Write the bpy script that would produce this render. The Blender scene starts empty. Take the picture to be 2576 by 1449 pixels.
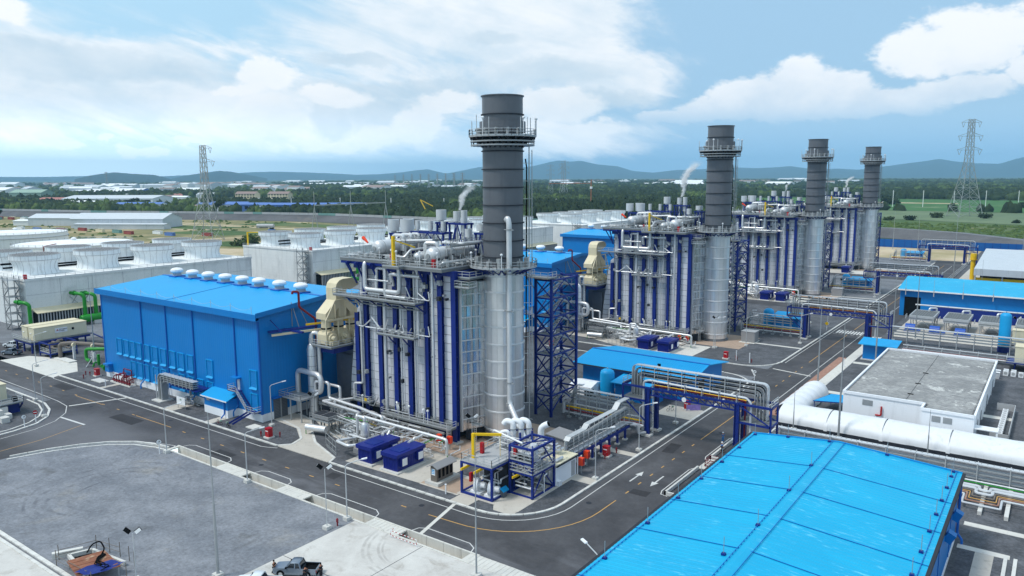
import bpy, math, random
import numpy as np
from mathutils import Vector, Matrix
random.seed(7); rng = np.random.default_rng(7)
sc = bpy.context.scene
COL = sc.collection
rad = math.radians

# ------------------------------------------------------------------ camera
cam = bpy.data.cameras.new('camera'); camo = bpy.data.objects.new('camera', cam); COL.objects.link(camo)
cam.sensor_width = 36.0; cam.lens = 26.757; cam.clip_start = .5; cam.clip_end = 90000
CAMP = Vector((79.3153, -106.2935, 46.4963)); YAW, PIT, ROLL = .6298, -.1456, -.0043
_f = Vector((-math.sin(YAW)*math.cos(PIT), math.cos(YAW)*math.cos(PIT), math.sin(PIT)))
_r = Vector((math.cos(YAW), math.sin(YAW), 0)); _u = _r.cross(_f)
_r2 = math.cos(ROLL)*_r + math.sin(ROLL)*_u; _u2 = -math.sin(ROLL)*_r + math.cos(ROLL)*_u
camo.matrix_world = Matrix(((_r2.x, _u2.x, -_f.x, CAMP.x), (_r2.y, _u2.y, -_f.y, CAMP.y), (_r2.z, _u2.z, -_f.z, CAMP.z), (0, 0, 0, 1)))
sc.camera = camo
sc.view_settings.view_transform = 'Standard'; sc.view_settings.look = 'None'
sc.view_settings.exposure = 0.4; sc.view_settings.gamma = 1
sc.cycles.use_denoising = True
sc.cycles.max_bounces = 6; sc.cycles.diffuse_bounces = 3; sc.cycles.glossy_bounces = 3; sc.cycles.transmission_bounces = 3; sc.cycles.volume_bounces = 3
sc.cycles.caustics_reflective = False; sc.cycles.caustics_refractive = False

# ------------------------------------------------------------------ node mini language
class S:
    def __init__(s, nt, sock): s.nt = nt; s.k = sock
    def _m(s, op, *a):
        n = s.nt.nodes.new('ShaderNodeMath'); n.operation = op
        for i, v in enumerate((s,)+a):
            if isinstance(v, S): s.nt.links.new(v.k, n.inputs[i])
            else: n.inputs[i].default_value = v
        return S(s.nt, n.outputs[0])
    def __add__(s, o): return s._m('ADD', o)
    def __radd__(s, o): return s._m('ADD', o)
    def __sub__(s, o): return s._m('SUBTRACT', o)
    def __rsub__(s, o): return (s*-1) + o
    def __mul__(s, o): return s._m('MULTIPLY', o)
    def __rmul__(s, o): return s._m('MULTIPLY', o)
    def __truediv__(s, o): return s._m('DIVIDE', o)
    def sqrt(s): return s._m('SQRT')
    def sin(s): return s._m('SINE')
    def abs(s): return s._m('ABSOLUTE')
    def max(s, o): return s._m('MAXIMUM', o)
    def min(s, o): return s._m('MINIMUM', o)
    def atan2(s, o): return s._m('ARCTAN2', o)
    def asin(s): return s._m('ARCSINE')
    def pow(s, o): return s._m('POWER', o)
    def clamp(s): return s.max(0.0).min(1.0)
    def ss(s, a, b):
        n = s.nt.nodes.new('ShaderNodeMapRange'); n.interpolation_type = 'SMOOTHSTEP'
        s.nt.links.new(s.k, n.inputs[0]); n.inputs[1].default_value = a; n.inputs[2].default_value = b
        return S(s.nt, n.outputs[0])
def comb(nt, x, y, z):
    n = nt.nodes.new('ShaderNodeCombineXYZ')
    for i, v in enumerate((x, y, z)):
        if isinstance(v, S): nt.links.new(v.k, n.inputs[i])
        else: n.inputs[i].default_value = v
    return S(nt, n.outputs[0])
def sep(v):
    n = v.nt.nodes.new('ShaderNodeSeparateXYZ'); v.nt.links.new(v.k, n.inputs[0]); return [S(v.nt, o) for o in n.outputs]
def noise(vec, scale, detail=4, rough=.55, dist=0):
    n = vec.nt.nodes.new('ShaderNodeTexNoise'); vec.nt.links.new(vec.k, n.inputs['Vector'])
    n.inputs['Scale'].default_value = scale; n.inputs['Detail'].default_value = detail; n.inputs['Roughness'].default_value = rough; n.inputs['Distortion'].default_value = dist
    return S(vec.nt, n.outputs[0])
def voro(vec, scale, feat='F1'):
    n = vec.nt.nodes.new('ShaderNodeTexVoronoi'); n.feature = feat; vec.nt.links.new(vec.k, n.inputs['Vector']); n.inputs['Scale'].default_value = scale
    return S(vec.nt, n.outputs[0]), S(vec.nt, n.outputs[1])
def mix(nt, f, a, b):
    n = nt.nodes.new('ShaderNodeMix'); n.data_type = 'RGBA'
    for i, v in ((0, f), (6, a), (7, b)):
        if isinstance(v, S): nt.links.new(v.k, n.inputs[i])
        elif i == 0: n.inputs[i].default_value = v
        else: n.inputs[i].default_value = (*v, 1)
    return S(nt, n.outputs[2])
def lin(*c): return tuple(((v/255)/12.92 if v < 11 else ((v/255+.055)/1.055)**2.4) for v in c)

# ------------------------------------------------------------------ world: sky texture + cloud layers
wd = bpy.data.worlds.new('World'); sc.world = wd; wd.use_nodes = True
nt = wd.node_tree; nt.nodes.clear()
SUN_EL, SUN_AZ = rad(58), math.atan2(-.80, -.60)       # direction towards the sun (x, y) = (-.60, -.80)
sky = nt.nodes.new('ShaderNodeTexSky'); sky.sky_type = 'NISHITA'; sky.sun_disc = False
sky.sun_elevation = SUN_EL; sky.sun_rotation = math.pi/2 - SUN_AZ
sky.altitude = 50; sky.air_density = 1.0; sky.dust_density = 1.6; sky.ozone_density = 1.4
tc = nt.nodes.new('ShaderNodeTexCoord'); D3 = S(nt, tc.outputs['Generated'])
dx, dy, dz = sep(D3)
az0 = (dx*math.cos(YAW) + dy*math.sin(YAW)).atan2(dx*-math.sin(YAW) + dy*math.cos(YAW))   # bearing, 0 = down the view
el0 = dz.asin()
v0 = comb(nt, az0, el0*1.6, 0.0); v1 = comb(nt, az0+5.0, el0*1.6+3.0, 1.0)
n_big = noise(v0, 3.0, 6, .6, .3); n_mid = noise(v0, 9, 7, .6, .2); n_fine = noise(v1, 26, 6, .62, .1); n_str = noise(comb(nt, az0*2.2, el0*9.0+az0*2.2, 2.0), 2.2, 9, .66, .6)
az = az0 + (noise(v0, 9, 8, .66)-.5)*.085 + (noise(v1, 40, 4, .6)-.5)*.018
el = el0 + (noise(v1, 9, 8, .66)-.5)*.05 + (noise(v0, 40, 4, .6)-.5)*.012
def px(x, y): return math.atan((x-1288)/1914.6), math.atan((443.7-y)/1914.6)
def blob(x, y, w, h):
    a, e = px(x, y); w /= 1914.6; h /= 1914.6
    return 1.0 - (((az-a)/w)*((az-a)/w) + ((el-e)/h)*((el-e)/h)).sqrt()
def union(bs):
    r = bs[0]
    for b in bs[1:]: r = r.max(b)
    return r
def blobs(t): return union([blob(*b) for b in t])
outside = (az0.abs().ss(.72, 1.0)).max(el0.ss(.3, .5))            # beyond the frame the same broken cover goes on
ov = noise(comb(nt, dx/(dz.abs()+.12), dy/(dz.abs()+.12), 0.0), .9, 6, .58).ss(.38, .66)
# cumulus bank on the right
cu = blobs(((1780, 290, 100, 34), (1870, 262, 80, 58), (1985, 240, 90, 62), (2070, 258, 100, 50), (2190, 275, 150, 36), (2270, 178, 90, 52), (2380, 150, 110, 66), (2470, 150, 80, 60), (2420, 200, 110, 40), (2380, 265, 130, 34), (2590, 235, 70, 40), (1690, 304, 110, 22), (2000, 295, 320, 30), (2760, 210, 150, 60), (2950, 260, 190, 50)))
cu_d = (cu + (n_fine-.5)*.9).ss(-.08, .3)*(el0.ss(px(0, 350)[1], px(0, 275)[1]))*(1.0-outside)
# small cumulus over the left horizon and the towering ones in the middle
cl = blobs(((155, 352, 30, 13), (195, 373, 46, 13), (293, 356, 26, 12), (340, 388, 28, 20), (505, 367, 48, 10), (400, 390, 42, 13), (700, 205, 90, 36), (640, 235, 70, 14), (690, 285, 80, 50), (660, 320, 110, 36), (790, 365, 56, 18), (880, 372, 50, 15), (960, 350, 66, 34), (1060, 320, 80, 70), (860, 255, 90, 34), (1120, 255, 100, 36), (1400, 275, 130, 46), (1480, 330, 110, 26), (30, 95, 80, 34), (-300, 300, 90, 30)))
cl_d = (cl + (n_fine-.5)*.6 + (n_mid-.5)*.3).ss(.02, .34)*(1.0-outside)
# broad bright veil
veil = blobs(((1250, 100, 400, 240), (1080, 90, 420, 150), (560, 290, 700, 110), (250, 185, 430, 60), (160, 280, 420, 120), (1430, 90, 210, 190), (1530, 205, 190, 90), (1400, 350, 300, 60), (-500, 200, 500, 200)))
veil_d = (veil*1.4 + (n_big-.5)*1.3 + (n_str-.5)*2.2).ss(-.15, .75)*(1.0-outside) + ov*outside
gs = blobs(((1390, 195, 190, 44), (900, 168, 120, 18), (960, 235, 200, 26), (1250, 118, 90, 18), (1110, 222, 200, 24), (840, 310, 70, 52), (1000, 300, 150, 70), (330, 205, 330, 40), (120, 175, 230, 34), (1150, 362, 280, 34), (1500, 260, 180, 30)))
grey = (gs*1.2 + (n_fine-.5)*.7 + (n_mid-.5)*1.3).ss(-.05, .6)*(1.0-outside)
leftness = az0.ss(.2, -.5)
sk = nt.nodes.new('ShaderNodeVectorMath'); sk.operation = 'SCALE'; nt.links.new(sky.outputs[0], sk.inputs[0]); sk.inputs['Scale'].default_value = .11
blue = mix(nt, leftness, lin(162, 200, 229), lin(180, 220, 244))
blue = mix(nt, el0.ss(.075, .02), blue, mix(nt, leftness, lin(138, 182, 218), lin(210, 233, 242)))
c0 = mix(nt, .9, S(nt, sk.outputs[0]), blue)
c1 = mix(nt, veil_d*.86, c0, mix(nt, (n_mid*.5+n_str*.5).ss(.34, .62), lin(214, 228, 238), lin(250, 251, 252)))
c1 = mix(nt, grey*.7, c1, mix(nt, n_mid.ss(.3, .7), lin(190, 211, 226), lin(212, 226, 236)))
shade = (n_mid*.55 + n_fine*.25 + (el-px(0, 330)[1])*5.0).ss(.2, .85)
c2 = mix(nt, cl_d*.85, c1, mix(nt, shade, lin(224, 234, 241), lin(253, 253, 253)))
c3 = mix(nt, cu_d*.96, c2, mix(nt, shade, lin(190, 212, 231), lin(248, 250, 252)))
c4 = nt.nodes.new('ShaderNodeVectorMath'); c4.operation = 'SCALE'; nt.links.new(c3.k, c4.inputs[0]); nt.links.new(((el0.ss(.10, .0)*(leftness*.62+.25))+.86).k, c4.inputs['Scale'])
c3 = S(nt, c4.outputs[0])
bg = nt.nodes.new('ShaderNodeBackground'); nt.links.new(c3.k, bg.inputs[0]); bg.inputs[1].default_value = 1.0
wo = nt.nodes.new('ShaderNodeOutputWorld'); nt.links.new(bg.outputs[0], wo.inputs[0])
wd.cycles.sampling_method = 'MANUAL'; wd.cycles.sample_map_resolution = 512

# ------------------------------------------------------------------ sun behind thin cloud
sl = bpy.data.lights.new('sun', 'SUN'); sl.energy = 1.9; sl.angle = rad(12); sl.color = (1, .97, .92)
so = bpy.data.objects.new('sun', sl); COL.objects.link(so)
_sd = Vector((math.cos(SUN_AZ)*math.cos(SUN_EL), math.sin(SUN_AZ)*math.cos(SUN_EL), math.sin(SUN_EL)))
so.rotation_euler = _sd.to_track_quat('Z', 'Y').to_euler(); so.location = (0, 0, 300)

# ------------------------------------------------------------------ materials
MATS = {}
def newmat(name):
    m = bpy.data.materials.new(name); m.use_nodes = True; nt = m.node_tree; b = nt.nodes['Principled BSDF']
    MATS[name] = m; return m, nt, b
def coords(nt, kind='Object'):
    if kind == 'World':
        g = nt.nodes.new('ShaderNodeNewGeometry'); return S(nt, g.outputs['Position'])
    t = nt.nodes.new('ShaderNodeTexCoord'); return S(nt, t.outputs[kind])
def setbump(nt, b, h, strength, dist=.05):
    n = nt.nodes.new('ShaderNodeBump'); n.inputs['Strength'].default_value = strength; n.inputs['Distance'].default_value = dist
    nt.links.new(h.k, n.inputs['Height']); nt.links.new(n.outputs[0], b.inputs['Normal'])
def mat(name, rgb, rough=.55, metal=0.0, var=.12, scale=.6, fine=0.0, fscale=20, bump=0, bscale=10, ribs=0, rnd=0.0, dirt=None, dirt_amt=.5, spec=.4):
    m, nt, b = newmat(name); c = lin(*rgb); P = coords(nt, 'World' if not rnd else 'Object')
    n = noise(P, scale, 5, .6)
    f = (n-.5)*2.6*var + 1.0
    if fine: f = f + (noise(P, fscale, 3, .6)-.5)*2.0*fine
    if rnd:
        oi = nt.nodes.new('ShaderNodeObjectInfo'); f = f + (S(nt, oi.outputs['Random'])-.5)*2.0*rnd
    col = mix(nt, 1.0, c, c); nt.nodes.remove(col.k.node)
    vm = nt.nodes.new('ShaderNodeVectorMath'); vm.operation = 'SCALE'; vm.inputs[0].default_value = c; nt.links.new(f.k, vm.inputs['Scale']); col = S(nt, vm.outputs[0])
    if dirt:
        px_, py_, pz_ = sep(P)
        d = noise(comb(nt, px_*1.0, py_*1.0, pz_*.12), .9, 6, .65).ss(.5, .78)*dirt_amt
        col = mix(nt, d, col, lin(*dirt))
    nt.links.new(col.k, b.inputs['Base Color']); b.inputs['Roughness'].default_value = rough; b.inputs['Metallic'].default_value = metal
    b.inputs['Specular IOR Level'].default_value = spec
    if ribs:
        x, y, z = sep(P); h = ((x+y)*ribs).sin().ss(-.2, .9)
        setbump(nt, b, h, .35, .04)
    elif bump: setbump(nt, b, noise(P, bscale, 4, .6), bump)
    return m
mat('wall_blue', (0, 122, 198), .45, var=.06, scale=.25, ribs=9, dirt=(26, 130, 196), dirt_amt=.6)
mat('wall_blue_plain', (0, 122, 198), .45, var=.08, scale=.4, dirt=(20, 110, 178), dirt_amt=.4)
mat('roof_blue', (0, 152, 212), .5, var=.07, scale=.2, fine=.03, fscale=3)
mat('trim_blue', (0, 96, 180), .45, var=.06)
mat('louvre_blue', (20, 138, 206), .5, var=.1)
mat('navy', (6, 38, 122), .5, var=.16, scale=.8, dirt=(20, 40, 100), dirt_amt=.4)
mat('navy_bright', (14, 32, 120), .4, var=.1)
mat('steel', (158, 162, 164), .5, .25, var=.14, scale=1.5)
mat('steel_light', (190, 194, 196), .45, .25, var=.12, scale=1.2)
mat('grating', (118, 122, 124), .8, .2, var=.15, scale=3)
mat('deck_grey', (172, 174, 176), .7, .1, var=.1)
mat('alu', (222, 223, 225), .33, .72, var=.1, scale=1.0, rnd=.12)
mat('alu_shiny', (214, 217, 221), .2, .92, var=.06, scale=1.0, rnd=.1)
mat('alu_pipe', (220, 221, 222), .4, .5, var=.12, scale=1.2)
mat('alu_white', (212, 214, 216), .42, .35, var=.08)
mat('stack_dark', (104, 107, 113), .42, .25, var=.10, scale=.35, fine=.03, fscale=1.2, dirt=(84, 88, 94), dirt_amt=.6)
mat('panel', (214, 216, 223), .55, .05, var=.04, rnd=.04)
mat('gap_dark', (40, 44, 52), .8)
mat('cream', (214, 203, 172), .5, var=.08, dirt=(190, 176, 138), dirt_amt=.5)
mat('cream_rib', (218, 211, 184), .5, var=.06, ribs=14, dirt=(196, 186, 152), dirt_amt=.4)
mat('green', (28, 138, 36), .4, var=.14)
mat('red', (172, 16, 28), .4, var=.1)
mat('dark_red', (122, 22, 34), .45, var=.15)
mat('crane_paint', (160, 104, 76), .6)
mat('orange', (232, 70, 30), .45, var=.08)
mat('yellow', (232, 190, 20), .45, var=.08)
mat('white', (232, 234, 236), .5, var=.04, dirt=(190, 192, 192), dirt_amt=.4)
mat('white_wall', (236, 239, 243), .6, var=.03, scale=.3, dirt=(208, 212, 216), dirt_amt=.45)
mat('white_fabric', (222, 225, 228), .5, var=.04, scale=.6, bump=.5, bscale=1.1, dirt=(186, 190, 194), dirt_amt=.6)
mat('fan_white', (228, 234, 236), .5, var=.06, dirt=(150, 156, 156), dirt_amt=.6)
mat('tank_white', (238, 240, 240), .5, var=.03, dirt=(206, 206, 202), dirt_amt=.5)
mat('kerb', (206, 205, 200), .8, var=.1, scale=1.5, rnd=.08, dirt=(150, 148, 142), dirt_amt=.5)
mat('paint_white', (204, 204, 201), .7, var=.1, scale=3, dirt=(150, 150, 150), dirt_amt=.5)
mat('paint_yellow', (190, 148, 84), .7, var=.16, scale=3)
mat('concrete', (190, 184, 174), .85, var=.12, scale=.45, fine=.06, fscale=3, dirt=(140, 134, 124), dirt_amt=.6)
mat('concrete_pale', (205, 203, 196), .85, var=.09, scale=.35, fine=.04, fscale=3, dirt=(160, 156, 148), dirt_amt=.6)
mat('concrete_brown', (172, 150, 132), .85, var=.12, scale=.5, fine=.05, fscale=3, dirt=(120, 100, 84), dirt_amt=.6)
mat('grey_box', (142, 142, 144), .5, var=.06)
mat('grey_duct', (128, 132, 138), .4, .6, var=.16, scale=.8)
mat('brown_hut', (112, 104, 96), .6, var=.1)
mat('black', (18, 18, 20), .9, var=.1, spec=.05)
mat('glass', (30, 36, 44), .08, var=.05, spec=.6)
mat('rust', (132, 84, 62), .85, var=.35, scale=1.3, rnd=.25, dirt=(206, 190, 160), dirt_amt=.9)
mat('blue_plastic', (30, 80, 170), .35, var=.12)
mat('roof_grey', (200, 206, 211), .5, .2, var=.08, scale=.2, dirt=(150, 156, 160), dirt_amt=.5)
mat('door_grey', (92, 98, 106), .5, var=.05)
mat('skin', (160, 110, 85), .6)
mat('shirt_blue', (70, 130, 190), .8)
mat('cloth_dark', (24, 26, 34), .85)
mat('paint_car', (134, 146, 160), .28, .6, var=.04)
mat('paint_car_white', (216, 222, 226), .25, .1, var=.03)
mat('purple', (140, 120, 190), .7, var=.3, scale=2)
mat('brick', (156, 118, 102), .9, var=.2, scale=.8, fine=.15, fscale=4, dirt=(190, 176, 160), dirt_amt=.6)
mat('roof_red', (166, 108, 98), .7, var=.15)
mat('roof_bluehouse', (84, 118, 182), .6, var=.1)
mat('roof_brown', (140, 122, 116), .8, var=.12)
mat('roof_green', (140, 166, 150), .7, var=.1)
mat('far_white', (226, 230, 232), .8, var=.06)
mat('container_red', (146, 62, 54), .6, var=.15)
mat('pylon', (160, 164, 164), .5, .3, var=.1)
mat('trunk', (92, 80, 66), .9)
mat('smoke_pipe', (190, 190, 190), .5)
mat('fence_blue', (0, 86, 160), .5, var=.1, ribs=5)
mat('fence_green', (110, 150, 144), .7, var=.15)

def ground_mat(name, ca, cb, sa, speck=.0, speck_scale=4, cc=None, sc_=.03, rough=.9, bump=.3, bscale=5, thr=(.45, .7)):
    m, nt, b = newmat(name); P = coords(nt, 'World')
    n = noise(P, sa, 6, .62, .3); col = mix(nt, n.ss(.3, .7), lin(*ca), lin(*cb))
    if cc: col = mix(nt, noise(P, sc_, 7, .66, .5).ss(*thr), col, lin(*cc))
    if speck:
        v = (noise(P, speck_scale, 2, .8)-.5)*2.0*speck + (noise(P, speck_scale*.23, 3, .7)-.5)*1.2*speck + 1.0
        vm = nt.nodes.new('ShaderNodeVectorMath'); vm.operation = 'SCALE'; nt.links.new(col.k, vm.inputs[0]); nt.links.new(v.k, vm.inputs['Scale']); col = S(nt, vm.outputs[0])
    nt.links.new(col.k, b.inputs['Base Color']); b.inputs['Roughness'].default_value = rough; b.inputs['Specular IOR Level'].default_value = .25
    if bump: setbump(nt, b, noise(P, bscale, 3, .7), bump, .08)
    return m, nt, b, P, col
ground_mat('gravel', (76, 78, 82), (98, 100, 105), .2, .7, 2.4, bump=.7, bscale=2.6)
ground_mat('gravel_light', (104, 107, 112), (122, 125, 130), .1, .5, 2.4, bump=.5, bscale=2.6)
ground_mat('grass_field', (58, 84, 40), (84, 104, 56), .03, .35, .6, (128, 120, 84), .012, bump=0, thr=(.55, .75))
ground_mat('crop_field', (52, 92, 44), (66, 108, 52), .02, .3, .4, (110, 128, 90), .006, bump=0, thr=(.55, .7))
ground_mat('crop_pale', (92, 110, 82), (108, 124, 92), .02, .25, .4, bump=0)
ground_mat('dirt', (176, 158, 130), (196, 180, 152), .03, .15, .5, (150, 140, 100), .02, bump=0)
ground_mat('scrub', (104, 106, 66), (140, 130, 90), .05, .35, .3, (166, 150, 116), .02, bump=0, thr=(.46, .66))
ground_mat('slope_dark', (82, 82, 84), (100, 100, 102), .04, .25, .8, (140, 126, 110), .015, bump=0, thr=(.6, .8))
ground_mat('forest_floor', (42, 58, 34), (62, 76, 44), .02, .3, .3, (120, 112, 80), .004, bump=0, thr=(.62, .72))
# asphalt with worn paler lanes
m, nt, b, P, col = ground_mat('asphalt', (66, 66, 69), (80, 80, 83), .14, .22, 1.6, (92, 92, 95), .06, .85, .15, 12, (.46, .7))
x, y, z = sep(P)
dust = (noise(comb(nt, x*.03, y*.16, 0.0), 1.0, 6, .65, .4).ss(.5, .72)*((y+34.0).abs()*-1.0).ss(-6.0, -1.0) + (((x+66.0)*(x+66.0)*.002+(y+45.0)*(y+45.0)*.012)*-1.0).ss(-1.4, .0)*.7).clamp()
col = mix(nt, dust*.6, col, lin(122, 123, 128)); nt.links.new(col.k, b.inputs['Base Color'])
# gravel lot with sandy patches and tyre arcs
m, nt, b, P, col = ground_mat('lot', (112, 116, 123), (134, 137, 143), .14, .5, 2.0, (150, 144, 132), .07, .95, .4, 5, (.56, .78))
x, y, z = sep(P)
arc = None
for cx_, cy_, r_, w_ in ((-33, -54.4, 8.0, .4), (-33, -54.4, 9.6, .4), (-32, -54, 6.2, .3), (-33.5, -54, 11.2, .3)):
    wob = (noise(P, .12, 2)-.5)*1.6
    d = (((x-cx_)*(x-cx_) + (y-cy_)*(y-cy_)).sqrt() + wob - r_).abs(); a = 1.0 - d.ss(w_*.4, w_)
    a = a*((x-cx_)*-1.0).ss(-13.0, 3.0); arc = a if arc is None else arc.max(a)
col = mix(nt, arc*noise(P, .35, 3).ss(.42, .66)*.55, col, lin(80, 83, 90))
col = mix(nt, noise(P, .11, 5, .6, .6).ss(.6, .72)*.6, col, lin(84, 84, 82)); nt.links.new(col.k, b.inputs['Base Color'])
# concrete apron with tyre arcs
m, nt, b, P, col = ground_mat('apron', (188, 185, 180), (204, 202, 197), .25, .1, 4, (164, 158, 150), .3, .85, .1, 5, (.5, .75))
x, y, z = sep(P); arc = None
for cx_, cy_, r_, w_ in ((17.5, -38.5, 9.0, .3), (17.5, -38.5, 8.3, .25), (17.5, -38.3, 7.2, .25), (17.6, -38.5, 6.6, .2)):
    d = (((x-cx_)*(x-cx_) + (y-cy_)*(y-cy_)).sqrt() - r_).abs(); a = (1.0 - d.ss(w_*.3, w_))*((x-cx_)*-1.0).ss(-6.0, 4.0); arc = a if arc is None else arc.max(a)
col = mix(nt, arc*noise(P, .5, 3).ss(.35, .65)*.45, col, lin(140, 136, 132)); nt.links.new(col.k, b.inputs['Base Color'])
# weathered tower concrete with tie holes
m, nt, b, P, col = ground_mat('tower_concrete', (218, 221, 220), (230, 231, 229), .08, .08, 2, (198, 200, 199), .12, .85, .0, 5, (.5, .8))
x, y, z = sep(P)
hx = ((y*(2*math.pi/1.3)).sin()).ss(.95, .99); hz = ((z*(2*math.pi/1.3)).sin()).ss(.95, .99); hx2 = ((x*(2*math.pi/1.3)).sin()).ss(.95, .99)
st = noise(comb(nt, x*.6, y*.6, z*.05), .8, 5, .6).ss(.5, .75)
col = mix(nt, (hx.max(hx2))*hz*.6, col, lin(86, 88, 90)); col = mix(nt, st*.45, col, lin(168, 169, 168)); nt.links.new(col.k, b.inputs['Base Color'])
# foliage
def foliage(name, a, b2):
    m, nt, b = newmat(name); P = coords(nt, 'World')
    n = noise(P, .09, 4, .6)*.55 + noise(P, 1.1, 3, .7)*.45
    col = mix(nt, n.ss(.35, .65), lin(*a), lin(*b2)); nt.links.new(col.k, b.inputs['Base Color']); b.inputs['Roughness'].default_value = .8; b.inputs['Specular IOR Level'].default_value = .15
foliage('leaf_dark', (24, 38, 22), (50, 66, 36)); foliage('leaf_mid', (36, 52, 28), (68, 84, 44)); foliage('leaf_bright', (52, 74, 34), (90, 108, 54)); foliage('leaf_hill', (22, 36, 26), (34, 50, 34))
# roof pavers: every paver its own tone, weathered in patches
m, nt, b = newmat('paver'); P = coords(nt, 'World'); x, y, z = sep(P)
row = (y/.52)._m('FLOOR'); cx_ = (x/.52 + row*.5)._m('FLOOR')
wn = nt.nodes.new('ShaderNodeTexWhiteNoise'); wn.noise_dimensions = '2D'; nt.links.new(comb(nt, cx_, row, 0.0).k, wn.inputs['Vector']); w = S(nt, wn.outputs[0])
big = noise(P, .16, 6, .65, .6); col = mix(nt, w, lin(142, 142, 141), lin(190, 190, 188)); col = mix(nt, (big + (w-.5)*.35).ss(.36, .62)*.75, col, lin(118, 119, 120)); col = mix(nt, (noise(P, .22, 4, .6, .4)+(w-.5)*.12).ss(.62, .68)*.75, col, lin(212, 212, 208))
nt.links.new(col.k, b.inputs['Base Color']); b.inputs['Roughness'].default_value = .9
ground_mat('asphalt_patch', (50, 50, 53), (60, 60, 63), .2, .25, 2, bump=.2)
HAZE_D = 6e-5

# ------------------------------------------------------------------ mesh helpers
def V(*a): return Vector(a)
class MB:
    def __init__(s): s.v = []; s.f = []
    def add(s, vs, fs):
        o = len(s.v); s.v += [tuple(p) for p in vs]; s.f += [tuple(i+o for i in f) for f in fs]; return s
    def box(s, x0, x1, y0, y1, z0, z1):
        return s.add([(x0, y0, z0), (x1, y0, z0), (x1, y1, z0), (x0, y1, z0), (x0, y0, z1), (x1, y0, z1), (x1, y1, z1), (x0, y1, z1)],
                     [(0, 3, 2, 1), (4, 5, 6, 7), (0, 1, 5, 4), (1, 2, 6, 5), (2, 3, 7, 6), (3, 0, 4, 7)])
    def bar(s, p, q, w, h=None):
        p, q = Vector(p), Vector(q); h = h or w; d = (q-p)
        if d.length < 1e-6: return s
        d.normalize(); up = Vector((0, 0, 1)) if abs(d.z) < .95 else Vector((1, 0, 0))
        a = d.cross(up).normalized()*w/2; b = a.cross(d).normalized()*h/2
        vs = [p-a-b, p+a-b, p+a+b, p-a+b, q-a-b, q+a-b, q+a+b, q-a+b]
        return s.add(vs, [(0, 3, 2, 1), (4, 5, 6, 7), (0, 1, 5, 4), (1, 2, 6, 5), (2, 3, 7, 6), (3, 0, 4, 7)])
    def cyl(s, p, q, r, n=12, r2=None, caps=True):
        p, q = Vector(p), Vector(q); r2 = r if r2 is None else r2; d = (q-p).normalized()
        up = Vector((0, 0, 1)) if abs(d.z) < .95 else Vector((1, 0, 0)); a = d.cross(up).normalized(); b = a.cross(d)
        vs = []
        for c, rr in ((p, r), (q, r2)):
            for i in range(n):
                t = 2*math.pi*i/n; vs.append(c + (a*math.cos(t)+b*math.sin(t))*rr)
        fs = [(i, i+n, (i+1) % n+n, (i+1) % n) for i in range(n)]
        if caps: fs += [tuple(range(n)), tuple(reversed(range(n, 2*n)))]
        return s.add(vs, fs)
    def tube(s, pts, r, n=8, bend=None):
        pts = [Vector(p) for p in pts]; bend = bend or 1.8*r; path = [pts[0]]
        for i in range(1, len(pts)-1):
            a, c, b = pts[i-1], pts[i], pts[i+1]; u = (a-c); w = (b-c); L = min(bend, u.length*.49, w.length*.49); u.normalize(); w.normalize()
            if u.cross(w).length < .05: path.append(c); continue
            p0 = c+u*L; p1 = c+w*L
            for t in (0, .25, .5, .75, 1): path.append(p0*(1-t)**2 + c*2*t*(1-t) + p1*t*t)
        path.append(pts[-1])
        prev = None; vs = []
        for i, p in enumerate(path):
            d = ((path[min(i+1, len(path)-1)]-path[max(i-1, 0)])).normalized()
            if prev is None:
                up = Vector((0, 0, 1)) if abs(d.z) < .9 else Vector((1, 0, 0)); a = d.cross(up).normalized()
            else:
                a = (prev - d*prev.dot(d)).normalized()
            prev = a; b = d.cross(a)
            for k in range(n):
                t = 2*math.pi*k/n; vs.append(p + (a*math.cos(t)+b*math.sin(t))*r)
        m = len(path); fs = []
        for i in range(m-1):
            for k in range(n): fs.append((i*n+k, i*n+(k+1) % n, (i+1)*n+(k+1) % n, (i+1)*n+k))
        fs += [tuple(reversed(range(n))), tuple(range((m-1)*n, m*n))]
        return s.add(vs, fs)
    def prism(s, poly, z0, z1):
        n = len(poly); vs = [(x, y, z0) for x, y in poly]+[(x, y, z1) for x, y in poly]
        return s.add(vs, [tuple(reversed(range(n))), tuple(range(n, 2*n))]+[(i, (i+1) % n, (i+1) % n+n, i+n) for i in range(n)])
    def extr(s, prof, axis, a, b):          # 2-D profile extruded along x (prof = y, z) or y (prof = x, z)
        n = len(prof); f = (lambda t, p: (t, p[0], p[1])) if axis == 'x' else (lambda t, p: (p[0], t, p[1]))
        return s.add([f(a, p) for p in prof]+[f(b, p) for p in prof], [tuple(range(n)), tuple(reversed(range(n, 2*n)))]+[(i, i+n, (i+1) % n+n, (i+1) % n) for i in range(n)])
    def lathe(s, cx, cy, prof, n=32, caps=True, a0=0, a1=2*math.pi):
        full = abs(a1-a0-2*math.pi) < 1e-6; m = n if full else n+1; vs = []
        for r, z in prof:
            for i in range(m):
                t = a0+(a1-a0)*i/n; vs.append((cx+r*math.cos(t), cy+r*math.sin(t), z))
        fs = []
        for j in range(len(prof)-1):
            for i in range(n):
                k = (i+1) % m; fs.append((j*m+i, j*m+k, (j+1)*m+k, (j+1)*m+i))
        if caps and full:
            fs.append(tuple(reversed(range(m)))); fs.append(tuple(range((len(prof)-1)*m, len(prof)*m)))
        return s.add(vs, fs)
    def quad(s, a, b, c, d): return s.add([a, b, c, d], [(0, 1, 2, 3)])
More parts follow.
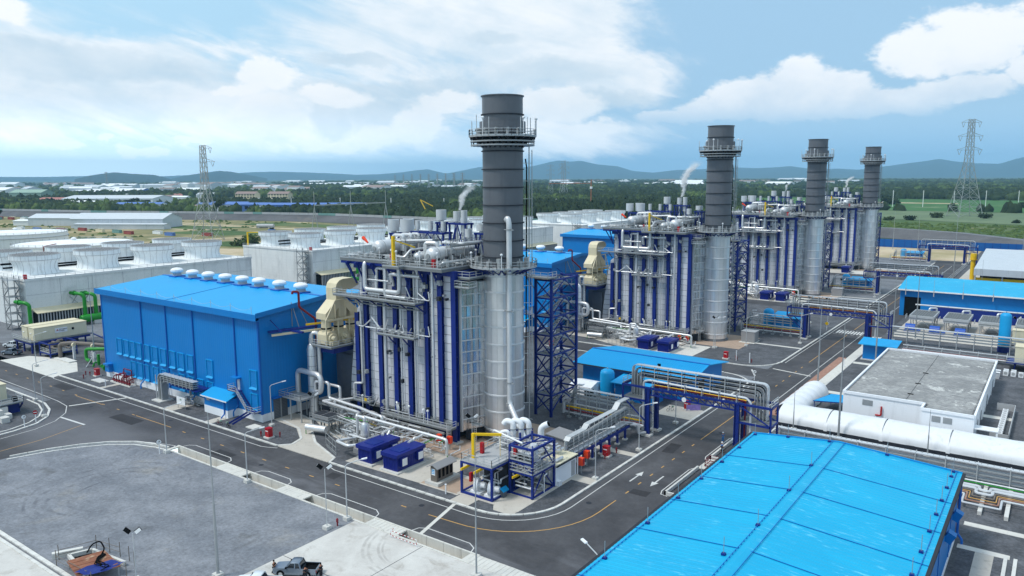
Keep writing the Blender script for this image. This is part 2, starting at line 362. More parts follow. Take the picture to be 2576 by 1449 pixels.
    def rail(s, pts, h=1.1, step=1.8, w=.075, mid=2):
        pts = [Vector(p) for p in pts]
        for a, b in zip(pts[:-1], pts[1:]):
            L = (b-a).length; k = max(1, round(L/step))
            for i in range(k+1):
                p = a.lerp(b, i/k); s.bar(p, p+V(0, 0, h), w)
            for j in range(mid+1):
                z = V(0, 0, h*(1-j*.42)); s.bar(a+z, b+z, w)
            s.bar(a+V(0, 0, .08), b+V(0, 0, .08), .03, .14)
        return s
    def mesh(s, name, mats, o=(0, 0, 0), smooth=False):
        me = bpy.data.meshes.new(name); ox, oy, oz = o
        me.from_pydata([(x-ox, y-oy, z-oz) for x, y, z in s.v], [], s.f)
        if mats: me.materials.append(MATS[mats])
        me.update()
        if smooth: me.shade_smooth(); me.set_sharp_from_angle(angle=rad(38))
        return me
def link(name, data, parent=None, loc=(0, 0, 0)):
    o = bpy.data.objects.new(name, data); COL.objects.link(o); o.location = loc
    if parent: o.parent = parent
    return o
ALLT = []
class T:
    """a thing: an Empty at its base; parts are meshes in its local space"""
    def __init__(s, name, label, cat, o, group=None):
        s.o = tuple(o); s.e = link(name, None, None, o); s.e['label'] = label; s.e['category'] = cat; s.e.empty_display_size = .3
        if group: s.e['group'] = group
        ALLT.append(s.e)
    def part(s, name, mb, m, parent=None, smooth=False, label=None):
        ob = link(name, mb.mesh(name, m, s.o, smooth), parent or s.e)
        if label: ob['label'] = label
        return ob
    def inst(s, name, me, loc, parent=None, rz=0, rot=None, scale=None):      # me has its own origin; loc in world coordinates
        ob = link(name, me, parent or s.e, (loc[0]-s.o[0], loc[1]-s.o[1], loc[2]-s.o[2])); ob.rotation_euler = rot or (0, 0, rz)
        if scale: ob.scale = scale
        return ob
def single(name, label, cat, mb, m, o, group=None, smooth=False):
    ob = link(name, mb.mesh(name, m, o, smooth), None, o); ob['label'] = label; ob['category'] = cat
    if group: ob['group'] = group
    return ob
def struct(name, mb, m, smooth=False, kind='structure', label=None):
    ob = link(name, mb.mesh(name, m, (0, 0, 0), smooth)); ob['kind'] = kind
    if label: ob['label'] = label
    return ob
def copy_tree(o, parent=None):
    c = o.copy(); COL.objects.link(c)
    if parent: c.parent = parent
    for ch in list(o.children): copy_tree(ch, c)
    return c
def dup(root, d, label, rz=None, group=None):
    c = copy_tree(root); c.location = Vector(root.location)+Vector(d); c['label'] = label
    if rz is not None: c.rotation_euler = (0, 0, rz)
    if group: c['group'] = group
    return c
def arc(cx, cy, r, a0, a1, n=10): return [(cx+r*math.cos(rad(a0+(a1-a0)*i/n)), cy+r*math.sin(rad(a0+(a1-a0)*i/n))) for i in range(n+1)]

# ------------------------------------------------------------------ ground
B = 40000
g = MB()
def rect(mb, x0, x1, y0, y1, z): mb.quad((x0, y0, z), (x1, y0, z), (x1, y1, z), (x0, y1, z))
TX0, TX1, TY0, TY1 = -43.5, 46, -39.3, -37.5         # the open drain is cut out of the sheet
rect(g, -B, B, TY1, B, -.04); rect(g, -B, B, -B, TY0, -.04); rect(g, -B, TX0, TY0, TY1, -.04); rect(g, TX1, B, TY0, TY1, -.04)
struct('ground', g, 'forest_floor')
yd = MB(); rect(yd, -330, 140, TY1, 445, -.02); rect(yd, -330, 140, -160, TY0, -.02); rect(yd, -330, TX0, TY0, TY1, -.02); rect(yd, TX1, 140, TY0, TY1, -.02)
struct('plant_yard', yd, 'gravel_light')

road = MB()
rect(road, -250, 34.2, -37.5, -27, 0)
rect(road, 16, 34.2, -27, -10, 0); rect(road, 23.5, 34.2, -10, 430, 0)
for k in (0, 1, 2): rect(road, -150, 23.5, 66.5+100.8*k, 75.2+100.8*k, 0)
rect(road, -92, -43.5, -95, -37.5, 0)
rect(road, 34.2, 100, -37.5, -28, 0); rect(road, 34.2, 46, -28, -6, 0); rect(road, 34.2, 38.5, -6, 440, 0.0)
rect(road, 46, 120, -160, -37.5, 0)
rect(road, -170, -112, -29, -20, 0)
struct('road', road, 'asphalt')

# raised gravel islands with kerbs -------------------------------------------------
def island(name, poly, m, z=.1):
    mb = MB().prism(poly, -.3, z); return struct(name, mb, m)
i1 = [(-112, -27.3), (15.5, -27.3)] + arc(15.5, -18.6, 8.7, -90, 0)[1:] + [(24.2, 58)] + arc(16.2, 58, 8, 0, 90)[1:] + [(-150, 66.2), (-150, -18.6)] + [(-122, -18.6), (-112, -23)]
I1 = island('gravel_bed', i1, 'gravel')
i2 = [(-150, 75.5), (16, 75.5)] + arc(16, 83.5, 8, -90, 0)[1:] + [(24.2, 160)] + arc(16.2, 160, 7.0, 0, 90)[1:] + [(-150, 167)]
I2 = island('gravel_bed', i2, 'gravel')
i3 = [(-150, 176.3), (18, 176.3)] + arc(18, 182.5, 6.2, -90, 0)[1:] + [(24.2, 262)] + arc(18.2, 262, 6, 0, 90)[1:] + [(-150, 268)]
I3 = island('gravel_bed', i3, 'gravel_light')
I4 = island('gravel_bed', [(-150, 277.1), (24.2, 277.1), (24.2, 352), (16, 362), (-150, 362)], 'gravel_light')
lot = [(3.9, -39.35), (3.9, -69), (-62, -69)] + [(-61.5, -57), (-60, -52), (-57.8, -47.5), (-54.8, -43.6), (-51, -40.8), (-46.5, -39.35)]
LOT = island('gravel_lot', lot, 'lot', .03)
left = [(-250, -39.4), (-96, -39.4), (-90, -39.6), (-84.5, -41), (-80, -43.3), (-77, -46.5), (-75.6, -51), (-75.3, -56), (-75.3, -95), (-250, -95)]
ILf = island('gravel_bed', left, 'gravel')
right = [(38.6, -6), (38.6, 440), (120, 440), (120, -28), (46, -28), (46, -6)]
IR = island('gravel_bed', right, 'gravel', .08)
ap = MB().prism([(3.95, -39.35), (46, -39.35), (46, -160), (-80, -160), (-80, -69.9), (3.95, -69.9)], -.3, .035); APR = struct('concrete_apron', ap, 'apron')
# apron joints
for x in (16.5, 29): struct('apron_joint', MB().box(x-.04, x+.04, -110, -39.4, .03, .04), 'gap_dark')
for y in (-51.4, -63.6): struct('apron_joint', MB().box(4, 45.9, y-.04, y+.04, .03, .04), 'gap_dark')

_st = {}
def stone_mesh(L, w=.42, h=.17):
    key = (round(L, 1), w, h)
    if key not in _st: _st[key] = MB().box(.03, key[0]-.03, -w/2, w/2, -.1, h).mesh('kerb_stone', 'kerb')
    return _st[key]
def kerb(parent, pts, L=2.0, w=.42, h=.17, name='kerb_stone'):
    for (x0, y0), (x1, y1) in zip(pts[:-1], pts[1:]):
        d = math.hypot(x1-x0, y1-y0); k = max(1, round(d/L)); a = math.atan2(y1-y0, x1-x0)
        for i in range(k):
            o = link(name, stone_mesh(d/k, w, h), parent, (x0+(x1-x0)*i/k, y0+(y1-y0)*i/k, 0)); o.rotation_euler = (0, random.uniform(-.006, .006), a+random.uniform(-.004, .004))
kerb(I1, [(-112, -27.3), (-29.2, -27.3)]); kerb(I1, [(-15.6, -27.3), (15.5, -27.3)]); kerb(I1, arc(15.5, -18.6, 8.7, -90, 0, 8)); kerb(I1, [(24.2, -18.6), (24.2, 58)]); kerb(I1, arc(16.2, 58, 8, 0, 90, 6)); kerb(I1, [(16, 66.2), (-36, 66.2)], 3)
kerb(I1, [(-29.2, -27.3), (-27.6, -25.4), (-28.6, -22.6), (-33.5, -19.2), (-41, -17.6)], 2.2); kerb(I1, [(-15.6, -27.3), (-16.4, -25.5), (-25, -22.4), (-31, -18.3), (-36, -14.4), (-41, -13.4)], 2.2)
kerb(I2, [(-30, 75.5), (16, 75.5)], 3); kerb(I2, arc(16, 83.5, 8, -90, 0, 6)); kerb(I2, [(24.2, 83.5), (24.2, 160)], 3)
kerb(I3, [(24.2, 182), (24.2, 262)], 5); kerb(I4, [(24.2, 277), (24.2, 352)], 8)
kerb(ILf, [(-180, -39.4), (-96, -39.4)], 3); kerb(ILf, left[1:9], 1.6)
# second inner kerb of the left island
kerb(ILf, [(-96, -40.6), (-90, -40.8), (-85.2, -42.1), (-81.2, -44.3), (-78.5, -47.2), (-77, -51.2), (-76.8, -56)], 1.8, .3, .22)
kerb(IR, [(38.7, -6), (38.7, 130)], 3, .3, .2)
kerb(APR, [(-38, -69.4), (3.6, -69.4)], 2.2, .5, .16); kerb(APR, [(-38, -70.2), (3.6, -70.2)], 2.2, .4, .13)

# drain: floor, walls, cover slabs ----------------------------------------------------
dr = MB(); dr.quad((TX0, TY0, -1.3), (TX1, TY0, -1.3), (TX1, TY1, -1.3), (TX0, TY1, -1.3))
DRAIN = struct('drain', dr, 'concrete')
wall_me = {}
def drain_wall(x0, x1, y0, y1, z1):
    L = x1-x0; k = max(1, round(L/2.9))
    for i in range(k):
        key = (round(L/k, 2), z1)
        if key not in wall_me: wall_me[key] = MB().box(.03, L/k-.03, 0, y1-y0, -1.35, z1).mesh('wall_panel', 'concrete_pale')
        link('wall_panel', wall_me[key], DRAIN, (x0+L*i/k, y0, 0))
drain_wall(TX0, 24, TY1, TY1+.25, .16); drain_wall(TX0, 24, TY0-.3, TY0, .1); drain_wall(24, TX1, TY1, TY1+.25, .02); drain_wall(24, TX1, TY0-.3, TY0, .02)
slab_me = MB().box(.02, .66, 0, 2.3, -.12, .07).mesh('cover_slab', 'concrete_pale')
for a, b_ in ((-29.2, -22.2), (-13.6, -7.2), (5.6, 12.0), (22.6, 45.8), (-43.5, -42.6)):
    n = max(1, int((b_-a)/.68))
    for i in range(n): link('cover_slab', slab_me, DRAIN, (a+i*.68, TY0-.25, random.uniform(-.01, .01)))
# curved drain wall of the junction (lot side)
cpts = lot[3:]+[(-43.6, -39.0)]
kerb(LOT, cpts, 2.4, .3, .32, 'wall_panel'); kerb(LOT, [(x+.75, y-.75) for x, y in cpts], 2.4, .3, .12)

# painted markings -------------------------------------------------------------------
def strip(mb, pts, w, z=.006):
    pts = [Vector((x, y, z)) for x, y in pts]; L = []; R = []
    for i, p in enumerate(pts):
        d = (pts[min(i+1, len(pts)-1)]-pts[max(i-1, 0)]).normalized(); n = V(-d.y, d.x, 0)*w/2; L.append(p+n); R.append(p-n)
    o = len(mb.v); mb.v += [tuple(p) for p in L+R]; k = len(pts)
    mb.f += [(o+i, o+k+i, o+k+i+1, o+i+1) for i in range(k-1)]
wl = MB()
strip(wl, [(-118, -29.2), (-110.4, -29.3)], .01)
strip(wl, [(-28.4, -27.9), (-30, -28.6), (-31.5, -29.05), (-110.3, -29.25), (-111.6, -28.6), (-110.8, -27.9)], .15)
strip(wl, [(-14.8, -28.3), (-12.5, -28.9), (15.5, -28.9)] + arc(15.5, -18.6, 10.2, -90, 0)[1:] + [(25.6, -10), (25.1, 60)], .15)
strip(wl, [(25.1, 84), (25.1, 340)], .15); strip(wl, [(33.2, 30), (33.4, 340)], .15); strip(wl, [(-150, -36.7), (-99, -36.9), (-90, -37.1), (-84.5, -37.7), (-79.8, -40), (-76, -43.6), (-73.9, -48), (-73.2, -54), (-73.2, -70)], .15)
for a, b_ in ((-42.8, -29.3), (-22.3, -13.7), (-7.3, 5.4), (12, 22.4)):
    strip(wl, [(a+.2, -37.2), (a+.5, -36.0), (a+1.6, -35.4), (b_-1.6, -35.4), (b_-.4, -36.1), (b_, -37.2)], .15)
strip(wl, [(-61.2, -63), (-61, -57), (-59.2, -51.4), (-56.8, -46.7), (-53.6, -42.6), (-49.6, -39.4), (-46, -38.2), (-44, -37.6), (-43.4, -38.4)], .15)
strip(wl, [(-77.7, -41.85), (-69, -41.35)], .45); strip(wl, [(25.4, 73.4), (25.4, 68.4)], .01)
for a, b_ in ((9.6, 23.4), (-7.4, 5.6)): strip(wl, [(35.2, a), (34.1, a+.2), (33.7, a+1.4), (33.7, b_-1.4), (34.2, b_-.2), (35.4, b_)], .15)
for i in range(6): strip(wl, [(36.5+.0, -12.5-i*4.2), (40.5, -12.5-i*4.2)], .15)
for i in range(9): wl.quad((26.1+i*.8, 130.4, .006), (26.6+i*.8, 130.4, .006), (26.6+i*.8, 135.2, .006), (26.1+i*.8, 135.2, .006))
for y in (128.8, 136.6):
    for i in range(5): strip(wl, [(25.8+i*1.6, y), (26.8+i*1.6, y)], .18)
strip(wl, [(20.5, 72.8), (23.0, 67.6)], .4)
# arrows
for x, s_, y in ((28.15, 1, -3.2), (31.55, -1, -3.1)):
    wl.add([(x-.12, y-2.4*s_, .006), (x+.12, y-2.4*s_, .006), (x+.12, y+.6*s_, .006), (x-.12, y+.6*s_, .006), (x-.55, y+.6*s_, .006), (x+.55, y+.6*s_, .006), (x, y+2.4*s_, .006)], [(0, 1, 2, 3) if s_ > 0 else (3, 2, 1, 0), (4, 5, 6) if s_ > 0 else (6, 5, 4)])
struct('road_marking', wl, 'paint_white', label='white painted edge lines, arrows and crossing on the asphalt')
yl = MB()
for i in range(24):
    x = -140+i*6.0
    if not -91 < x < -80 and not -67 < x < -54 and x < -2: strip(yl, [(x, -32.7), (x+1.0, -32.68)], .2)
strip(yl, [(-91, -33.0), (-79.5, -32.9)], .16); strip(yl, [(-66.5, -32.7), (-54, -32.6)], .16)
strip(yl, [(5.6, -32.3), (6.6, -32.3)], .2); strip(yl, [(10.8, -32.25), (15.5, -32.0)] + arc(15.5, -17.8, 14.2, -90, 0, 12)[1:] + [(29.75, -12.9)], .16)
for i in range(7): strip(yl, [(29.75, -10+i*4.1), (29.75, -9+i*4.1)], .2)
strip(yl, [(29.75, 18.6), (29.75, 52)], .16)
for i in range(6): strip(yl, [(29.8, 56+i*5), (29.8, 57.4+i*5)], .2)
strip(yl, [(29.8, 88), (29.8, 128)], .16); strip(yl, [(29.8, 138), (29.8, 340)], .16)
strip(yl, [(-69.2, -41.8), (-66.6, -50), (-65.8, -62)], .13)
struct('road_marking', yl, 'paint_yellow', label='yellow painted centre lines on the asphalt')
# concrete joints across road 1 (cable ducts)
for a, b_ in (((11.5, -27.5), (13.9, -37.3)), ((-84.2, -37.4), (-80.2, -27.5)), ((24.4, 76.6), (33.8, 74.5))):
    mb = MB(); strip(mb, [a, b_], .55, .008); struct('duct_crossing', mb, 'concrete_pale')

# concrete pads on the gravel ---------------------------------------------------------
def pad(x0, x1, y0, y1, m='concrete_pale', z=.14, name='concrete_pad'): return struct(name, MB().box(x0, x1, y0, y1, -.1, z), m)
struct('driveway', MB().prism([(-28.9, -27.4), (-15.9, -27.4), (-16.8, -25.3), (-25.2, -22.0), (-31.2, -18), (-36, -14.2), (-42.4, -13.6), (-42.4, -18.6), (-34, -19.4), (-29, -22.6), (-28, -25.3)], -.2, .11), 'concrete')
struct('concrete_pad', MB().prism([(-36, -13.8), (-26, -18.2), (-14, -21), (-14, -6), (-36, -6)], -.2, .104), 'concrete')
struct('concrete_pad', MB().prism([(-13.9, -25.4), (2.5, -25.0), (2.5, -26.8), (10, -26.6), (10, -13), (6, -13), (6, -6), (-13.9, -6)], -.2, .106), 'concrete')
struct('concrete_pad', MB().box(-13.8, 6, -13.5, 8.5, -.2, .112), 'concrete_brown')
struct('concrete_pad', MB().box(2.4, 9.6, -24.8, -19.6, -.2, .118), 'concrete_brown')
struct('gravel_patch', MB().box(4.4, 8.4, -18.6, -14, -.2, .121), 'gravel'); struct('gravel_patch', MB().box(1.0, 10, -27.0, -25.2, -.2, .124), 'gravel')
pad(9.4, 20.6, -24.6, -8, 'concrete', .127); pad(10.2, 13.6, -27, -24.6, 'concrete', .116); pad(16.5, 20.5, -26, -20.8, 'concrete', .117)
struct('gravel_patch', MB().prism([(13.7, -24.7), (16.4, -24.7), (17.6, -26.4), (13.7, -27.0)], -.2, .13), 'gravel')
pad(20.4, 24.0, -10.4, -8.2, 'concrete', .12); pad(12, 24.0, 3.8, 5.4, 'concrete', .12); pad(16.5, 24, 27.5, 34.5, 'concrete', .12)
pad(-66.5, -63.2, -27.2, -21.2, 'concrete', .12); pad(-51.8, -49.6, -27.2, -21.2, 'concrete', .12); pad(-93, -91.6, -27.2, -21.2, 'concrete', .12)
struct('concrete_road', MB().prism([(-141, -29.1), (-111, -29.1), (-112.6, -26.6), (-110, -20.5), (-102.4, -19), (-102.4, -8), (-140, -22.5)], -.2, .016), 'concrete_pale')
for i, (cx_, cy_) in enumerate(((-40.9, -23.7), (-98.5, -24.2), (-127, -19.2))):
    w = (1.2, 2.2, 4.2)[i]
    single('hatch_slab', ('low white concrete hatch slab in front of the turbine hall corner', 'long white concrete slab on gravel near the red hose cabinet and bollards', 'wide white concrete slabs beside the brown pipe stands')[i], 'slab', MB().box(cx_-w, cx_+w, cy_-1, cy_+1, .05, .3), 'kerb', (cx_, cy_, .1))
# second and later unit pads
for k in (1, 2, 3):
    o = 100.8*k
    struct('concrete_pad', MB().box(-14, 10.5, -9+o, 8.5+o, -.2, .106), 'concrete_brown'); pad(-3.6, 3.4, -23.6+o, -10.5+o, 'concrete_pale', .11); struct('concrete_pad', MB().prism([(-42, -18+o), (-30, -19+o), (-16, -25+o), (-4, -25+o), (-4, -9.2+o), (-42, -9.2+o)], -.2, .103), 'concrete')
    pad(7.2, 11.6, 101-100.8+o-.3, 106-100.8+o, 'concrete_pale', .12); pad(10, 24, .8+o, 2.0+o, 'concrete_pale', .115)
# brick footpath by the right-hand road
struct('footpath', MB().box(34.6, 36.4, 40, 98, -.1, .09), 'brick'); struct('footpath', MB().box(36.45, 38.55, 40, 130, -.1, .07), 'concrete_pale')
# right yard concrete
pad(40.5, 69, 134, 172, 'concrete', .1); pad(40, 74, 62, 64, 'concrete_pale', .1); pad(38.8, 44, 93, 95, 'concrete_pale', .11); pad(71.4, 90, 7.0, 8.3, 'concrete_pale', .11); pad(71.4, 77, -.7, .5, 'concrete_pale', .11); pad(73.4, 75.4, -30, -.75, 'concrete', .11); pad(76.4, 76.8, -30, -.2, 'kerb', .2); pad(77.4, 77.8, -30, -.2, 'kerb', .2)
pad(42, 118, 240, 330, 'concrete', .095)

# worn patches and covers on the carriageway
rp_ = random.Random(4)
for x0, x1, y0, y1 in ((-36, -31, -36.2, -34), (-70, -61.5, -36.4, -33.4), (-12, -9.6, -31.6, -29.6), (29.9, 32.8, -9.5, -7.4), (26.2, 28.6, 9, 14), (36.5, 43, -34, -30.4), (-104, -97, -32.4, -29.8), (30.2, 32.8, 40, 47)):
    struct('asphalt_patch', MB().prism([(x0+rp_.uniform(0, .5), y0), (x1, y0+rp_.uniform(0, .4)), (x1-rp_.uniform(0, .5), y1), (x0, y1-rp_.uniform(0, .4))], -.1, .004), 'asphalt_patch')
for x, y in ((-24, -34.4), (-58, -30.4), (8, -30.6), (31.4, 24), (27, -16), (-80, -35)): struct('manhole_cover', MB().lathe(x, y, [(.42, .0), (.42, .012)], 16), 'gap_dark')

# ================================================================== generating units
UNITS = []            # (thing, label template, last unit index that shows it)
UN = ('nearest unit', 'second unit', 'third unit', 'farthest unit')
DY = 100.8
def unit(name, tmpl, cat, o, group, last=3):
    t = T(name, tmpl.format(u=UN[0]), cat, o, group); UNITS.append((t, tmpl, last)); return t

# ---------------------------------------------------------------- exhaust stack
st = unit('exhaust_stack', 'tall round exhaust stack, dark grey above and aluminium clad below, of the {u}', 'chimney', (0, 0, 0), 'exhaust stacks')
R0 = 3.5
st.part('lower_shell', MB().lathe(0, 0, [(3.95, .1), (3.95, .45), (3.45, .5), (3.45, 30.6)], 40), 'grey_duct', smooth=True)
zs = [.7, 2.0, 5.4, 8.4, 11.5, 14.5, 17.5, 20.6, 23.6, 26.7, 29.5, 30.6]
NS = 20; da = 2*math.pi/NS
for z0, z1 in zip(zs[:-1], zs[1:]):
    me = MB().lathe(0, 0, [(R0+.035, 0), (R0+.035, z1-z0-.03)], 4, False, 0, da-.006).mesh('cladding_sheet', 'alu', smooth=True)
    for i in range(NS):
        if -2.2 < ((i*da+da/2+.93+math.pi) % (2*math.pi))-math.pi < 2.2:           # the half that can be seen
            st.inst('cladding_sheet', me, (0, 0, z0), rz=i*da, rot=(random.uniform(-.0015, .0015), random.uniform(-.0015, .0015), i*da))
for z in zs[1:-1]: st.part('ring', MB().lathe(0, 0, [(R0+.03, z-.2), (R0+.2, z-.16), (R0+.22, z), (R0+.2, z+.14), (R0+.03, z+.18)], 40, False), 'alu_white', smooth=True)
st.part('upper_shell', MB().lathe(0, 0, [(R0-.02, 30.5), (R0-.02, 60), (R0-.3, 60), (R0-.3, 52)], 48, False), 'stack_dark', smooth=True)
for z in (59.95, 56.86, 50.76, 47.7, 44.66, 41.63, 38.6, 35.57, 32.75): st.part('ring', MB().lathe(0, 0, [(R0-.03, z-.09), (R0+.2, z-.08), (R0+.2, z+.08), (R0-.03, z+.09)], 48, False), 'gap_dark' if z != 59.95 else 'stack_dark')
def ringdeck(z, r, name='platform'):
    p = st.part(name, MB().lathe(0, 0, [(R0+.02, z-.12), (r, z-.12), (r, z+.1), (R0+.02, z+.1)], 28), 'deck_grey')
    mb = MB(); pts = [(r*math.cos(t), r*math.sin(t), z) for t in np.linspace(0, 2*math.pi, 29)]; mb.rail(pts, 1.15, 1.9)
    st.part('railing', mb, 'steel_light', p); return p
pu = ringdeck(53.2, 5.75)
for z, rr in ((52.4, 5.55), (51.75, 5.5)): st.part('cable_ring', MB().lathe(0, 0, [(rr-.15, z-.12), (rr, z-.12), (rr, z+.1), (rr-.15, z+.1)], 28), 'steel', pu)
mb = MB()
for i in range(24):
    t = 2*math.pi*i/24; c, s_ = math.cos(t), math.sin(t)
    mb.bar((5.4*c, 5.4*s_, 53.1), (5.4*c, 5.4*s_, 51.6), .08); mb.bar((R0*c, R0*s_, 52.9), (5.6*c, 5.6*s_, 52.9), .2, .35); mb.bar((R0*c, R0*s_, 51.4), (4.6*c, 4.6*s_, 52.8), .22)
st.part('bracket', mb, 'gap_dark', pu)
st.part('wind_screen', MB().lathe(0, 0, [(R0+.45, 53.9), (R0+.45, 55.7), (R0+.4, 55.7), (R0+.4, 53.9)], 28, False), 'stack_dark', pu)
mb = MB()
for i, t in enumerate((2.6, 2.75, 3.4, 4.5, 4.95, 5.9, 6.15, .35, .6, 1.2)):
    h = (3.0, 2.6, 2.8, 3.4, 3.0, 3.0)[i % 6]; c, s_ = 5.75*math.cos(t), 5.75*math.sin(t); mb.bar((c, s_, 53.2), (c, s_, 53.2+h), .09)
st.part('lightning_rod', mb, 'steel_light', pu)
for t in (2.65, 4.75, 6.0, .5):
    c, s_ = 5.75*math.cos(t), 5.75*math.sin(t); a = MB().bar((c, s_, 53.2), (c, s_, 56.0), .09).lathe(c, s_, [(.05, 55.9), (.24, 56.0), (.26, 56.2), (.1, 56.35)], 8); st.part('lamp', a, 'white', pu)
for t in np.linspace(3.3, 6.0, 7):
    c, s_ = (R0+.7)*math.cos(t), (R0+.7)*math.sin(t); st.part('sampling_port', MB().cyl((c*.85, s_*.85, 54.3), (c*1.12, s_*1.12, 54.4), .22, 8).box(c-.2, c+.2, s_-.2, s_+.2, 53.3, 54.2), 'steel', pu, True)
pl = ringdeck(31.0, 5.9)
mb = MB()
for i in range(22):
    t = 2*math.pi*i/22; c, s_ = math.cos(t), math.sin(t); t2 = t+.09
    for q in (t-.14, t+.14): mb.bar((R0*c, R0*s_, 29.8), (5.5*math.cos(q), 5.5*math.sin(q), 30.85), .16)
st.part('bracket', mb, 'navy', pl)
for i, t in enumerate(np.linspace(3.2, 6.4, 9)):
    c, s_ = 4.6*math.cos(t), 4.6*math.sin(t); st.part('instrument', MB().box(c-.35, c+.35, s_-.35, s_+.35, 31.1, 31.7+.5*(i % 3)).cyl((c, s_, 31.2), (c, s_, 32.6), .12, 6), 'steel', pl)
for t in (3.2, 4.1, 5.3, 6.2): c, s_ = 5.85*math.cos(t), 5.85*math.sin(t); st.part('lamp', MB().bar((c, s_, 31), (c, s_, 33.4), .09).lathe(c, s_, [(.05, 33.3), (.22, 33.4), (.24, 33.6), (.08, 33.7)], 8), 'white', pl)
# ladder and cable run on the right-hand flank
a_ = math.atan2(.66, .75); c, s_ = math.cos(a_), math.sin(a_)
mb = MB()
for q in (-.26, .0, .26): mb.bar((4.55*c-q*s_, 4.55*s_+q*c, 1), (4.55*c-q*s_, 4.55*s_+q*c, 51.6), .09)
for z in np.arange(1, 51.5, 1.0): mb.bar((4.55*c+.3*s_, 4.55*s_-.3*c, z), (4.55*c-.3*s_, 4.55*s_+.3*c, z), .06)
for z in np.arange(3, 51, 3.05): mb.bar((R0*c, R0*s_, z), (4.6*c, 4.6*s_, z), .09); mb.bar((5.1*c+.3*s_, 5.1*s_-.3*c, z), (4.6*c-.3*s_, 4.6*s_+.3*c, z), .07)
for q in (-.3, .3): mb.bar((5.05*c-q*s_, 5.05*s_+q*c, 8), (5.05*c-q*s_, 5.05*s_+q*c, 51), .06)
st.part('ladder', mb, 'steel_light')
st.part('cable_conduit', MB().tube([(4.0*c-.7*s_, 4.0*s_+.7*c, 49.5), (4.2*c-.7*s_, 4.2*s_+.7*c, 48), (4.0*c-.7*s_, 4.0*s_+.7*c, 6)], .12, 6), 'black')
# outlet duct between boiler and stack
od = st.part('outlet_duct', MB().prism([(-4.1, -7.1), (-2.3, -2.5), (-2.3, 2.5), (-4.1, 7.1)], 2.0, 28.5), 'grey_duct')
rows = np.linspace(2.1, 28.4, 14); pnt = lambda t: (-4.05+1.75*t, -7.12+4.5*t)
for z0, z1 in zip(rows[:-1], rows[1:]):
    for j in range(4):
        (xa, ya), (xb, yb) = pnt(j/4+.01), pnt(j/4+.24); L = math.hypot(xb-xa, yb-ya)
        me = MB().add([(0, 0, .05), (L/2, -.06, .05), (L, 0, .05), (0, 0, z1-z0-.02), (L/2, -.03, z1-z0-.02), (L, 0, z1-z0-.02)], [(0, 1, 4, 3), (1, 2, 5, 4)]).mesh('cladding_sheet', 'alu_shiny', smooth=True)
        st.inst('cladding_sheet', me, (xa+.04, ya-.02, z0), od, rot=(random.uniform(-.035, .035), 0, math.atan2(yb-ya, xb-xa)+random.uniform(-.04, .04)))
for z in rows[1:-1:1]: st.part('rib', MB().bar((-3.9, -7.0, z), (-2.3, -2.7, z), .3, .16), 'alu_white', od)
st.part('corner_trim', MB().bar((-2.25, -2.6, 2), (-2.25, -2.6, 28.5), .22).bar((-4.0, -7.15, 2), (-4.0, -7.15, 28.5), .4), 'alu_white', od)
st.part('duct_base', MB().box(-4.0, -2.4, -6, 6, .3, 1.9), 'gap_dark', od)
mb = MB().box(-2.8, -1.2, -5.8, -4.4, 3.0, 3.15).rail([(-2.8, -4.4, 3.1), (-2.8, -5.8, 3.1), (-1.2, -5.8, 3.1), (-1.2, -4.4, 3.1)], 1.1, 1.2)
for q in (-.25, .25): mb.bar((-2.0+q, -5.9, .1), (-2.0+q, -5.9, 3.1), .07)
for z in np.arange(.4, 3, .4): mb.bar((-2.25, -5.9, z), (-1.75, -5.9, z), .05)
st.part('access_platform', mb, 'steel_light', od)

# ---------------------------------------------------------------- boiler (heat recovery steam generator)
hb = unit('boiler', 'huge boiler block with blue columns, grey panels and rooftop drums of the {u}', 'boiler', (-16, -8, 0), 'boilers')
XC = [-28.7, -26.3, -22.5, -18.5, -14.9, -10.9, -7.6, -4.5]
hb.part('casing', MB().box(-28.6, -4.6, -7.55, 7.6, 3.4, 30.2), 'gap_dark')
RZ = np.linspace(3.8, 30.0, 18)
for x0, x1 in zip(XC[:-1], XC[1:]):
    w = x1-x0-.7
    me = MB().box(0, w, -.12, .1, .04, RZ[1]-RZ[0]-.05).mesh('panel', 'panel')
    for z in RZ[:-1]: hb.inst('panel', me, (x0+.35, -7.6, z), rot=(random.uniform(-.004, .004), 0, random.uniform(-.004, .004)))
for x in XC:
    t_ = 29.6 if x > -28 else 21.0
    c_ = hb.part('column', MB().box(x-.5, x+.5, -8.5, -8.4, 0, t_).box(x-.04, x+.04, -8.4, -7.72, 0, t_).box(x-.42, x+.42, -7.72, -7.64, 0, t_), 'navy')
    mb = MB()
    for z in np.arange(2.5, t_-.5, 2.6): mb.box(x-.46, x+.46, -8.4, -7.72, z, z+.07)
    hb.part('stiffener', mb, 'navy', c_); hb.part('footing', MB().box(x-.9, x+.9, -9.0, -7.2, 0, .35), 'kerb', c_)
hb.part('beam', MB().box(-28.9, -4.1, -8.5, -7.6, 29.6, 30.5), 'navy'); hb.part('beam', MB().box(-29, -4.2, -8.2, -7.6, 3.2, 3.75), 'steel')
hb.part('end_frame', MB().box(-4.6, -4.2, -8.3, 8, 28.7, 30.4).bar((-4.3, -7.2, 29.3), (-2.0, -2.6, 29.6), .5, 1.2), 'navy')
hb.part('underframe', MB().box(-28, -5, -7.3, 7.3, 1.6, 3.0).box(-27, -6, -6, 6, .1, 1.6), 'gap_dark')
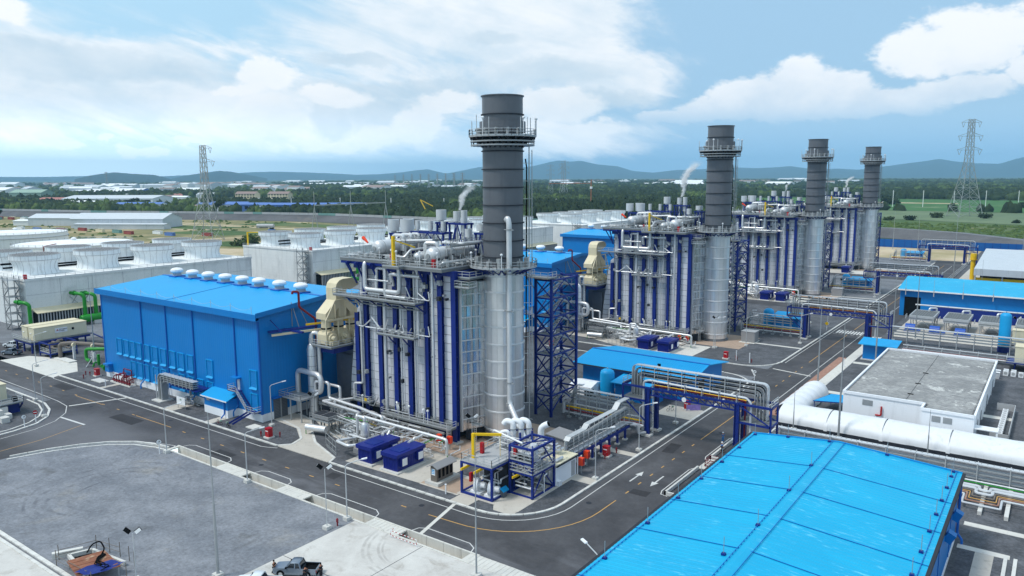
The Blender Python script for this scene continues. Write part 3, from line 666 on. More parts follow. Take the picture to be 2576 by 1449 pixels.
# sloped inlet duct
prof = [(-28.7, 3.6), (-32.7, 3.6), (-32.3, 8), (-31.6, 13), (-30.9, 18), (-30.0, 21.6), (-28.7, 22.6)]
idt = hb.part('inlet_duct', MB().extr(prof, 'y', -6.9, 6.9), 'panel')
for z in np.arange(5, 21.5, 1.54): hb.part('seam', MB().box(np.interp(z, [3.6, 8, 13, 18, 21.6], [-32.72, -32.3, -31.6, -30.9, -30.0]), -28.8, -7.0, -6.9, z, z+.06), 'gap_dark', idt)
hb.part('turbine_exhaust', MB().box(-38.6, -32.8, -5.2, 5.4, 2.4, 12.6).box(-37, -33.4, -5.7, -5.2, 2.4, 11.5), 'grey_duct')
hb.part('duct_vent', MB().box(-34.6, -32.4, -5.4, -3.2, 12.6, 13.3).box(-34.2, -33, -5, -3.6, 13.3, 14), 'alu_white')
# decks
def deck(x0, x1, y0, y1, z, sides='fblr', t=.22, m='grating', nm='platform', rl=1.1):
    p = hb.part(nm, MB().box(x0, x1, y0, y1, z-t, z), m); mb = MB()
    if 'f' in sides: mb.rail([(x0, y0, z), (x1, y0, z)], rl)
    if 'b' in sides: mb.rail([(x0, y1, z), (x1, y1, z)], rl)
    if 'l' in sides: mb.rail([(x0, y0, z), (x0, y1, z)], rl)
    if 'r' in sides: mb.rail([(x1, y0, z), (x1, y1, z)], rl)
    hb.part('railing', mb, 'steel_light', p); return p
dA = deck(-31.4, -16.6, -9.6, 9.4, 31.5, 'flb', .5); dB = deck(-17.6, -4.9, -10.8, 9.4, 31.0, 'frb', .5)
deck(-17.5, -13.5, -12.2, -10.8, 31.0, 'flr', .4); deck(-4.9, -1.6, -7.4, -2.2, 29.4, 'fr', .3); deck(-4.0, -.8, -8.6, -6.6, 27.9, 'flr', .15)
mb = MB()
for x in XC[:-1]: mb.bar((x, -8.0, 26.6), (x, -10.3, 31.0), .26); mb.bar((x, -8, 30.7), (x, -10.6, 30.7), .3, .4)
mb.box(-31.3, -5, -9.5, -9.2, 30.5, 31.0); mb.box(-31.4, -31.1, -9.4, 9, 30.5, 31); mb.bar((-31, -8.9, 31), (-28.7, -8.2, 27), .25)
hb.part('deck_brace', mb, 'navy')
pm = deck(-32.2, -11.0, -11.0, -8.7, 24.6, 'flr', .28)
hb.part('cable_tray', MB().box(-30.5, -11.5, -9.9, -9.0, 23.7, 23.85).box(-29, -11.2, -9.9, -9.2, 23.2, 23.3), 'steel', pm)
mb = MB()
for x in XC[:6]: mb.bar((x, -8.4, 22.6), (x, -10.8, 24.3), .2); mb.bar((x, -8.4, 24.3), (x, -10.9, 24.3), .2)
hb.part('brace', mb, 'navy', pm)
ps = deck(-21.3, -12.0, -10.4, -8.7, 18.2, 'flr', .25)
mb = MB()
for x in (-18.5, -14.9): mb.bar((x, -8.4, 16.0), (x, -10.3, 18), .2)
hb.part('brace', mb, 'navy', ps)
for x in (-20, -18, -16.5, -14): hb.part('valve', MB().box(x-.3, x+.3, -9.6, -9.1, 18.2, 19.0+.3*math.sin(x)).cyl((x, -9.4, 19), (x+.5, -9.4, 19.8), .09, 6), 'steel', ps)
pw = deck(-20.6, -4.0, -10.6, -8.7, 3.2, 'flr', .3, 'grating'); hb.part('cable_tray', MB().box(-20, -5, -10.9, -10.6, 2.3, 2.6).box(-20, -6, -10.2, -9.2, 1.7, 1.85), 'steel', pw)
deck(-28.4, -24, -10.2, -8.7, 4.5, 'flr', .25, 'grating')
mb = MB()
for x in (-3.9,):
    for q in np.linspace(0, math.pi, 7): mb.bar((x+.45*math.cos(q), -10.7-.45*math.sin(q), 1.2), (x+.45*math.cos(q), -10.7-.45*math.sin(q), 4.4), .05)
    for z in np.arange(1.2, 4.5, .55):
        for q in np.linspace(0, math.pi, 7)[:-1]: mb.bar((x+.45*math.cos(q), -10.7-.45*math.sin(q), z), (x+.45*math.cos(q+.52), -10.7-.45*math.sin(q+.52), z), .05)
hb.part('caged_ladder', mb, 'steel_light', pw)
for x in (-25.5, -13.5, -10, -9): hb.part('lamp', MB().bar((x, -10.5, 3.2), (x, -10.5, 5.6), .08).lathe(x, -10.5, [(.05, 5.5), (.2, 5.6), (.2, 5.85), (.05, 5.95)], 8), 'white', pw)
hb.part('sign_plate', MB().box(-25.2, -24.6, -10.35, -10.3, 4.7, 5.3), 'yellow')
# wall pipes
for pts, r in (([(-24.8, -7, 31), (-24.8, -9.6, 31.0), (-24.8, -9.6, 26.0), (-16.0, -9.6, 26.0), (-16.0, -9.6, 30.6)], .42), ([(-20, -8.9, 30.0), (-22.4, -8.9, 30.0), (-22.4, -9.1, 25.5), (-22.4, -9.1, 24.7)], .3),
               ([(-11.2, -9.3, 29.2), (-17.8, -9.3, 29.2), (-18.5, -9.3, 29.2), (-18.5, -8.6, 27)], .34), ([(-20.5, -9.0, 24.0), (-20.5, -9.0, 2.2)], .36), ([(-8.7, -9.0, 30.5), (-8.7, -9.0, 4.0)], .27), ([(-26.9, -9.0, 21.6), (-26.9, -9.0, 7.6), (-28.9, -9.4, 7.4), (-28.9, -9.4, 4.2), (-31, -12, 4.0)], .22),
               ([(-16.6, -8.9, 30), (-16.6, -8.9, 4)], .15), ([(-15.9, -8.9, 24), (-15.9, -8.9, 4)], .1), ([(-13.2, -8.9, 30), (-13.2, -8.9, 3.4)], .13), ([(-12.7, -8.9, 30.4), (-12.7, -8.9, 3.4)], .09), ([(-20.2, -8.9, 30.5), (-20.2, -8.9, 24.8)], .34), ([(-14.3, -9.8, 25.2), (-19.5, -9.8, 25.2), (-19.5, -9.8, 26.4)], .28), ([(-12.0, -9.2, 30.4), (-12.0, -9.2, 18)], .2),
               ([(-25, -9.3, 27.8), (-19, -9.3, 27.8)], .15), ([(-18.2, -8.9, 5.4), (-17.4, -9.2, 4.6), (-17.4, -9.2, 3.4)], .2)):
    hb.part('pipe', MB().tube(pts, r, 10), 'alu_pipe', smooth=True)
mb = MB()
for q in (-.2, .2): mb.bar((-12.35+q, -8.9, 3.2), (-12.35+q, -8.9, 24.6), .06)
for z in np.arange(3.4, 24.4, .45): mb.bar((-12.55, -8.9, z), (-12.15, -8.9, z), .045)
hb.part('ladder', mb, 'steel_light')
# drums
def drum(x, z, r, y0, y1, nm='drum'):
    mb = MB(); prof = [(0.02, 0), (r*.5, .12), (r*.85, .4), (r, .9), (r, (y1-y0)-.9), (r*.85, (y1-y0)-.4), (r*.4, (y1-y0)-.05)]
    vs = []; n = 20
    for rr, t in prof:
        for i in range(n): a = 2*math.pi*i/n; vs.append((x+rr*math.cos(a), y0+t, z+rr*math.sin(a)))
    fs = [(j*n+i, (j+1)*n+i, (j+1)*n+(i+1) % n, j*n+(i+1) % n) for j in range(len(prof)-1) for i in range(n)]
    mb.add(vs, fs); d = hb.part(nm, mb, 'alu_white', smooth=True)
    hb.part('manhole', MB().cyl((x-.1, y0+.1, z-.1), (x-.1, y0-.12, z-.1), r*.3, 10), 'steel', d)
    for y in np.arange(y0+1.5, y1-1, 2.2): hb.part('strap', MB().cyl((x, y, z), (x, y+.08, z), r+.04, 20), 'steel', d)
    hb.part('saddle', MB().box(x-r*.8, x+r*.8, y0+2, y0+2.6, 31, z-r*.4).box(x-r*.8, x+r*.8, y1-3, y1-2.4, 31, z-r*.4), 'steel', d); return d
drum(-23.2, 33.6, 1.35, -8.4, 7); drum(-9.6, 33.0, 1.35, -8.8, 7.5); drum(-13.0, 32.5, .85, -8.6, 3)
for i in range(5):
    x = -21.2+i*.0; y = -3.5+i*2.1
    hb.part('riser_pipe', MB().tube([(-23.2, y, 34.6), (-23.2, y, 35.7), (-20.6, y, 35.7), (-20.6, y, 32.8)], .3, 8), 'alu_pipe', smooth=True)
for pts, r in (([(-12.0, -7, 31.2), (-12.0, -7, 35.0), (-9.8, -6.4, 35.0), (-9.6, -6, 33.8)], .32), ([(-20.0, -6, 34.9), (-12, -5, 35.3)], .2), ([(-22, -7.4, 32.2), (-16.5, -7.6, 32.2), (-16.5, -6, 33.4), (-16.5, 2, 33.4)], .22), ([(-7.2, -9, 31.9), (-7.2, 6, 31.9)], .16), ([(-6.4, -9.6, 31.6), (-5.6, -9.6, 32.1), (-5.6, 4, 32.1)], .13), ([(-10.5, -4, 34.9), (-6, -4, 34.9), (-6, 2, 34.9)], .25)):
    hb.part('pipe', MB().tube(pts, r, 8), 'alu_pipe', smooth=True)
# upper walkway beside the drum
for xa, xb in ((-8, -7), (-19, -17.8)):
    wk = hb.part('walkway', MB().box(xa, xb, -6, 8, 34.3, 34.42), 'grating'); mb = MB().rail([(xa, 8, 34.4), (xa, -6, 34.4), (xb, -6, 34.4), (xb, 8, 34.4)], 1.05)
    for y in (-5.8, -1, 4, 7.8):
        for x in (xa, xb): mb.bar((x, y, 31), (x, y, 35), .1)
    hb.part('railing', mb, 'steel_light', wk)
mb = MB(); rr = random.Random(3)
for i in range(230):
    x = rr.choice([rr.uniform(-21, -11.5), rr.uniform(-8, -5.4), rr.uniform(-30, -25)]); y = rr.uniform(-9.8, 7); z = 31.2; h = rr.uniform(.4, 2.0); k = rr.random()
    if k < .35: mb.cyl((x, y, z), (x, y, z+h), rr.uniform(.06, .16), 6)
    elif k < .6: L = rr.uniform(.8, 3); mb.cyl((x, y, z+h*.6), (x, y+L, z+h*.6), rr.uniform(.06, .14), 6)
    elif k < .8: L = rr.uniform(.8, 3); mb.cyl((x, y, z+h*.6), (x+L, y, z+h*.6), rr.uniform(.05, .13), 6)
    else: w = rr.uniform(.15, .4); mb.box(x-w, x+w, y-w, y+w, z+h*.3, z+h*.3+w*2)
ob = hb.part('valve_gear', mb, 'steel_light'); ob['kind'] = 'stuff'
mb = MB()
for i in range(26):
    x = rr.choice([rr.uniform(-21, -11.5), rr.uniform(-8, -5.4)]); y = rr.uniform(-9.8, 6); z = 31.2+rr.uniform(.3, 1.6); mb.box(x-.2, x+.2, y-.2, y+.2, z, z+.5)
ob = hb.part('valve_actuators', mb, 'gap_dark'); ob['kind'] = 'stuff'
rr = random.Random(8)
for i in range(12):
    x = rr.uniform(-28, -11); z0, z1 = sorted((rr.uniform(3.6, 30), rr.uniform(3.6, 30)))
    if z1-z0 > 3: hb.part('conduit', MB().bar((x, -8.62-.1*(i % 3), z0), (x, -8.62-.1*(i % 3), z1), rr.uniform(.06, .12)), 'steel_light')
for i in range(40):
    x, z = rr.uniform(-28, -5), rr.choice((3.4, 4.6, 18.5, 24.9, 25.4, 27, 14, 9))+rr.uniform(0, 1.2); w = rr.uniform(.12, .34); hb.part('junction_box', MB().box(x-w, x+w, -9.3, -8.6, z, z+w*2.2), 'steel' if i % 3 else 'gap_dark')
for i in range(16):
    x = rr.uniform(-30, -12); z = rr.choice((24.7, 18.3, 3.3)); hb.part('pipe', MB().tube([(x, -9.4, z+.5), (x+rr.uniform(1, 3.5), -9.4, z+.5), (x+rr.uniform(1, 3.5), -9.4, z+rr.uniform(1.2, 2.6))], rr.uniform(.08, .16), 6), 'alu_pipe', smooth=True)
for x, y in ((-16.8, -10.6), (-14.2, -12), (-21, -9.4), (-6, -10.6), (-10, -10.6), (-29, -9.4)): hb.part('lamp', MB().bar((x, y, 31), (x, y, 33.6), .08).lathe(x, y, [(.05, 33.5), (.2, 33.6), (.2, 33.85), (.05, 33.95)], 8), 'white')
hb.part('fire_cabinet', MB().box(-7.6, -7.0, -10.3, -9.8, 31.2, 32.6), 'red'); hb.part('fire_cabinet', MB().box(-18.6, -18.2, -9.2, -8.8, 31.6, 32.8), 'red')
jc = hb.part('jib_crane', MB().box(-15.75, -15.3, -11.6, -11.1, 31, 36.3), 'yellow'); hb.part('jib_arm', MB().bar((-15.5, -11.3, 35.6), (-13.2, -8.3, 34.2), .22), 'yellow', jc)
# silencers on blue frames
def silencer(x, y, z0, z1, r, fz):
    s_ = hb.part('silencer', MB().lathe(x, y, [(r*.5, z0-.35), (r*.5, z0), (r, z0+.05), (r, z1), (r*.86, z1+.02), (r*.86, z1-.4)], 18, False), 'alu_white', smooth=True)
    hb.part('silencer_pipe', MB().cyl((x, y, fz), (x, y, z0), r*.32, 8), 'alu_pipe', s_)
def sframe(x0, x1, y0, y1, z0, z1):
    mb = MB()
    for x in (x0, x1):
        for y in (y0, y1): mb.box(x-.14, x+.14, y-.14, y+.14, z0, z1)
    for y in (y0, y1): mb.box(x0-.4, x1+.4, y-.15, y+.15, z1-.35, z1); mb.bar((x0, y, z0+.4), ((x0+x1)/2, y, z1-.3), .16); mb.bar((x1, y, z0+.4), ((x0+x1)/2, y, z1-.3), .16)
    for x in (x0, x1): mb.box(x-.15, x+.15, y0-.4, y1+.4, z1-.34, z1-.01); mb.bar((x, y0, z0+.4), (x, y1, z1-.4), .14)
    hb.part('silencer_frame', mb, 'navy')
sframe(-28.2, -23.6, .8, 3.4, 31.4, 35.6); silencer(-28.6, 2.0, 35.9, 38.2, 1.12, 31.4); silencer(-25.0, 2.0, 35.9, 38.3, 1.3, 31.4); silencer(-26.6, 4.2, 35.9, 38.3, 1.1, 31.4)
sframe(-22.4, -14.6, .8, 3.0, 31.4, 36.2); silencer(-21.7, 1.6, 36.4, 38.2, .46, 31.4); silencer(-18.4, 1.6, 36.4, 38.2, .46, 31.4); silencer(-15.2, 1.6, 36.4, 38.2, .46, 31.4)
sframe(-17.4, -16.2, 2.4, 3.6, 36.2, 38.0); silencer(-16.9, 3.0, 38.3, 40.3, .98, 36)
sframe(-14.0, -10.2, 2.0, 3.8, 31.4, 38.0); silencer(-12.9, 2.8, 38.2, 40.1, .66, 31.4); silencer(-11.2, 2.9, 36.2, 40.3, .62, 31.4)
silencer(-9.6, 2.2, 35.4, 37.0, .72, 31.4); sframe(-7.4, -5.4, 1.6, 3.4, 31.4, 36.4); silencer(-6.6, 2.4, 36.7, 37.9, 1.0, 31.4)
# windsock of the boiler roof
ws = unit('windsock', 'orange windsock on a pole above the boiler roof of the {u}', 'windsock', (-25.4, -9.2, 31.5), 'windsocks', 2)
ws.part('pole', MB().cyl((-25.4, -9.2, 31.5), (-25.4, -9.2, 35.6), .05, 6), 'steel'); ws.part('sock', MB().cyl((-25.35, -9.2, 35.5), (-23.9, -9.4, 34.6), .34, 8, .16), 'orange')

# ---------------------------------------------------------------- stair tower
tw = unit('stair_tower', 'open blue steel stair tower with grey zigzag stairs beside the stack of the {u}', 'stair tower', (-.6, 18, 0), 'stair towers')
TX, TY = (-2.4, 1.2), (13.6, 22.8); LV = [1.0, 4.45, 8.3, 12.4, 16.3, 19.9, 23.5, 27.0]
for x in TX:
    for y in TY: tw.part('post', MB().box(x-.22, x+.22, y-.22, y+.22, 0, 27.2), 'navy')
for z in LV[1:]:
    mb = MB()
    for y in TY: mb.box(TX[0], TX[1], y-.14, y+.14, z-.3, z)
    for x in TX: mb.box(x-.14, x+.14, TY[0], TY[1], z-.3, z)
    tw.part('beam', mb, 'navy')
for z0, z1 in zip(LV[:-1], LV[1:]):
    mb = MB()
    for y in TY: mb.bar((TX[0], y, z0), (TX[1], y, z1-.3), .2); mb.bar((TX[1], y, z0), (TX[0], y, z1-.3), .2)
    ym = sum(TY)/2
    for x in TX:
        mb.bar((x, TY[0], z0), (x, ym, z1-.3), .18); mb.bar((x, ym, z1-.3), (x, TY[1], z0), .18)
    tw.part('brace', mb, 'navy')
    p = tw.part('landing', MB().box(TX[0]+.2, TX[1]-.2, TY[0]+.2, TY[0]+1.9, z1-.16, z1-.04).box(TX[0]+.2, TX[1]-.2, TY[1]-1.9, TY[1]-.2, (z0+z1)/2-.1, (z0+z1)/2), 'grating')
    zm = (z0+z1)/2; mb = MB()
    for (ya, za, yb, zb, xx) in ((TY[0]+1.9, z0, TY[1]-1.9, zm, -1.7), (TY[1]-1.9, zm, TY[0]+1.9, z1, .3)):
        for q in (0, .9): mb.bar((xx+q, ya, za), (xx+q, yb, zb), .08, .3); mb.bar((xx+q, ya, za+1), (xx+q, yb, zb+1), .06); [mb.bar((xx+q, ya+(yb-ya)*t, za+(zb-za)*t), (xx+q, ya+(yb-ya)*t, za+(zb-za)*t+1), .05) for t in (0, .33, .66, 1)]
        for i in range(10): t = i/9; mb.box(xx, xx+.9, ya+(yb-ya)*t-.15, ya+(yb-ya)*t+.15, za+(zb-za)*t-.03, za+(zb-za)*t+.03)
    tw.part('stair_flight', mb, 'steel', p)
top = tw.part('top_deck', MB().box(-3.9, 1.2, 12.4, 15.4, 27.2, 27.4).bar((-3.8, 12.6, 27.2), (-2.4, 14, 24.4), .18), 'grating')
tw.part('railing', MB().rail([(-3.9, 12.4, 27.4), (1.2, 12.4, 27.4), (1.2, 15.4, 27.4)], 1.1).rail([(-3.9, 12.4, 27.4), (-3.9, 15.4, 27.4)], 1.1), 'steel_light', top)
mb = MB()
for q in (0, 1.0): mb.bar((-3.4+q, 12.4, 27.3), (-3.0+q, 5.2, 31.0), .1, .3); mb.bar((-3.4+q, 12.4, 28.4), (-3.0+q, 5.2, 32.1), .06)
tw.part('bridge_stair', mb, 'steel', top)

# ---------------------------------------------------------------- turbine hall
th = unit('turbine_hall', 'large blue turbine hall with white roof ventilators of the {u}', 'building', (-72, -5, 0), 'turbine halls', 2)
X0, X1, Y0, Y1, ZE, ZR, YR = -101.7, -42.0, -21.0, 11.0, 20.0, 22.5, -5.0
seam = [X0, -84, -74, -63.8, -49.5, X1]
for a, b_ in zip(seam[:-1], seam[1:]): th.part('wall_panel', MB().box(a+.06, b_-.06, Y0, Y0+.3, 1.62, ZE), 'wall_blue')
th.part('wall', MB().extr([(Y0+.3, 1.62), (Y1, 1.62), (Y1, ZE+.7), (YR, ZR-.15), (Y0+.3, ZE+.7)], 'x', X0, X1), 'wall_blue')
for a in seam[1:-1]:
    dp = th.part('downpipe', MB().cyl((a, Y0-.12, 1.9), (a, Y0-.12, ZE), .16, 8), 'trim_blue'); th.part('downpipe_foot', MB().tube([(a, Y0-.12, 2.3), (a-.1, Y0-1.2, 1.2), (a-.1, Y0-1.2, .2)], .17, 8), 'wall_blue_plain', dp)
th.part('corner_trim', MB().box(X0-.08, X0+.3, Y0-.1, Y0+.3, 1.6, ZE).box(X1-.3, X1+.08, Y0-.1, Y0+.3, 1.6, ZE), 'trim_blue')
th.part('plinth', MB().box(X0-.06, X1+.06, Y0-.06, Y1, 0, 1.6), 'white_wall')
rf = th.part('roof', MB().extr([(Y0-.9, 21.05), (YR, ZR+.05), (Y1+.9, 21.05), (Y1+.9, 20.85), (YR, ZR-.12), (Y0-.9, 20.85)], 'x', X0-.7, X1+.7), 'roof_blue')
th.part('fascia', MB().box(X0-.8, X1+.8, Y0-1.0, Y0-.9, 19.95, 21.2).box(X0-.8, X1+.8, Y0-.9, Y0, 19.9, 20.0), 'wall_blue_plain', rf)
th.part('barge_board', MB().bar((X1+.78, Y0-.9, 21.0), (X1+.78, YR, ZR), .1, .9).bar((X1+.78, YR, ZR), (X1+.78, Y1+.9, 21.0), .1, .9), 'wall_blue_plain', rf)
th.part('ridge_cap', MB().box(X0-.6, X1+.6, YR-.35, YR+.35, ZR+.02, ZR+.12), 'trim_blue', rf)
th.part('roof_joint', MB().bar((-72.5, Y0-.8, 21.1), (-72.5, YR, ZR+.08), .12, .06), 'trim_blue', rf)
mb = MB()
lx = np.linspace(X0+6, X1-1, 9)
for x in lx: mb.bar((x, Y0-.5, 21.1), (x, Y0-.5, 22.6), .06)
for a, b_ in zip(lx[:-1], lx[1:]):
    for i in range(4):
        f_ = lambda t: 22.2-.6*math.sin(math.pi*t); mb.bar((a+(b_-a)*i/4, Y0-.5, f_(i/4)), (a+(b_-a)*(i+1)/4, Y0-.5, f_((i+1)/4)), .035)
th.part('lightning_wire', mb, 'steel_light', rf)
for x in (-96.8, -90.0, -83.4, -76.6, -70.1, -64.0, -56.8, -49.7):
    vt = th.part('roof_ventilator', MB().lathe(x, -4.6, [(.95, 22.9), (.95, 23.5), (1.35, 23.6), (1.5, 23.85), (1.45, 24.2), (1.1, 24.5), (.5, 24.65), (.05, 24.7)], 16, False), 'white', smooth=True)
    th.part('ventilator_curb', MB().box(x-1.4, x+1.4, -6.0, -3.2, 22.3, 22.75), 'trim_blue', vt); th.part('ventilator_neck', MB().lathe(x, -4.6, [(1.05, 22.7), (.98, 23.4)], 14, False), 'deck_grey', vt)
def hall_window(x, z0, z1, w=2.1):
    fr = th.part('louvre_window', MB().box(x, x+w, Y0-.1, Y0-.02, z0, z1), 'louvre_blue')
    th.part('frame', MB().box(x-.14, x, Y0-.26, Y0, z0-.1, z1+.1).box(x+w, x+w+.14, Y0-.26, Y0, z0-.1, z1+.1).box(x, x+w, Y0-.26, Y0, z1, z1+.12), 'roof_blue', fr)
    th.part('sill', MB().extr([(Y0-.5, z0-.3), (Y0, z0-.3), (Y0, z0+.05), (Y0-.1, z0+.05)], 'x', x-.15, x+w+.15), 'roof_blue', fr)
    me = hall_window.me.get((w,)) or MB().box(0, w, -.05, 0, 0, .07).mesh('slat', 'wall_blue_plain'); hall_window.me[(w,)] = me
    for i in range(9): th.inst('slat', me, (x, Y0-.1, z0+.2+i*(z1-z0-.3)/9), fr)
hall_window.me = {}
for x in (-95.4, -92.4, -89.6, -86.9, -83.4, -80.2, -76.8, -73.2, -69.9, -66.5, -59.5, -45.0): hall_window(x, 6.7, 10.0, 1.95)
for x in (-89.7, -87.0, -84.2, -80.3, -77, -70, -66.6, -63.2, -59.7): hall_window(x, 2.2, 5.4, 1.95)
hall_window(-45.0, 2.4, 5.4, 1.9)
dr_ = th.part('roller_door', MB().box(X1, X1+.1, -18.4, -15.2, .12, 4.0), 'door_grey')
th.part('door_canopy', MB().bar((X1+.5, -18.8, 4.4), (X1+.5, -14.4, 4.4), 1.0, .2), 'trim_blue', dr_)
mb = MB()
for z in np.arange(.4, 4, .3): mb.box(X1+.1, X1+.14, -18.35, -15.25, z, z+.05)
th.part('door_slats', mb, 'grey_duct', dr_)
ax = th.part('annex', MB().box(-57.4, -49.6, -23.4, -21.0, 1.6, 3.7), 'wall_blue'); th.part('annex_plinth', MB().box(-57.45, -49.55, -23.45, -21, 0, 1.6), 'white_wall', ax)
th.part('annex_roof', MB().extr([(-23.9, 3.65), (-21, 4.75), (-21, 4.6), (-23.9, 3.5)], 'x', -57.9, -49.1), 'roof_blue', ax); th.part('annex_gutter', MB().box(-57.9, -49.1, -24.0, -23.85, 3.45, 3.65), 'white', ax)
th.part('annex_vent', MB().box(-56.5, -55.5, -23.5, -23.4, 2.7, 3.3), 'deck_grey', ax); th.part('downpipe', MB().tube([(-50.4, -23.6, 3.5), (-50.4, -23.6, .9), (-50.6, -24.2, .3), (-50.6, -24.2, .05)], .13, 8), 'trim_blue', ax)
ss_ = th.part('outside_stair', MB().box(-50.6, -48, -22.5, -21, 5.35, 5.5).box(-44.6, -42.2, -22.6, -21, 2.1, 2.25), 'navy')
mb = MB()
for q in (-22.4, -21.3): mb.bar((-48, q, 5.4), (-44.6, q, 2.2), .1, .34); mb.bar((-42.6, q-.0, 2.2), (-42.6, q, 2.2), .1)
for q in (-44.4, -43.4): mb.bar((q, -22.6, 2.1), (q-2.2, -25.2, .2), .12, .34)
for i in range(9): t = i/8; mb.box(-48+3.4*t-.15, -48+3.4*t+.15, -22.4, -21.3, 5.4-3.2*t-.04, 5.4-3.2*t)
th.part('stringer', mb, 'navy', ss_)
mb = MB().rail([(-50.6, -21, 5.5), (-50.6, -22.5, 5.5), (-48, -22.5, 5.5), (-44.6, -22.6, 2.2), (-42.2, -22.6, 2.2), (-42.2, -21, 2.2)], 1.05, 1.2); th.part('railing', mb, 'steel_light', ss_)
th.part('door', MB().box(-49.6, -48.6, -21.12, -21, 5.5, 7.6), 'white', ss_); th.part('door_hood', MB().box(-50.2, -48.1, -22.2, -21, 7.8, 8.1), 'wall_blue_plain', ss_)
th.part('end_porch', MB().box(X0+1.0, X0+3.2, -22.2, -21, 3.2, 3.6).box(X0+1.2, X0+3.0, -21.9, -21, 1.6, 3.2), 'wall_blue_plain')
ex = th.part('monorail', MB().box(-41.9, -36.2, -15.5, -14.9, 17.2, 17.5).bar((-41.9, -18.2, 19.6), (-38.6, -18.2, 17.6), .12), 'navy'); th.part('runway_beam', MB().bar((-40.6, -19.0, 16.9), (-35.6, -7, 17.2), .28, .4), 'cream', ex); th.part('walkway', MB().bar((-41.2, -19.2, 17.5), (-38.5, -10, 17.6), 1.2, .3), 'navy', ex)
vp = th.part('vent_pipe', MB().tube([(-38.4, -10.3, 14), (-38.4, -10.3, 19.0), (-39.8, -13.0, 21.6), (-39.8, -13.0, 24.6), (-40.4, -14, 24.7), (-40.4, -14, 24.2)], .22, 8), 'dark_red', smooth=True)
th.part('vent_support', MB().bar((-41.9, -13.2, 17.6), (-41.9, -13.2, 22.4), .12).bar((-39.8, -13.2, 17.6), (-41.9, -13.2, 22.4), .1).bar((-39.8, -11, 17.6), (-39.8, -13, 21.6), .1), 'steel', vp)

# ---------------------------------------------------------------- cream exhaust fan house between hall and boiler
fv = unit('fan_house', 'cream ventilation hood on three fan legs by the turbine hall, {u}', 'fan', (-35.5, -7, 0), 'ventilation hoods', 1)
hx = (-36.6, -33.8)
hood = [(-8.9, 22.6), (-8.9, 25.2), (-8.6, 26.1), (-7.9, 26.7), (-7.0, 26.9), (-4.6, 26.9), (-3.6, 26.6), (-3.0, 25.8), (-3.0, 25.4), (-5.2, 24.6), (-5.8, 25.0), (-6.2, 24.6), (-6.2, 22.6)]
hd = fv.part('hood', MB().extr(hood, 'x', *hx), 'cream')
fv.part('duct_leg', MB().extr([(-11.6, 19.4), (-11.6, 20.6), (-8.9, 22.9), (-6.9, 22.9), (-9.3, 20.4), (-9.3, 19.4)], 'x', *hx), 'cream'); fv.part('duct_leg', MB().extr([(-8.3, 19.4), (-8.3, 22.8), (-6.8, 22.8), (-6.4, 19.4)], 'x', *hx), 'cream'); fv.part('duct_leg', MB().extr([(-3.2, 19.4), (-3.2, 20.4), (-6.2, 22.9), (-8.0, 22.9), (-5.4, 20.2), (-5.4, 19.4)], 'x', *hx), 'cream')
mb = MB()
for y in (-12, -9, -6.2, -3): mb.bar((hx[1]+.5, y, 14.3), (hx[1]+.5, y, 19.4), .2)
mb.bar((hx[1]+.5, -12, 19.3), (hx[1]+.5, -2.4, 19.3), .3, .4); mb.bar((hx[1]+.5, -12, 19.4), (hx[1]+.5, -9.6, 23), .2); mb.bar((hx[1]+.5, -2.6, 19.4), (hx[1]+.5, -4.4, 23), .2); mb.bar((hx[1]+.5, -9.6, 23), (hx[1]+.5, -4.4, 23), .22)
for y in (-9.6, -7, -4.4): mb.bar((hx[1]+.5, y, 19.4), (hx[1]+.5, y, 23), .16)
fv.part('truss', mb, 'cream')
for y in (-10.4, -7.3, -4.2):
    f_ = fv.part('fan_casing', MB().lathe(-35.2, y, [(.95, 16.6), (.95, 19.4)], 14, False).extr([(y-1.2, 14.6), (y+1.2, 14.6), (y+1.2, 16.4), (y+.8, 17.0), (y-.8, 17.0), (y-1.2, 16.4)], 'x', -36.4, -33.6), 'cream')
    fv.part('fan_motor', MB().cyl((-33.5, y-.2, 15.8), (-32.3, y-.2, 15.8), .45, 10).box(-33.5, -32.4, y-.9, y+.5, 14.5, 15.3).cyl((-33.6, y, 15.7), (-33.2, y, 15.7), 1.0, 14), 'cream', f_); fv.part('flex_joint', MB().lathe(-35.2, y, [(1.0, 17.4), (1.0, 17.7)], 14, False), 'black', f_)
fp = fv.part('platform', MB().box(-38, -31.6, -12.4, -1.2, 14.1, 14.4), 'grating'); fv.part('railing', MB().rail([(-38, -12.4, 14.4), (-31.6, -12.4, 14.4), (-31.6, -1.2, 14.4)]), 'steel_light', fp); fv.part('platform_beam', MB().box(-37, -32.5, -11, -3, 12.9, 14.1).bar((-36, -11, 13), (-38.4, -9, 10.6), .3), 'navy', fp)
fv.part('crane_rail', MB().bar((-38.5, -12.6, 18.2), (-33, -1.5, 18.6), .25, .35), 'yellow')

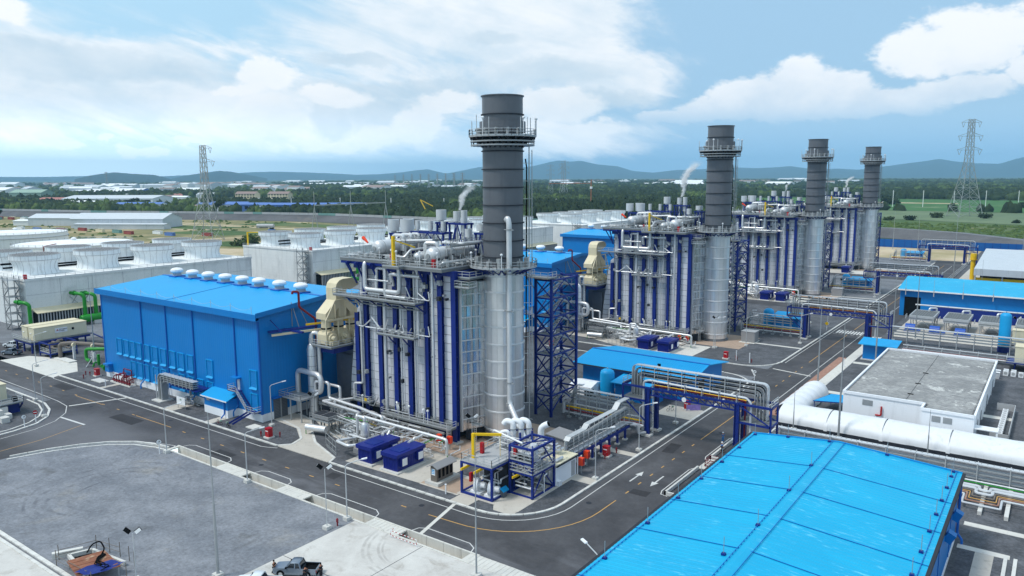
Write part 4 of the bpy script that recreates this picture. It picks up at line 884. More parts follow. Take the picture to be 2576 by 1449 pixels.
# ---------------------------------------------------------------- silver condensate vessel with big loop pipe
cv = unit('vessel', 'upright silver vessel with looping top pipe by the turbine hall, {u}', 'vessel', (-37.8, -12, 0), 'insulated vessels', 1)
cv.part('shell', MB().lathe(-37.8, -12, [(.95, .2), (.95, 13.4), (.75, 14.2), (.3, 14.6)], 18), 'alu', smooth=True)
for z in (2, 4, 6, 8, 10, 12): cv.part('seam', MB().lathe(-37.8, -12, [(.97, z), (.99, z+.06), (.97, z+.12)], 18, False), 'steel')
cv.part('top_pipe', MB().tube([(-37.8, -12, 14.4), (-37.8, -12, 16.6), (-36.6, -11.2, 16.6), (-36.6, -11.2, 5)], .4, 10), 'alu_pipe', smooth=True)
cv.part('loop_pipe', MB().tube([(-41.4, -12.8, .4), (-41.4, -12.8, 8.9), (-34.0, -13.2, 8.9), (-34.0, -13.2, 5.4), (-37.6, -12.6, 5.2)], .52, 12, 1.3), 'alu_pipe', smooth=True)
mb = MB().box(-42, -35.5, -17, -12.8, 4.3, 4.45).rail([(-42, -17, 4.4), (-35.5, -17, 4.4), (-35.5, -13, 4.4)]).rail([(-42, -17, 4.4), (-42, -13, 4.4)])
for x in (-41.8, -38.8, -35.7):
    for y in (-16.8, -13): mb.bar((x, y, 0), (x, y, 4.3), .2)
cv.part('platform', mb, 'steel')

# ---------------------------------------------------------------- pipe yard at the foot of each boiler
py = unit('pipe_yard', 'tangle of silver pipes and valves at the boiler foot of the {u}', 'pipework', (-24, -14, 0), 'boiler foot pipework', 2)
def pipe(t, pts, r, m='alu_pipe', n=8, nm='pipe', parent=None): return t.part(nm, MB().tube(pts, r, n), m, parent, True)
for pts, r in (([(-36, -13, 1.5), (-36, -13, 7.4), (-33, -12.2, 7.4), (-33, -12.2, 4.4), (-24, -12.6, 4.1), (-20, -13.4, 4.0), (-17, -13.8, 4.0), (-17, -13.8, 1.5)], .3), ([(-34.8, -11, 6.6), (-31.2, -11, 6.6), (-31.2, -11, 4.0), (-33.6, -13.4, 4.0), (-22.5, -14.2, 3.9), (-21.6, -15.6, 3.9), (-21.6, -15.6, 1.6)], .28), ([(-28.9, -9.6, 4.4), (-31, -12.6, 4.3), (-30, -13.4, 4.3)], .22),
               ([(-14.6, -20.2, 5.4), (-14.6, -20.2, 6.0), (-16.4, -20.2, 6.0), (-16.4, -20.2, 2.2), (-18, -23.6, 2.2), (-14.5, -24.2, 2.2), (-12, -21, 2.3)], .26), ([(-20, -15.4, 3.9), (-4.4, -15.4, 3.7), (-.4, -15.4, 3.6), (-.4, -15.4, 1.0)], .27), ([(-12.2, -15.6, 3.4), (-12.2, -18.2, 3.3), (-11.4, -19.2, 3.2)], .24), ([(-5.6, -15.6, 3.4), (-5.6, -18.2, 3.3), (-5.4, -19.2, 3.2)], .24), ([(-30, -20.2, 1.4), (-25.8, -19.2, 1.4)], .62), ([(-27, -15.6, 3.2), (-16, -17.0, 3.0)], .12), ([(-27, -16.2, 3.2), (-16, -17.8, 3.0)], .1)):
    pipe(py, pts, r, n=10)
for pts in ([(-19, -14.6, 3.5), (-1.2, -14.6, 3.4), (-.9, -16.6, 3.3)], [(-12.0, -16, 3.1), (-12.0, -16, .4)], [(-3.4, -15, 3.2), (-3.4, -22.6, 2.6), (-3.4, -22.6, .5)], [(-24, -16.4, 3.3), (-18.6, -15.8, 3.3)], [(-30, -20.4, 1.0), (-30, -20.4, .1)], [(-1, -15, 3.2), (-.6, -15, .2)]): pipe(py, pts, .08, 'green', 6)
pipe(py, [(-22, -14.4, 2.6), (-17.5, -14.8, 2.5)], .1, 'yellow', 6)
rr = random.Random(11)
def tangle(t, n, x0, x1, y0, y1, z0, z1, rmin=.05, rmax=.14, m='alu_pipe', skip=None):
    k = 0
    while k < n:
        p = [rr.uniform(x0, x1), rr.uniform(y0, y1), rr.uniform(z0, z1)]
        if skip and skip(p[0], p[1]): continue
        pts = [tuple(p)]; ax = rr.randrange(3)
        for _ in range(rr.randint(2, 5)):
            q = list(pts[-1]); ax = (ax+rr.choice((1, 2))) % 3
            L = rr.uniform(.5, 1.2 if ax == 2 else 3.0)*rr.choice((-1, 1)); lo, hi = ((x0, x1), (y0, y1), (z0, z1))[ax]
            q[ax] = min(max(q[ax]+L, lo), hi)
            if abs(q[ax]-pts[-1][ax]) > .3 and not (skip and skip(q[0], q[1])): pts.append(tuple(q))
        if len(pts) > 1: pipe(t, pts, rr.uniform(rmin, rmax), m, 6); k += 1
off = lambda x, y: y < -14.5-(x+42)*.36 + (6.6 if x < -30 else 4.4) - (2.5 if x > -22 else 0)       # stay clear of the driveway
tangle(py, 46, -40, -30, -19, -9.6, .4, 4.0, .06, .16, skip=off); tangle(py, 84, -30, -13, -24.5, -9.6, .4, 3.2, .06, .17, skip=off); tangle(py, 26, -22, -13, -24.6, -18, .3, 3.0, .07, .18, skip=off); tangle(py, 26, -13, -.5, -17, -11, .3, 2.6, .06, .14)
mb = MB()
for i in range(46):
    x, y = rr.uniform(-40, -13), rr.uniform(-24, -9.8)
    if off(x, y): continue
    mb.bar((x, y, .1), (x, y, rr.uniform(1.6, 4)), .14); mb.box(x-.32, x+.32, y-.32, y+.32, .05, .4)
py.part('pipe_support', mb, 'steel')
mb = MB()
for i in range(120):
    x, y, z = rr.uniform(-39, -13), rr.uniform(-24, -10), rr.uniform(.6, 2.6)
    if off(x, y): continue
    w = rr.uniform(.12, .3); mb.box(x-w, x+w, y-w, y+w, z-w, z+w*1.6)
ob = py.part('valves', mb, 'grey_box'); ob['kind'] = 'stuff'
mb = MB()
for i in range(22):
    x, y = rr.uniform(-39, -14), rr.uniform(-22, -10)
    if off(x, y): continue
    w, h = rr.uniform(.4, .9), rr.uniform(.5, 1.3); mb.box(x-w, x+w, y-w*.6, y+w*.6, .1, h)
ob = py.part('pump_bases', mb, 'grey_box'); ob['kind'] = 'stuff'
sf = py.part('filter_box', MB().box(-30.6, -26.0, -18.4, -15.6, 2.6, 3.3), 'grey_box'); py.part('filter_top', MB().box(-30.4, -28.6, -18.2, -15.8, 3.3, 3.36).box(-28.3, -26.2, -18.2, -15.8, 3.3, 3.36), 'gap_dark', sf)
mb = MB().rail([(-30.9, -18.7, 2.4), (-25.7, -18.7, 2.4), (-25.7, -15.3, 2.4)]).box(-30.9, -25.7, -18.7, -15.3, 2.3, 2.4)
for x in (-30.4, -28.3, -26.2):
    for y in (-18.2, -15.8): mb.bar((x, y, .1), (x, y, 2.4), .22)
py.part('filter_frame', mb, 'steel', sf)
sv = py.part('knockout_drum', MB().lathe(-14.6, -20.2, [(.4, 1.0), (.75, 1.5), (.75, 4.4), (.6, 5.0), (.2, 5.3)], 14), 'alu', smooth=True); py.part('drum_legs', MB().bar((-15.1, -20.6, .1), (-15.1, -20.6, 1.6), .14).bar((-14.1, -20.6, .1), (-14.1, -20.6, 1.6), .14).bar((-14.6, -19.6, .1), (-14.6, -19.6, 1.6), .14), 'steel', sv)
mb = MB()
for x0, x1, y in ((-38, -24, -12.4), (-27, -16.4, -17.4)):
    for q in (0, 1.0): mb.bar((x0, y+q, 3.0), (x1, y+q-.6, 3.0), .16, .22)
    for i in range(6): t = i/5; xx = x0+(x1-x0)*t; mb.bar((xx, y, 3.0), (xx, y+1, 3.0), .14); mb.bar((xx, y, .1), (xx, y, 3.0), .14)
py.part('pipe_rack', mb, 'steel')
mb = MB()
for i in range(7): y = -22+i*1.2; mb.bar((-21.5, y, 2.6), (-17.6, y-1.2, 2.6), .12)
mb.rail([(-22, -22.5, .1), (-17, -24.6, .1)], 2.4, 1.6); py.part('frame', mb, 'steel')

# ---------------------------------------------------------------- transformers
for j, (x0, nm) in enumerate(((-11.9, 'left'), (-6.1, 'right'))):
    tr = unit('transformer', 'dark blue transformer enclosure, %s of the pair by the boiler, {u}' % nm, 'transformer', (x0+1.5, -21.2, 0), 'transformers', 3 if j else 2)
    x1, y0, y1 = x0+3.1, -24.3, -18.2
    tr.part('plinth', MB().box(x0-.5, x1+.5, y0-.5, y1+.6, 0, .35), 'kerb'); tr.part('tank', MB().box(x0, x1, y0, y1, .35, 2.55), 'navy_bright')
    tr.part('lid', MB().box(x0-.25, x1+.25, y0-.3, y1+.3, 2.55, 3.15), 'navy_bright'); tr.part('lid_plate', MB().box(x0+.4, x1-.4, y0+1.0, y0+3.4, 3.15, 3.22), 'navy', None)
    for yy in (y0+.5, y1-1.9):
        cb = tr.part('cabinet', MB().box(x1, x1+.55, yy, yy+1.3, 1.1, 2.5), 'navy_bright'); tr.part('cabinet_door', MB().box(x1+.55, x1+.6, yy+.12, yy+1.18, 1.2, 2.4), 'white', cb)
    mb = MB()
    for i in range(8): mb.box(x0+.2+i*.36, x0+.28+i*.36, y0-.06, y0, .5, 2.4)
    tr.part('fin', mb, 'navy_bright')
    for i in range(5): tr.part('side_fin', MB().box(x1, x1+.08, y0+2.2+i*.35, y0+2.3+i*.35, .5, 2.3), 'navy_bright')
    pipe(tr, [(x0+.6, y1, 3.0), (x0+.6, y1+.6, 3.6)], .2)

# orange hose boxes under the boiler corner
for j, (x, y) in enumerate(((-3.2, -11.4), (-5.4, -11.6))):
    ob = unit('hose_box', 'orange hose box under the boiler corner, %s of two, {u}' % ('right' if j == 0 else 'left'), 'hose box', (x, y, 0), 'orange hose boxes', 2 if j == 0 else 1)
    ob.part('box', MB().box(x-.4, x+.4, y-.3, y+.3, 1.3, 2.5), 'orange'); ob.part('recess', MB().box(x-.3, x+.3, y-.33, y-.3, 1.45, 2.35), 'red'); ob.part('post', MB().box(x-.07, x+.07, y-.07, y+.07, 0, 1.3), 'steel')
# copies of the units -----------------------------------------------------------------
for t, tmpl, last in UNITS:
    for k in range(1, last+1): dup(t.e, (0, DY*k, 0), tmpl.format(u=UN[k]))

# blue service water pipes and riser on the nearest stack only
rp = T('vent_riser', 'shiny riser pipe climbing the front of the nearest exhaust stack', 'pipe', (3.5, -2.4, 0))
rp.part('pipe', MB().tube([(2.6, -2.6, 39.2), (3.15, -2.9, 39.6), (3.46, -3.0, 38.6), (3.46, -3.0, 7.2), (9.6, -7.2, 3.4)], .46, 14, 1.0), 'alu_white', smooth=True)
for z in (37.5, 30, 23.6, 11): rp.part('clamp', MB().lathe(3.46, -3.0, [(.5, z), (.56, z), (.56, z+.25), (.5, z+.25)], 14, False).bar((2.3, -2.8, z+.1), (4.6, -3.3, z+.1), .14), 'steel')
rp.part('flange', MB().lathe(3.46, -3.0, [(.5, 6.9), (.66, 6.9), (.66, 7.5), (.5, 7.5)], 14), 'steel')

# ---------------------------------------------------------------- skid frames at the road corner
def lattice(t, x0, x1, y0, y1, zs, w=.3):
    for x in (x0, x1):
        for y in (y0, y1): t.part('post', MB().box(x-w/2, x+w/2, y-w/2, y+w/2, 0, zs[-1]), 'navy')
    for z in zs:
        mb = MB()
        for y in (y0, y1): mb.box(x0, x1, y-w*.45, y+w*.45, z-.3, z)
        for x in (x0, x1): mb.box(x-w*.45, x+w*.45, y0, y1, z-.3, z)
        t.part('beam', mb, 'navy')
k1 = T('compressor_skid', 'blue framed skid with two white blowers below and yellow jib crane on its deck', 'skid', (12.8, -19, 0))
lattice(k1, 10.0, 15.6, -24.0, -18.6, [.45, 5.1])
k1.part('floor', MB().box(9.9, 15.7, -24.1, -13, .13, .3), 'deck_grey'); dk = k1.part('deck', MB().box(9.9, 15.7, -24.1, -12.6, 5.1, 5.22), 'deck_grey')
k1.part('railing', MB().rail([(10, -13, 5.2), (10, -24, 5.2), (15.6, -24, 5.2), (15.6, -18.8, 5.2)], 1.1, 1.5), 'steel_light', dk)
for x in (10.2, 15.4):
    k1.part('post', MB().box(x-.15, x+.15, -13.2, -12.9, 0, 5.1), 'navy')
jc = k1.part('jib_crane', MB().box(10.75, 11.2, -22.6, -22.15, 5.2, 9.0), 'yellow'); k1.part('jib_arm', MB().bar((10.9, -22.4, 8.85), (14.4, -20.0, 8.8), .3, .34), 'yellow', jc); k1.part('chain', MB().bar((14.2, -20.1, 8.7), (14.2, -20.1, 5.3), .05), 'yellow', jc)
for x in (11.2, 13.6): k1.part('monorail', MB().bar((x, -25.6, 4.5), (x, -20, 4.6), .2, .35), 'yellow')
for x in (11.6, 14.2):
    bl = k1.part('blower', MB().cyl((x, -22.8, 1.4), (x+.55, -22.6, 1.4), 1.05, 20).cyl((x+.5, -22.6, 1.4), (x+1.5, -22.3, 1.4), .45, 12), 'white', smooth=True); k1.part('blower_base', MB().box(x-.5, x+1.4, -23.4, -21.6, .3, .6).box(x-.1, x+.7, -23.1, -22.1, .5, 1.0), 'white', bl); k1.part('hub', MB().cyl((x-.12, -22.85, 1.4), (x, -22.8, 1.4), .35, 12), 'steel', bl)
k1.part('engine_hall', MB().box(10.6, 15.0, -19.6, -13.4, .3, 4.6), 'gap_dark')
for i in range(4): k1.part('stair_tread', MB().box(12.9, 13.5, -23.6+i*.45, -23.3+i*.45, .35+.06*i, .4+.06*i), 'steel')
for i, (x, y) in enumerate(((10.6, -20.4), (14.9, -17.8))): k1.part('fire_cabinet', MB().box(x, x+.5, y, y+.5, 5.25, 6.9), 'red')
k1.part('fire_cabinet', MB().box(9.4, 9.8, -21.6, -21.1, .9, 2.3), 'red')
for i in range(3):
    x, y = 12.3+i*.85, -14.2+i*.9
    v = k1.part('exhaust_elbow', MB().tube([(x, y, 5.4), (x, y, 8.7), (x-1.1, y-.3, 8.9), (x-1.5, y-.4, 8.3)], .45, 12, .9), 'white', smooth=True); k1.part('collar', MB().lathe(x, y, [(.47, 7.6), (.54, 7.6), (.54, 7.75), (.47, 7.75)], 12, False), 'steel', v)
mb = MB()
for x, y in ((11.6, -14.8), (14.8, -12.6), (12.6, -13), (13.8, -14.4)): mb.box(x-.12, x+.12, y-.12, y+.12, 5.2, 7.4)
mb.bar((11.5, -14.9, 7.4), (14.4, -11.8, 7.4), .2); mb.bar((12.5, -15.4, 6.4), (14.9, -13, 6.4), .14)
k1.part('exhaust_frame', mb, 'navy'); tangle(k1, 16, 11.2, 15.2, -17.6, -13, 5.4, 7.2, .07, .16)
pipe(k1, [(10.9, -17.4, 7.8), (11.2, -17.6, 8.2), (17.6, -19.2, 7.9)], .15, 'white'); pipe(k1, [(11.4, -16.2, 5.3), (11.4, -16.2, 7.6), (12.6, -15.8, 7.8), (12.6, -15.8, 6)], .3, 'white')
tangle(k1, 14, 10.6, 15.2, -21.4, -18, .5, 4.2, .06, .13)
k2 = T('fuel_skid', 'two-storey blue frame with X-braced roof holding silver pipework beside the white cabin', 'skid', (18, -17, 0))
lattice(k2, 15.95, 19.95, -20.05, -14.3, [.42, 3.8, 7.7]); k2.part('floor', MB().box(15.8, 20.1, -20.2, -14.2, .12, .22), 'concrete'); k2.part('floor', MB().box(16, 19.9, -20, -14.4, 3.72, 3.83), 'deck_grey')
k2.part('roof_brace', MB().bar((16, -20, 7.6), (19.9, -14.4, 7.6), .16).bar((19.9, -20, 7.6), (16, -14.4, 7.6), .16).bar((17.9, -20, 7.6), (17.9, -14.4, 7.6), .16), 'navy')
k2.part('brace', MB().bar((19.95, -14.4, 3.8), (19.95, -17.2, 7.4), .16).bar((19.95, -20, 5.6), (19.95, -14.4, 5.6), .16).bar((19.95, -20, .4), (19.95, -17.2, 3.5), .16).bar((19.95, -14.4, .4), (19.95, -17.2, 3.5), .16).bar((16, -20.05, 3.9), (17.9, -20.05, 5.2), .16).bar((19.9, -20.05, 3.9), (17.9, -20.05, 5.2), .16).box(16, 19.9, -20.1, -19.9, 5.1, 5.5), 'navy')
k2.part('railing', MB().rail([(16, -14.5, 3.82), (16, -20.2, 3.82), (20.1, -20.2, 3.82), (20.1, -14.5, 3.82)], 1.1, 1.2).rail([(16.1, -20.2, 5.5), (19.9, -20.2, 5.5), (20.1, -18.2, 5.5)], 1.1, 1.2), 'steel_light')
k2.part('drum', MB().lathe(18.9, -18.2, [(.3, 5.2), (.7, 5.4), (.7, 7.4), (.5, 7.8)], 14), 'alu_white', smooth=True); k2.part('exchanger', MB().cyl((16.6, -18.6, 6.3), (19, -18.9, 6.3), .34, 10), 'alu_pipe', smooth=True)
tangle(k2, 14, 16.2, 19.6, -19.8, -15, 5.4, 7.4, .07, .15); tangle(k2, 14, 16.2, 19.6, -19.8, -15, .5, 3.2, .07, .15); tangle(k2, 8, 16.2, 19.6, -19.8, -15, 3.9, 5.0, .07, .15)
k2.part('hopper', MB().lathe(18, -17, [(.4, 3.9), (1.5, 4.6), (1.5, 5.4)], 12, False), 'deck_grey', smooth=True); k2.part('monorail', MB().bar((17.2, -21.2, 3.2), (17.6, -18, 3.3), .2, .32), 'yellow')
pipe(k2, [(20.1, -17.2, .2), (20.1, -17.2, 2.8), (20.1, -16.4, 3.0)], .08, 'white'); k2.part('vent_cowl', MB().tube([(15.9, -11.8, 5.3), (15.9, -11.8, 8.0), (17.0, -11.4, 8.6)], .5, 12, .9), 'white', smooth=True); k2.part('cowl_mouth', MB().cyl((16.98, -11.41, 8.58), (17.06, -11.38, 8.63), .42, 12), 'black'); k2.part('cowl_stand', MB().box(15.4, 16.5, -12.3, -11.3, 5.0, 5.4).box(15.4, 15.6, -12.3, -12.1, 0, 5).box(16.3, 16.5, -11.5, -11.3, 0, 5), 'navy')
tangle(k2, 20, 14, 19.6, -13.4, -8.6, 2.0, 5.6, .08, .26)
cb = T('cabin', 'white flat-roofed cabin with a door at its end beside the blue two-storey frame', 'cabin', (17.4, -11.2, 0))
cb.part('body', MB().box(14.6, 20.1, -14.1, -8.2, .15, 3.3), 'white_wall'); cb.part('roof', MB().box(14.4, 20.35, -14.3, -8.0, 3.3, 3.5), 'cream_rib'); cb.part('door', MB().box(20.1, 20.16, -9.6, -8.6, .3, 2.7), 'deck_grey'); cb.part('air_conditioner', MB().box(20.1, 20.6, -13.9, -13.1, .15, .9), 'white'); cb.part('downpipe', MB().tube([(20.3, -8.05, 3.3), (20.3, -8.05, .2)], .09, 6), 'white'); cb.part('gutter', MB().box(20.35, 20.5, -14.3, -8.0, 3.2, 3.4), 'gap_dark')
hut = T('analyser_hut', 'small brown grey hut with slotted side openings and blue notice on its end', 'hut', (4.6, -22.2, 0))
hut.part('plinth', MB().box(3.2, 5.9, -24.7, -19.6, 0, .6), 'kerb'); hut.part('body', MB().box(4.0, 5.2, -24.2, -20.4, .6, 2.9), 'brown_hut'); hut.part('roof', MB().extr([(3.5, 2.75), (4.6, 3.3), (5.7, 2.75), (5.7, 2.85), (4.6, 3.42), (3.5, 2.85)], 'y', -24.6, -20), 'grey_box')
for i in range(4): hut.part('opening', MB().box(5.2, 5.23, -23.8+i*.9, -23.3+i*.9, 1.1, 2.5), 'black')
hut.part('notice', MB().box(4.2, 4.9, -24.25, -24.2, 1.6, 2.6), 'white'); hut.part('notice_print', MB().box(4.26, 4.84, -24.27, -24.25, 2.1, 2.2).box(4.26, 4.84, -24.27, -24.25, 1.85, 1.95).box(4.26, 4.84, -24.27, -24.25, 2.32, 2.45), 'roof_blue')
sh = T('spirit_house', 'tiny blue roofed shrine box on the ground between the two blue frames', 'shrine', (15.8, -21.6, 0)); sh.part('body', MB().box(15.4, 16.2, -22, -21.2, .15, 1.1), 'door_grey'); sh.part('roof', MB().extr([(15.2, 1.05), (15.8, 1.5), (16.4, 1.05), (16.4, 1.15), (15.8, 1.62), (15.2, 1.15)], 'y', -22.3, -20.9), 'roof_blue')
gk = T('grey_kiosk', 'grey metal equipment kiosk with sloping roof behind the low pipe rack', 'kiosk', (12.2, .2, 0)); gk.part('body', MB().box(10.6, 13.8, -1.8, 2.0, .1, 2.7), 'grey_box'); gk.part('roof', MB().extr([(10.3, 3.1), (14.1, 2.75), (14.1, 2.6), (10.3, 2.95)], 'y', -2.1, 2.3), 'grey_box'); gk.part('hood', MB().box(13.8, 14.5, -1.5, -.3, 1.7, 1.8), 'deck_grey')
for k in (1, 2):
    o = DY*k; x, y = 9.4, 3.0+o
    gb = T('grey_cabinet', 'grey steel box cabinet beside the stack of the %s' % UN[k], 'cabinet', (x, y, 0), 'grey cabinets'); gb.part('body', MB().box(x-1.9, x+1.9, y-1.7, y+1.7, .2, 3.0), 'grey_box'); gb.part('lid', MB().box(x-2, x+2, y-1.8, y+1.8, 3.0, 3.12), 'deck_grey'); gb.part('panel', MB().box(x-2.4, x-1.9, y-.6, y+.4, 1.6, 2.4), 'deck_grey')

# ---------------------------------------------------------------- cable tray racks and pipe bridges
def trays(t, pts, zs, w, m='steel_light', nm='cable_tray', cover=True):
    for i, z in enumerate(zs):
        mb = MB()
        for a, b_ in zip(pts[:-1], pts[1:]): mb.bar((*a, z), (*b_, z), w, .12); mb.bar((*a, z+.1), (*b_, z+.1), w*.7, .1)
        t.part(nm, mb, 'alu_white' if (cover and i == len(zs)-1) else m)
        if i < len(zs)-1:
            mb = MB()
            for a, b_ in zip(pts[:-1], pts[1:]): mb.bar((*a, z+.18), (*b_, z+.18), w*.5, .08)
            t.part('cable', mb, 'black')
def bridge(y, ye, label, group='pipe bridges', x0=16.1, xl=21.1, xr=37.4, x1=43, detail=True):
    t = T('pipe_bridge', label, 'pipe bridge', ((x0+x1)/2, (y+ye)/2, 0), group); o = y
    for x in (xl, xr):
        for yy in (y, ye):
            p = t.part('column', MB().box(x-.42, x+.42, yy-.08, yy+.08, .4, 9.0).box(x-.42, x-.34, yy-.32, yy+.32, .4, 9).box(x+.34, x+.42, yy-.32, yy+.32, .4, 9), 'navy'); t.part('footing', MB().box(x-.9, x+.9, yy-.7, yy+.7, 0, .45), 'kerb', p)
    for yy in (y, ye):
        t.part('girder', MB().box(x0, x1, yy-.16, yy+.16, 8.75, 9.1), 'navy'); mb = MB().box(xl, xr, yy-.14, yy+.14, 7.6, 7.85)
        n = 12
        for i in range(n):
            a = xl+(xr-xl)*i/n; b_ = xl+(xr-xl)*(i+1)/n; mb.bar((a, yy, 7.7), (a, yy, 8.9), .13); mb.bar((a, yy, 8.8), (b_, yy, 7.75), .13)
        t.part('truss', mb, 'navy')
    mb = MB()
    for i in range(9): x = xl+(xr-xl)*i/8; mb.box(x-.12, x+.12, y, ye, 8.6, 8.85)
    t.part('cross_beam', mb, 'navy')
    for a, b_, z0 in ((x0, xl, 6.3), (xr, x1, 5.6)):
        for yy in (y, ye): mb = MB().box(a, b_, yy-.15, yy+.15, z0, z0+.35).box((a if a == x0 else b_)-.15, (a if a == x0 else b_)+.15, yy-.15, yy+.15, z0 if a == x0 else 0, 9.1).bar((a, yy, z0+.2) if a == x0 else (b_, yy, z0+.2), (xl, yy, 2.4) if a == x0 else (xr, yy, 8.8), .2); t.part('bracket', mb, 'navy')
        t.part('bracket_floor', MB().box(a, b_, y, ye, z0+.3, z0+.36), 'grating'); ex_ = a if a == x0 else b_; t.part('end_frame', MB().box(ex_-.15, ex_+.15, y, ye, 8.7, 9.1).box(ex_-.15, ex_+.15, y, ye, z0, z0+.35), 'navy')
    yt = (y+ye)/2+.9
    # four cable trays that rise, bend and run along the top
    for i, z in enumerate((10.2, 10.9, 11.6, 12.25)):
        mb = MB(); a = x0+.7+(3-i)*.55; b_ = x1-1.4-(3-i)*.55; cor = .9
        path = [(a, 6.6), (a, z-cor)]+[(a+cor-cor*math.cos(q), z-cor+cor*math.sin(q)) for q in np.linspace(.2, math.pi/2, 5)]+[(b_-cor+cor*math.sin(q), z-cor+cor*math.cos(q)) for q in np.linspace(0, math.pi/2, 5)]+[(b_, 6.0)]
        for (xa, za), (xb, zb) in zip(path[:-1], path[1:]): mb.bar((xa, yt, za), (xb, yt, zb), 1.0, .14)
        t.part('cable_tray', mb, 'alu_white' if i == 3 else 'steel')
        mb = MB()
        for (xa, za), (xb, zb) in zip(path[:-1], path[1:]): mb.bar((xa, yt-.2, za+.14), (xb, yt-.2, zb+.14), .3, .12)
        if i < 3: t.part('cable', mb, 'black')
    for i in range(9):
        x = x0+2.6+(x1-x0-6)*i/8; mb = MB()
        for q in (-.6, .6): mb.bar((x, yt+q, 9.0), (x, yt+q, 12.4), .11)
        for z in (10.1, 10.8, 11.5): mb.bar((x, yt-.6, z), (x, yt+.6, z), .1)
        t.part('tray_support', mb, 'steel_light')
    mb = MB()
    for q in (-.55, .55):
        for i in range(4): mb.bar((x0+.7+i*.55, yt+q, 6.4), (x0+.7+i*.55, yt+q, 10.6), .08); mb.bar((x1-1.4-i*.55, yt+q, 6), (x1-1.4-i*.55, yt+q, 10.6), .08)
    t.part('tray_ladder', mb, 'steel_light')
    pipe(t, [(xl-1.0, y+.3, .8), (xl-1.0, y+.3, 9.9), (xl, y+.3, 10.3), (xr+1.4, y+.3, 10.0), (xr+2.2, y+.3, 9.2), (xr+2.2, y+.3, .6)], .2, 'alu_white', 8, 'pipe')
    pipe(t, [(xl+.6, y+1.0, 9.2), (xr+1, y+1.0, 9.2), (xr+1, y+1.0, 1)], .16, 'dark_red'); pipe(t, [(xl+.6, y+1.5, 9.2), (xr+1, y+1.5, 9.2)], .12, 'yellow'); pipe(t, [(xl+.6, y+.9, 8.2), (xr, y+.9, 8.2)], .14, 'brown_hut')
    for i in range(6): x = xl+.8+(xr-xl-1)*i/5; t.part('pipe_hanger', MB().box(x-.08, x+.08, y-.05, y+.75, 10.3, 10.42).bar((x, y+.7, 9.1), (x, y+.7, 10.4), .1).bar((x, y, 9.1), (x, y, 10.4), .1), 'steel_light')
    t.part('railing', MB().rail([(x0, y, 9.1), (x0, ye, 9.1)], 1.05), 'steel_light'); t.part('railing', MB().rail([(x1, y, 9.1), (x1, ye, 9.1)], 1.05), 'steel_light'); mb = MB()
    for q in (0, .5): mb.bar((xl+1.0, y-.1+q, .6), (xl+1.0, y-.1+q, 9), .06)
    for z in np.arange(1, 9, .5): mb.bar((xl+1.0, y-.1, z), (xl+1.0, y+.4, z), .05)
    t.part('ladder', mb, 'steel_light')
    if detail: t.part('height_sign', MB().cyl(((xl+xr)/2-1.2, y-.2, 8.0), ((xl+xr)/2-1.2, y-.26, 8.0), .42, 16), 'white'); 
    return t
bridge(14.8, 18.4, 'blue pipe bridge crossing the right-hand road nearest the camera, before the blue hall roof')
bridge(115.4, 119, 'blue pipe bridge crossing the road just beyond the zebra crossing'); bridge(216.2, 219.8, 'blue pipe bridge crossing the road left of the long blue shed roof'); bridge(351, 354.6, 'farthest blue pipe bridge at the end of the road, before the blue fence')
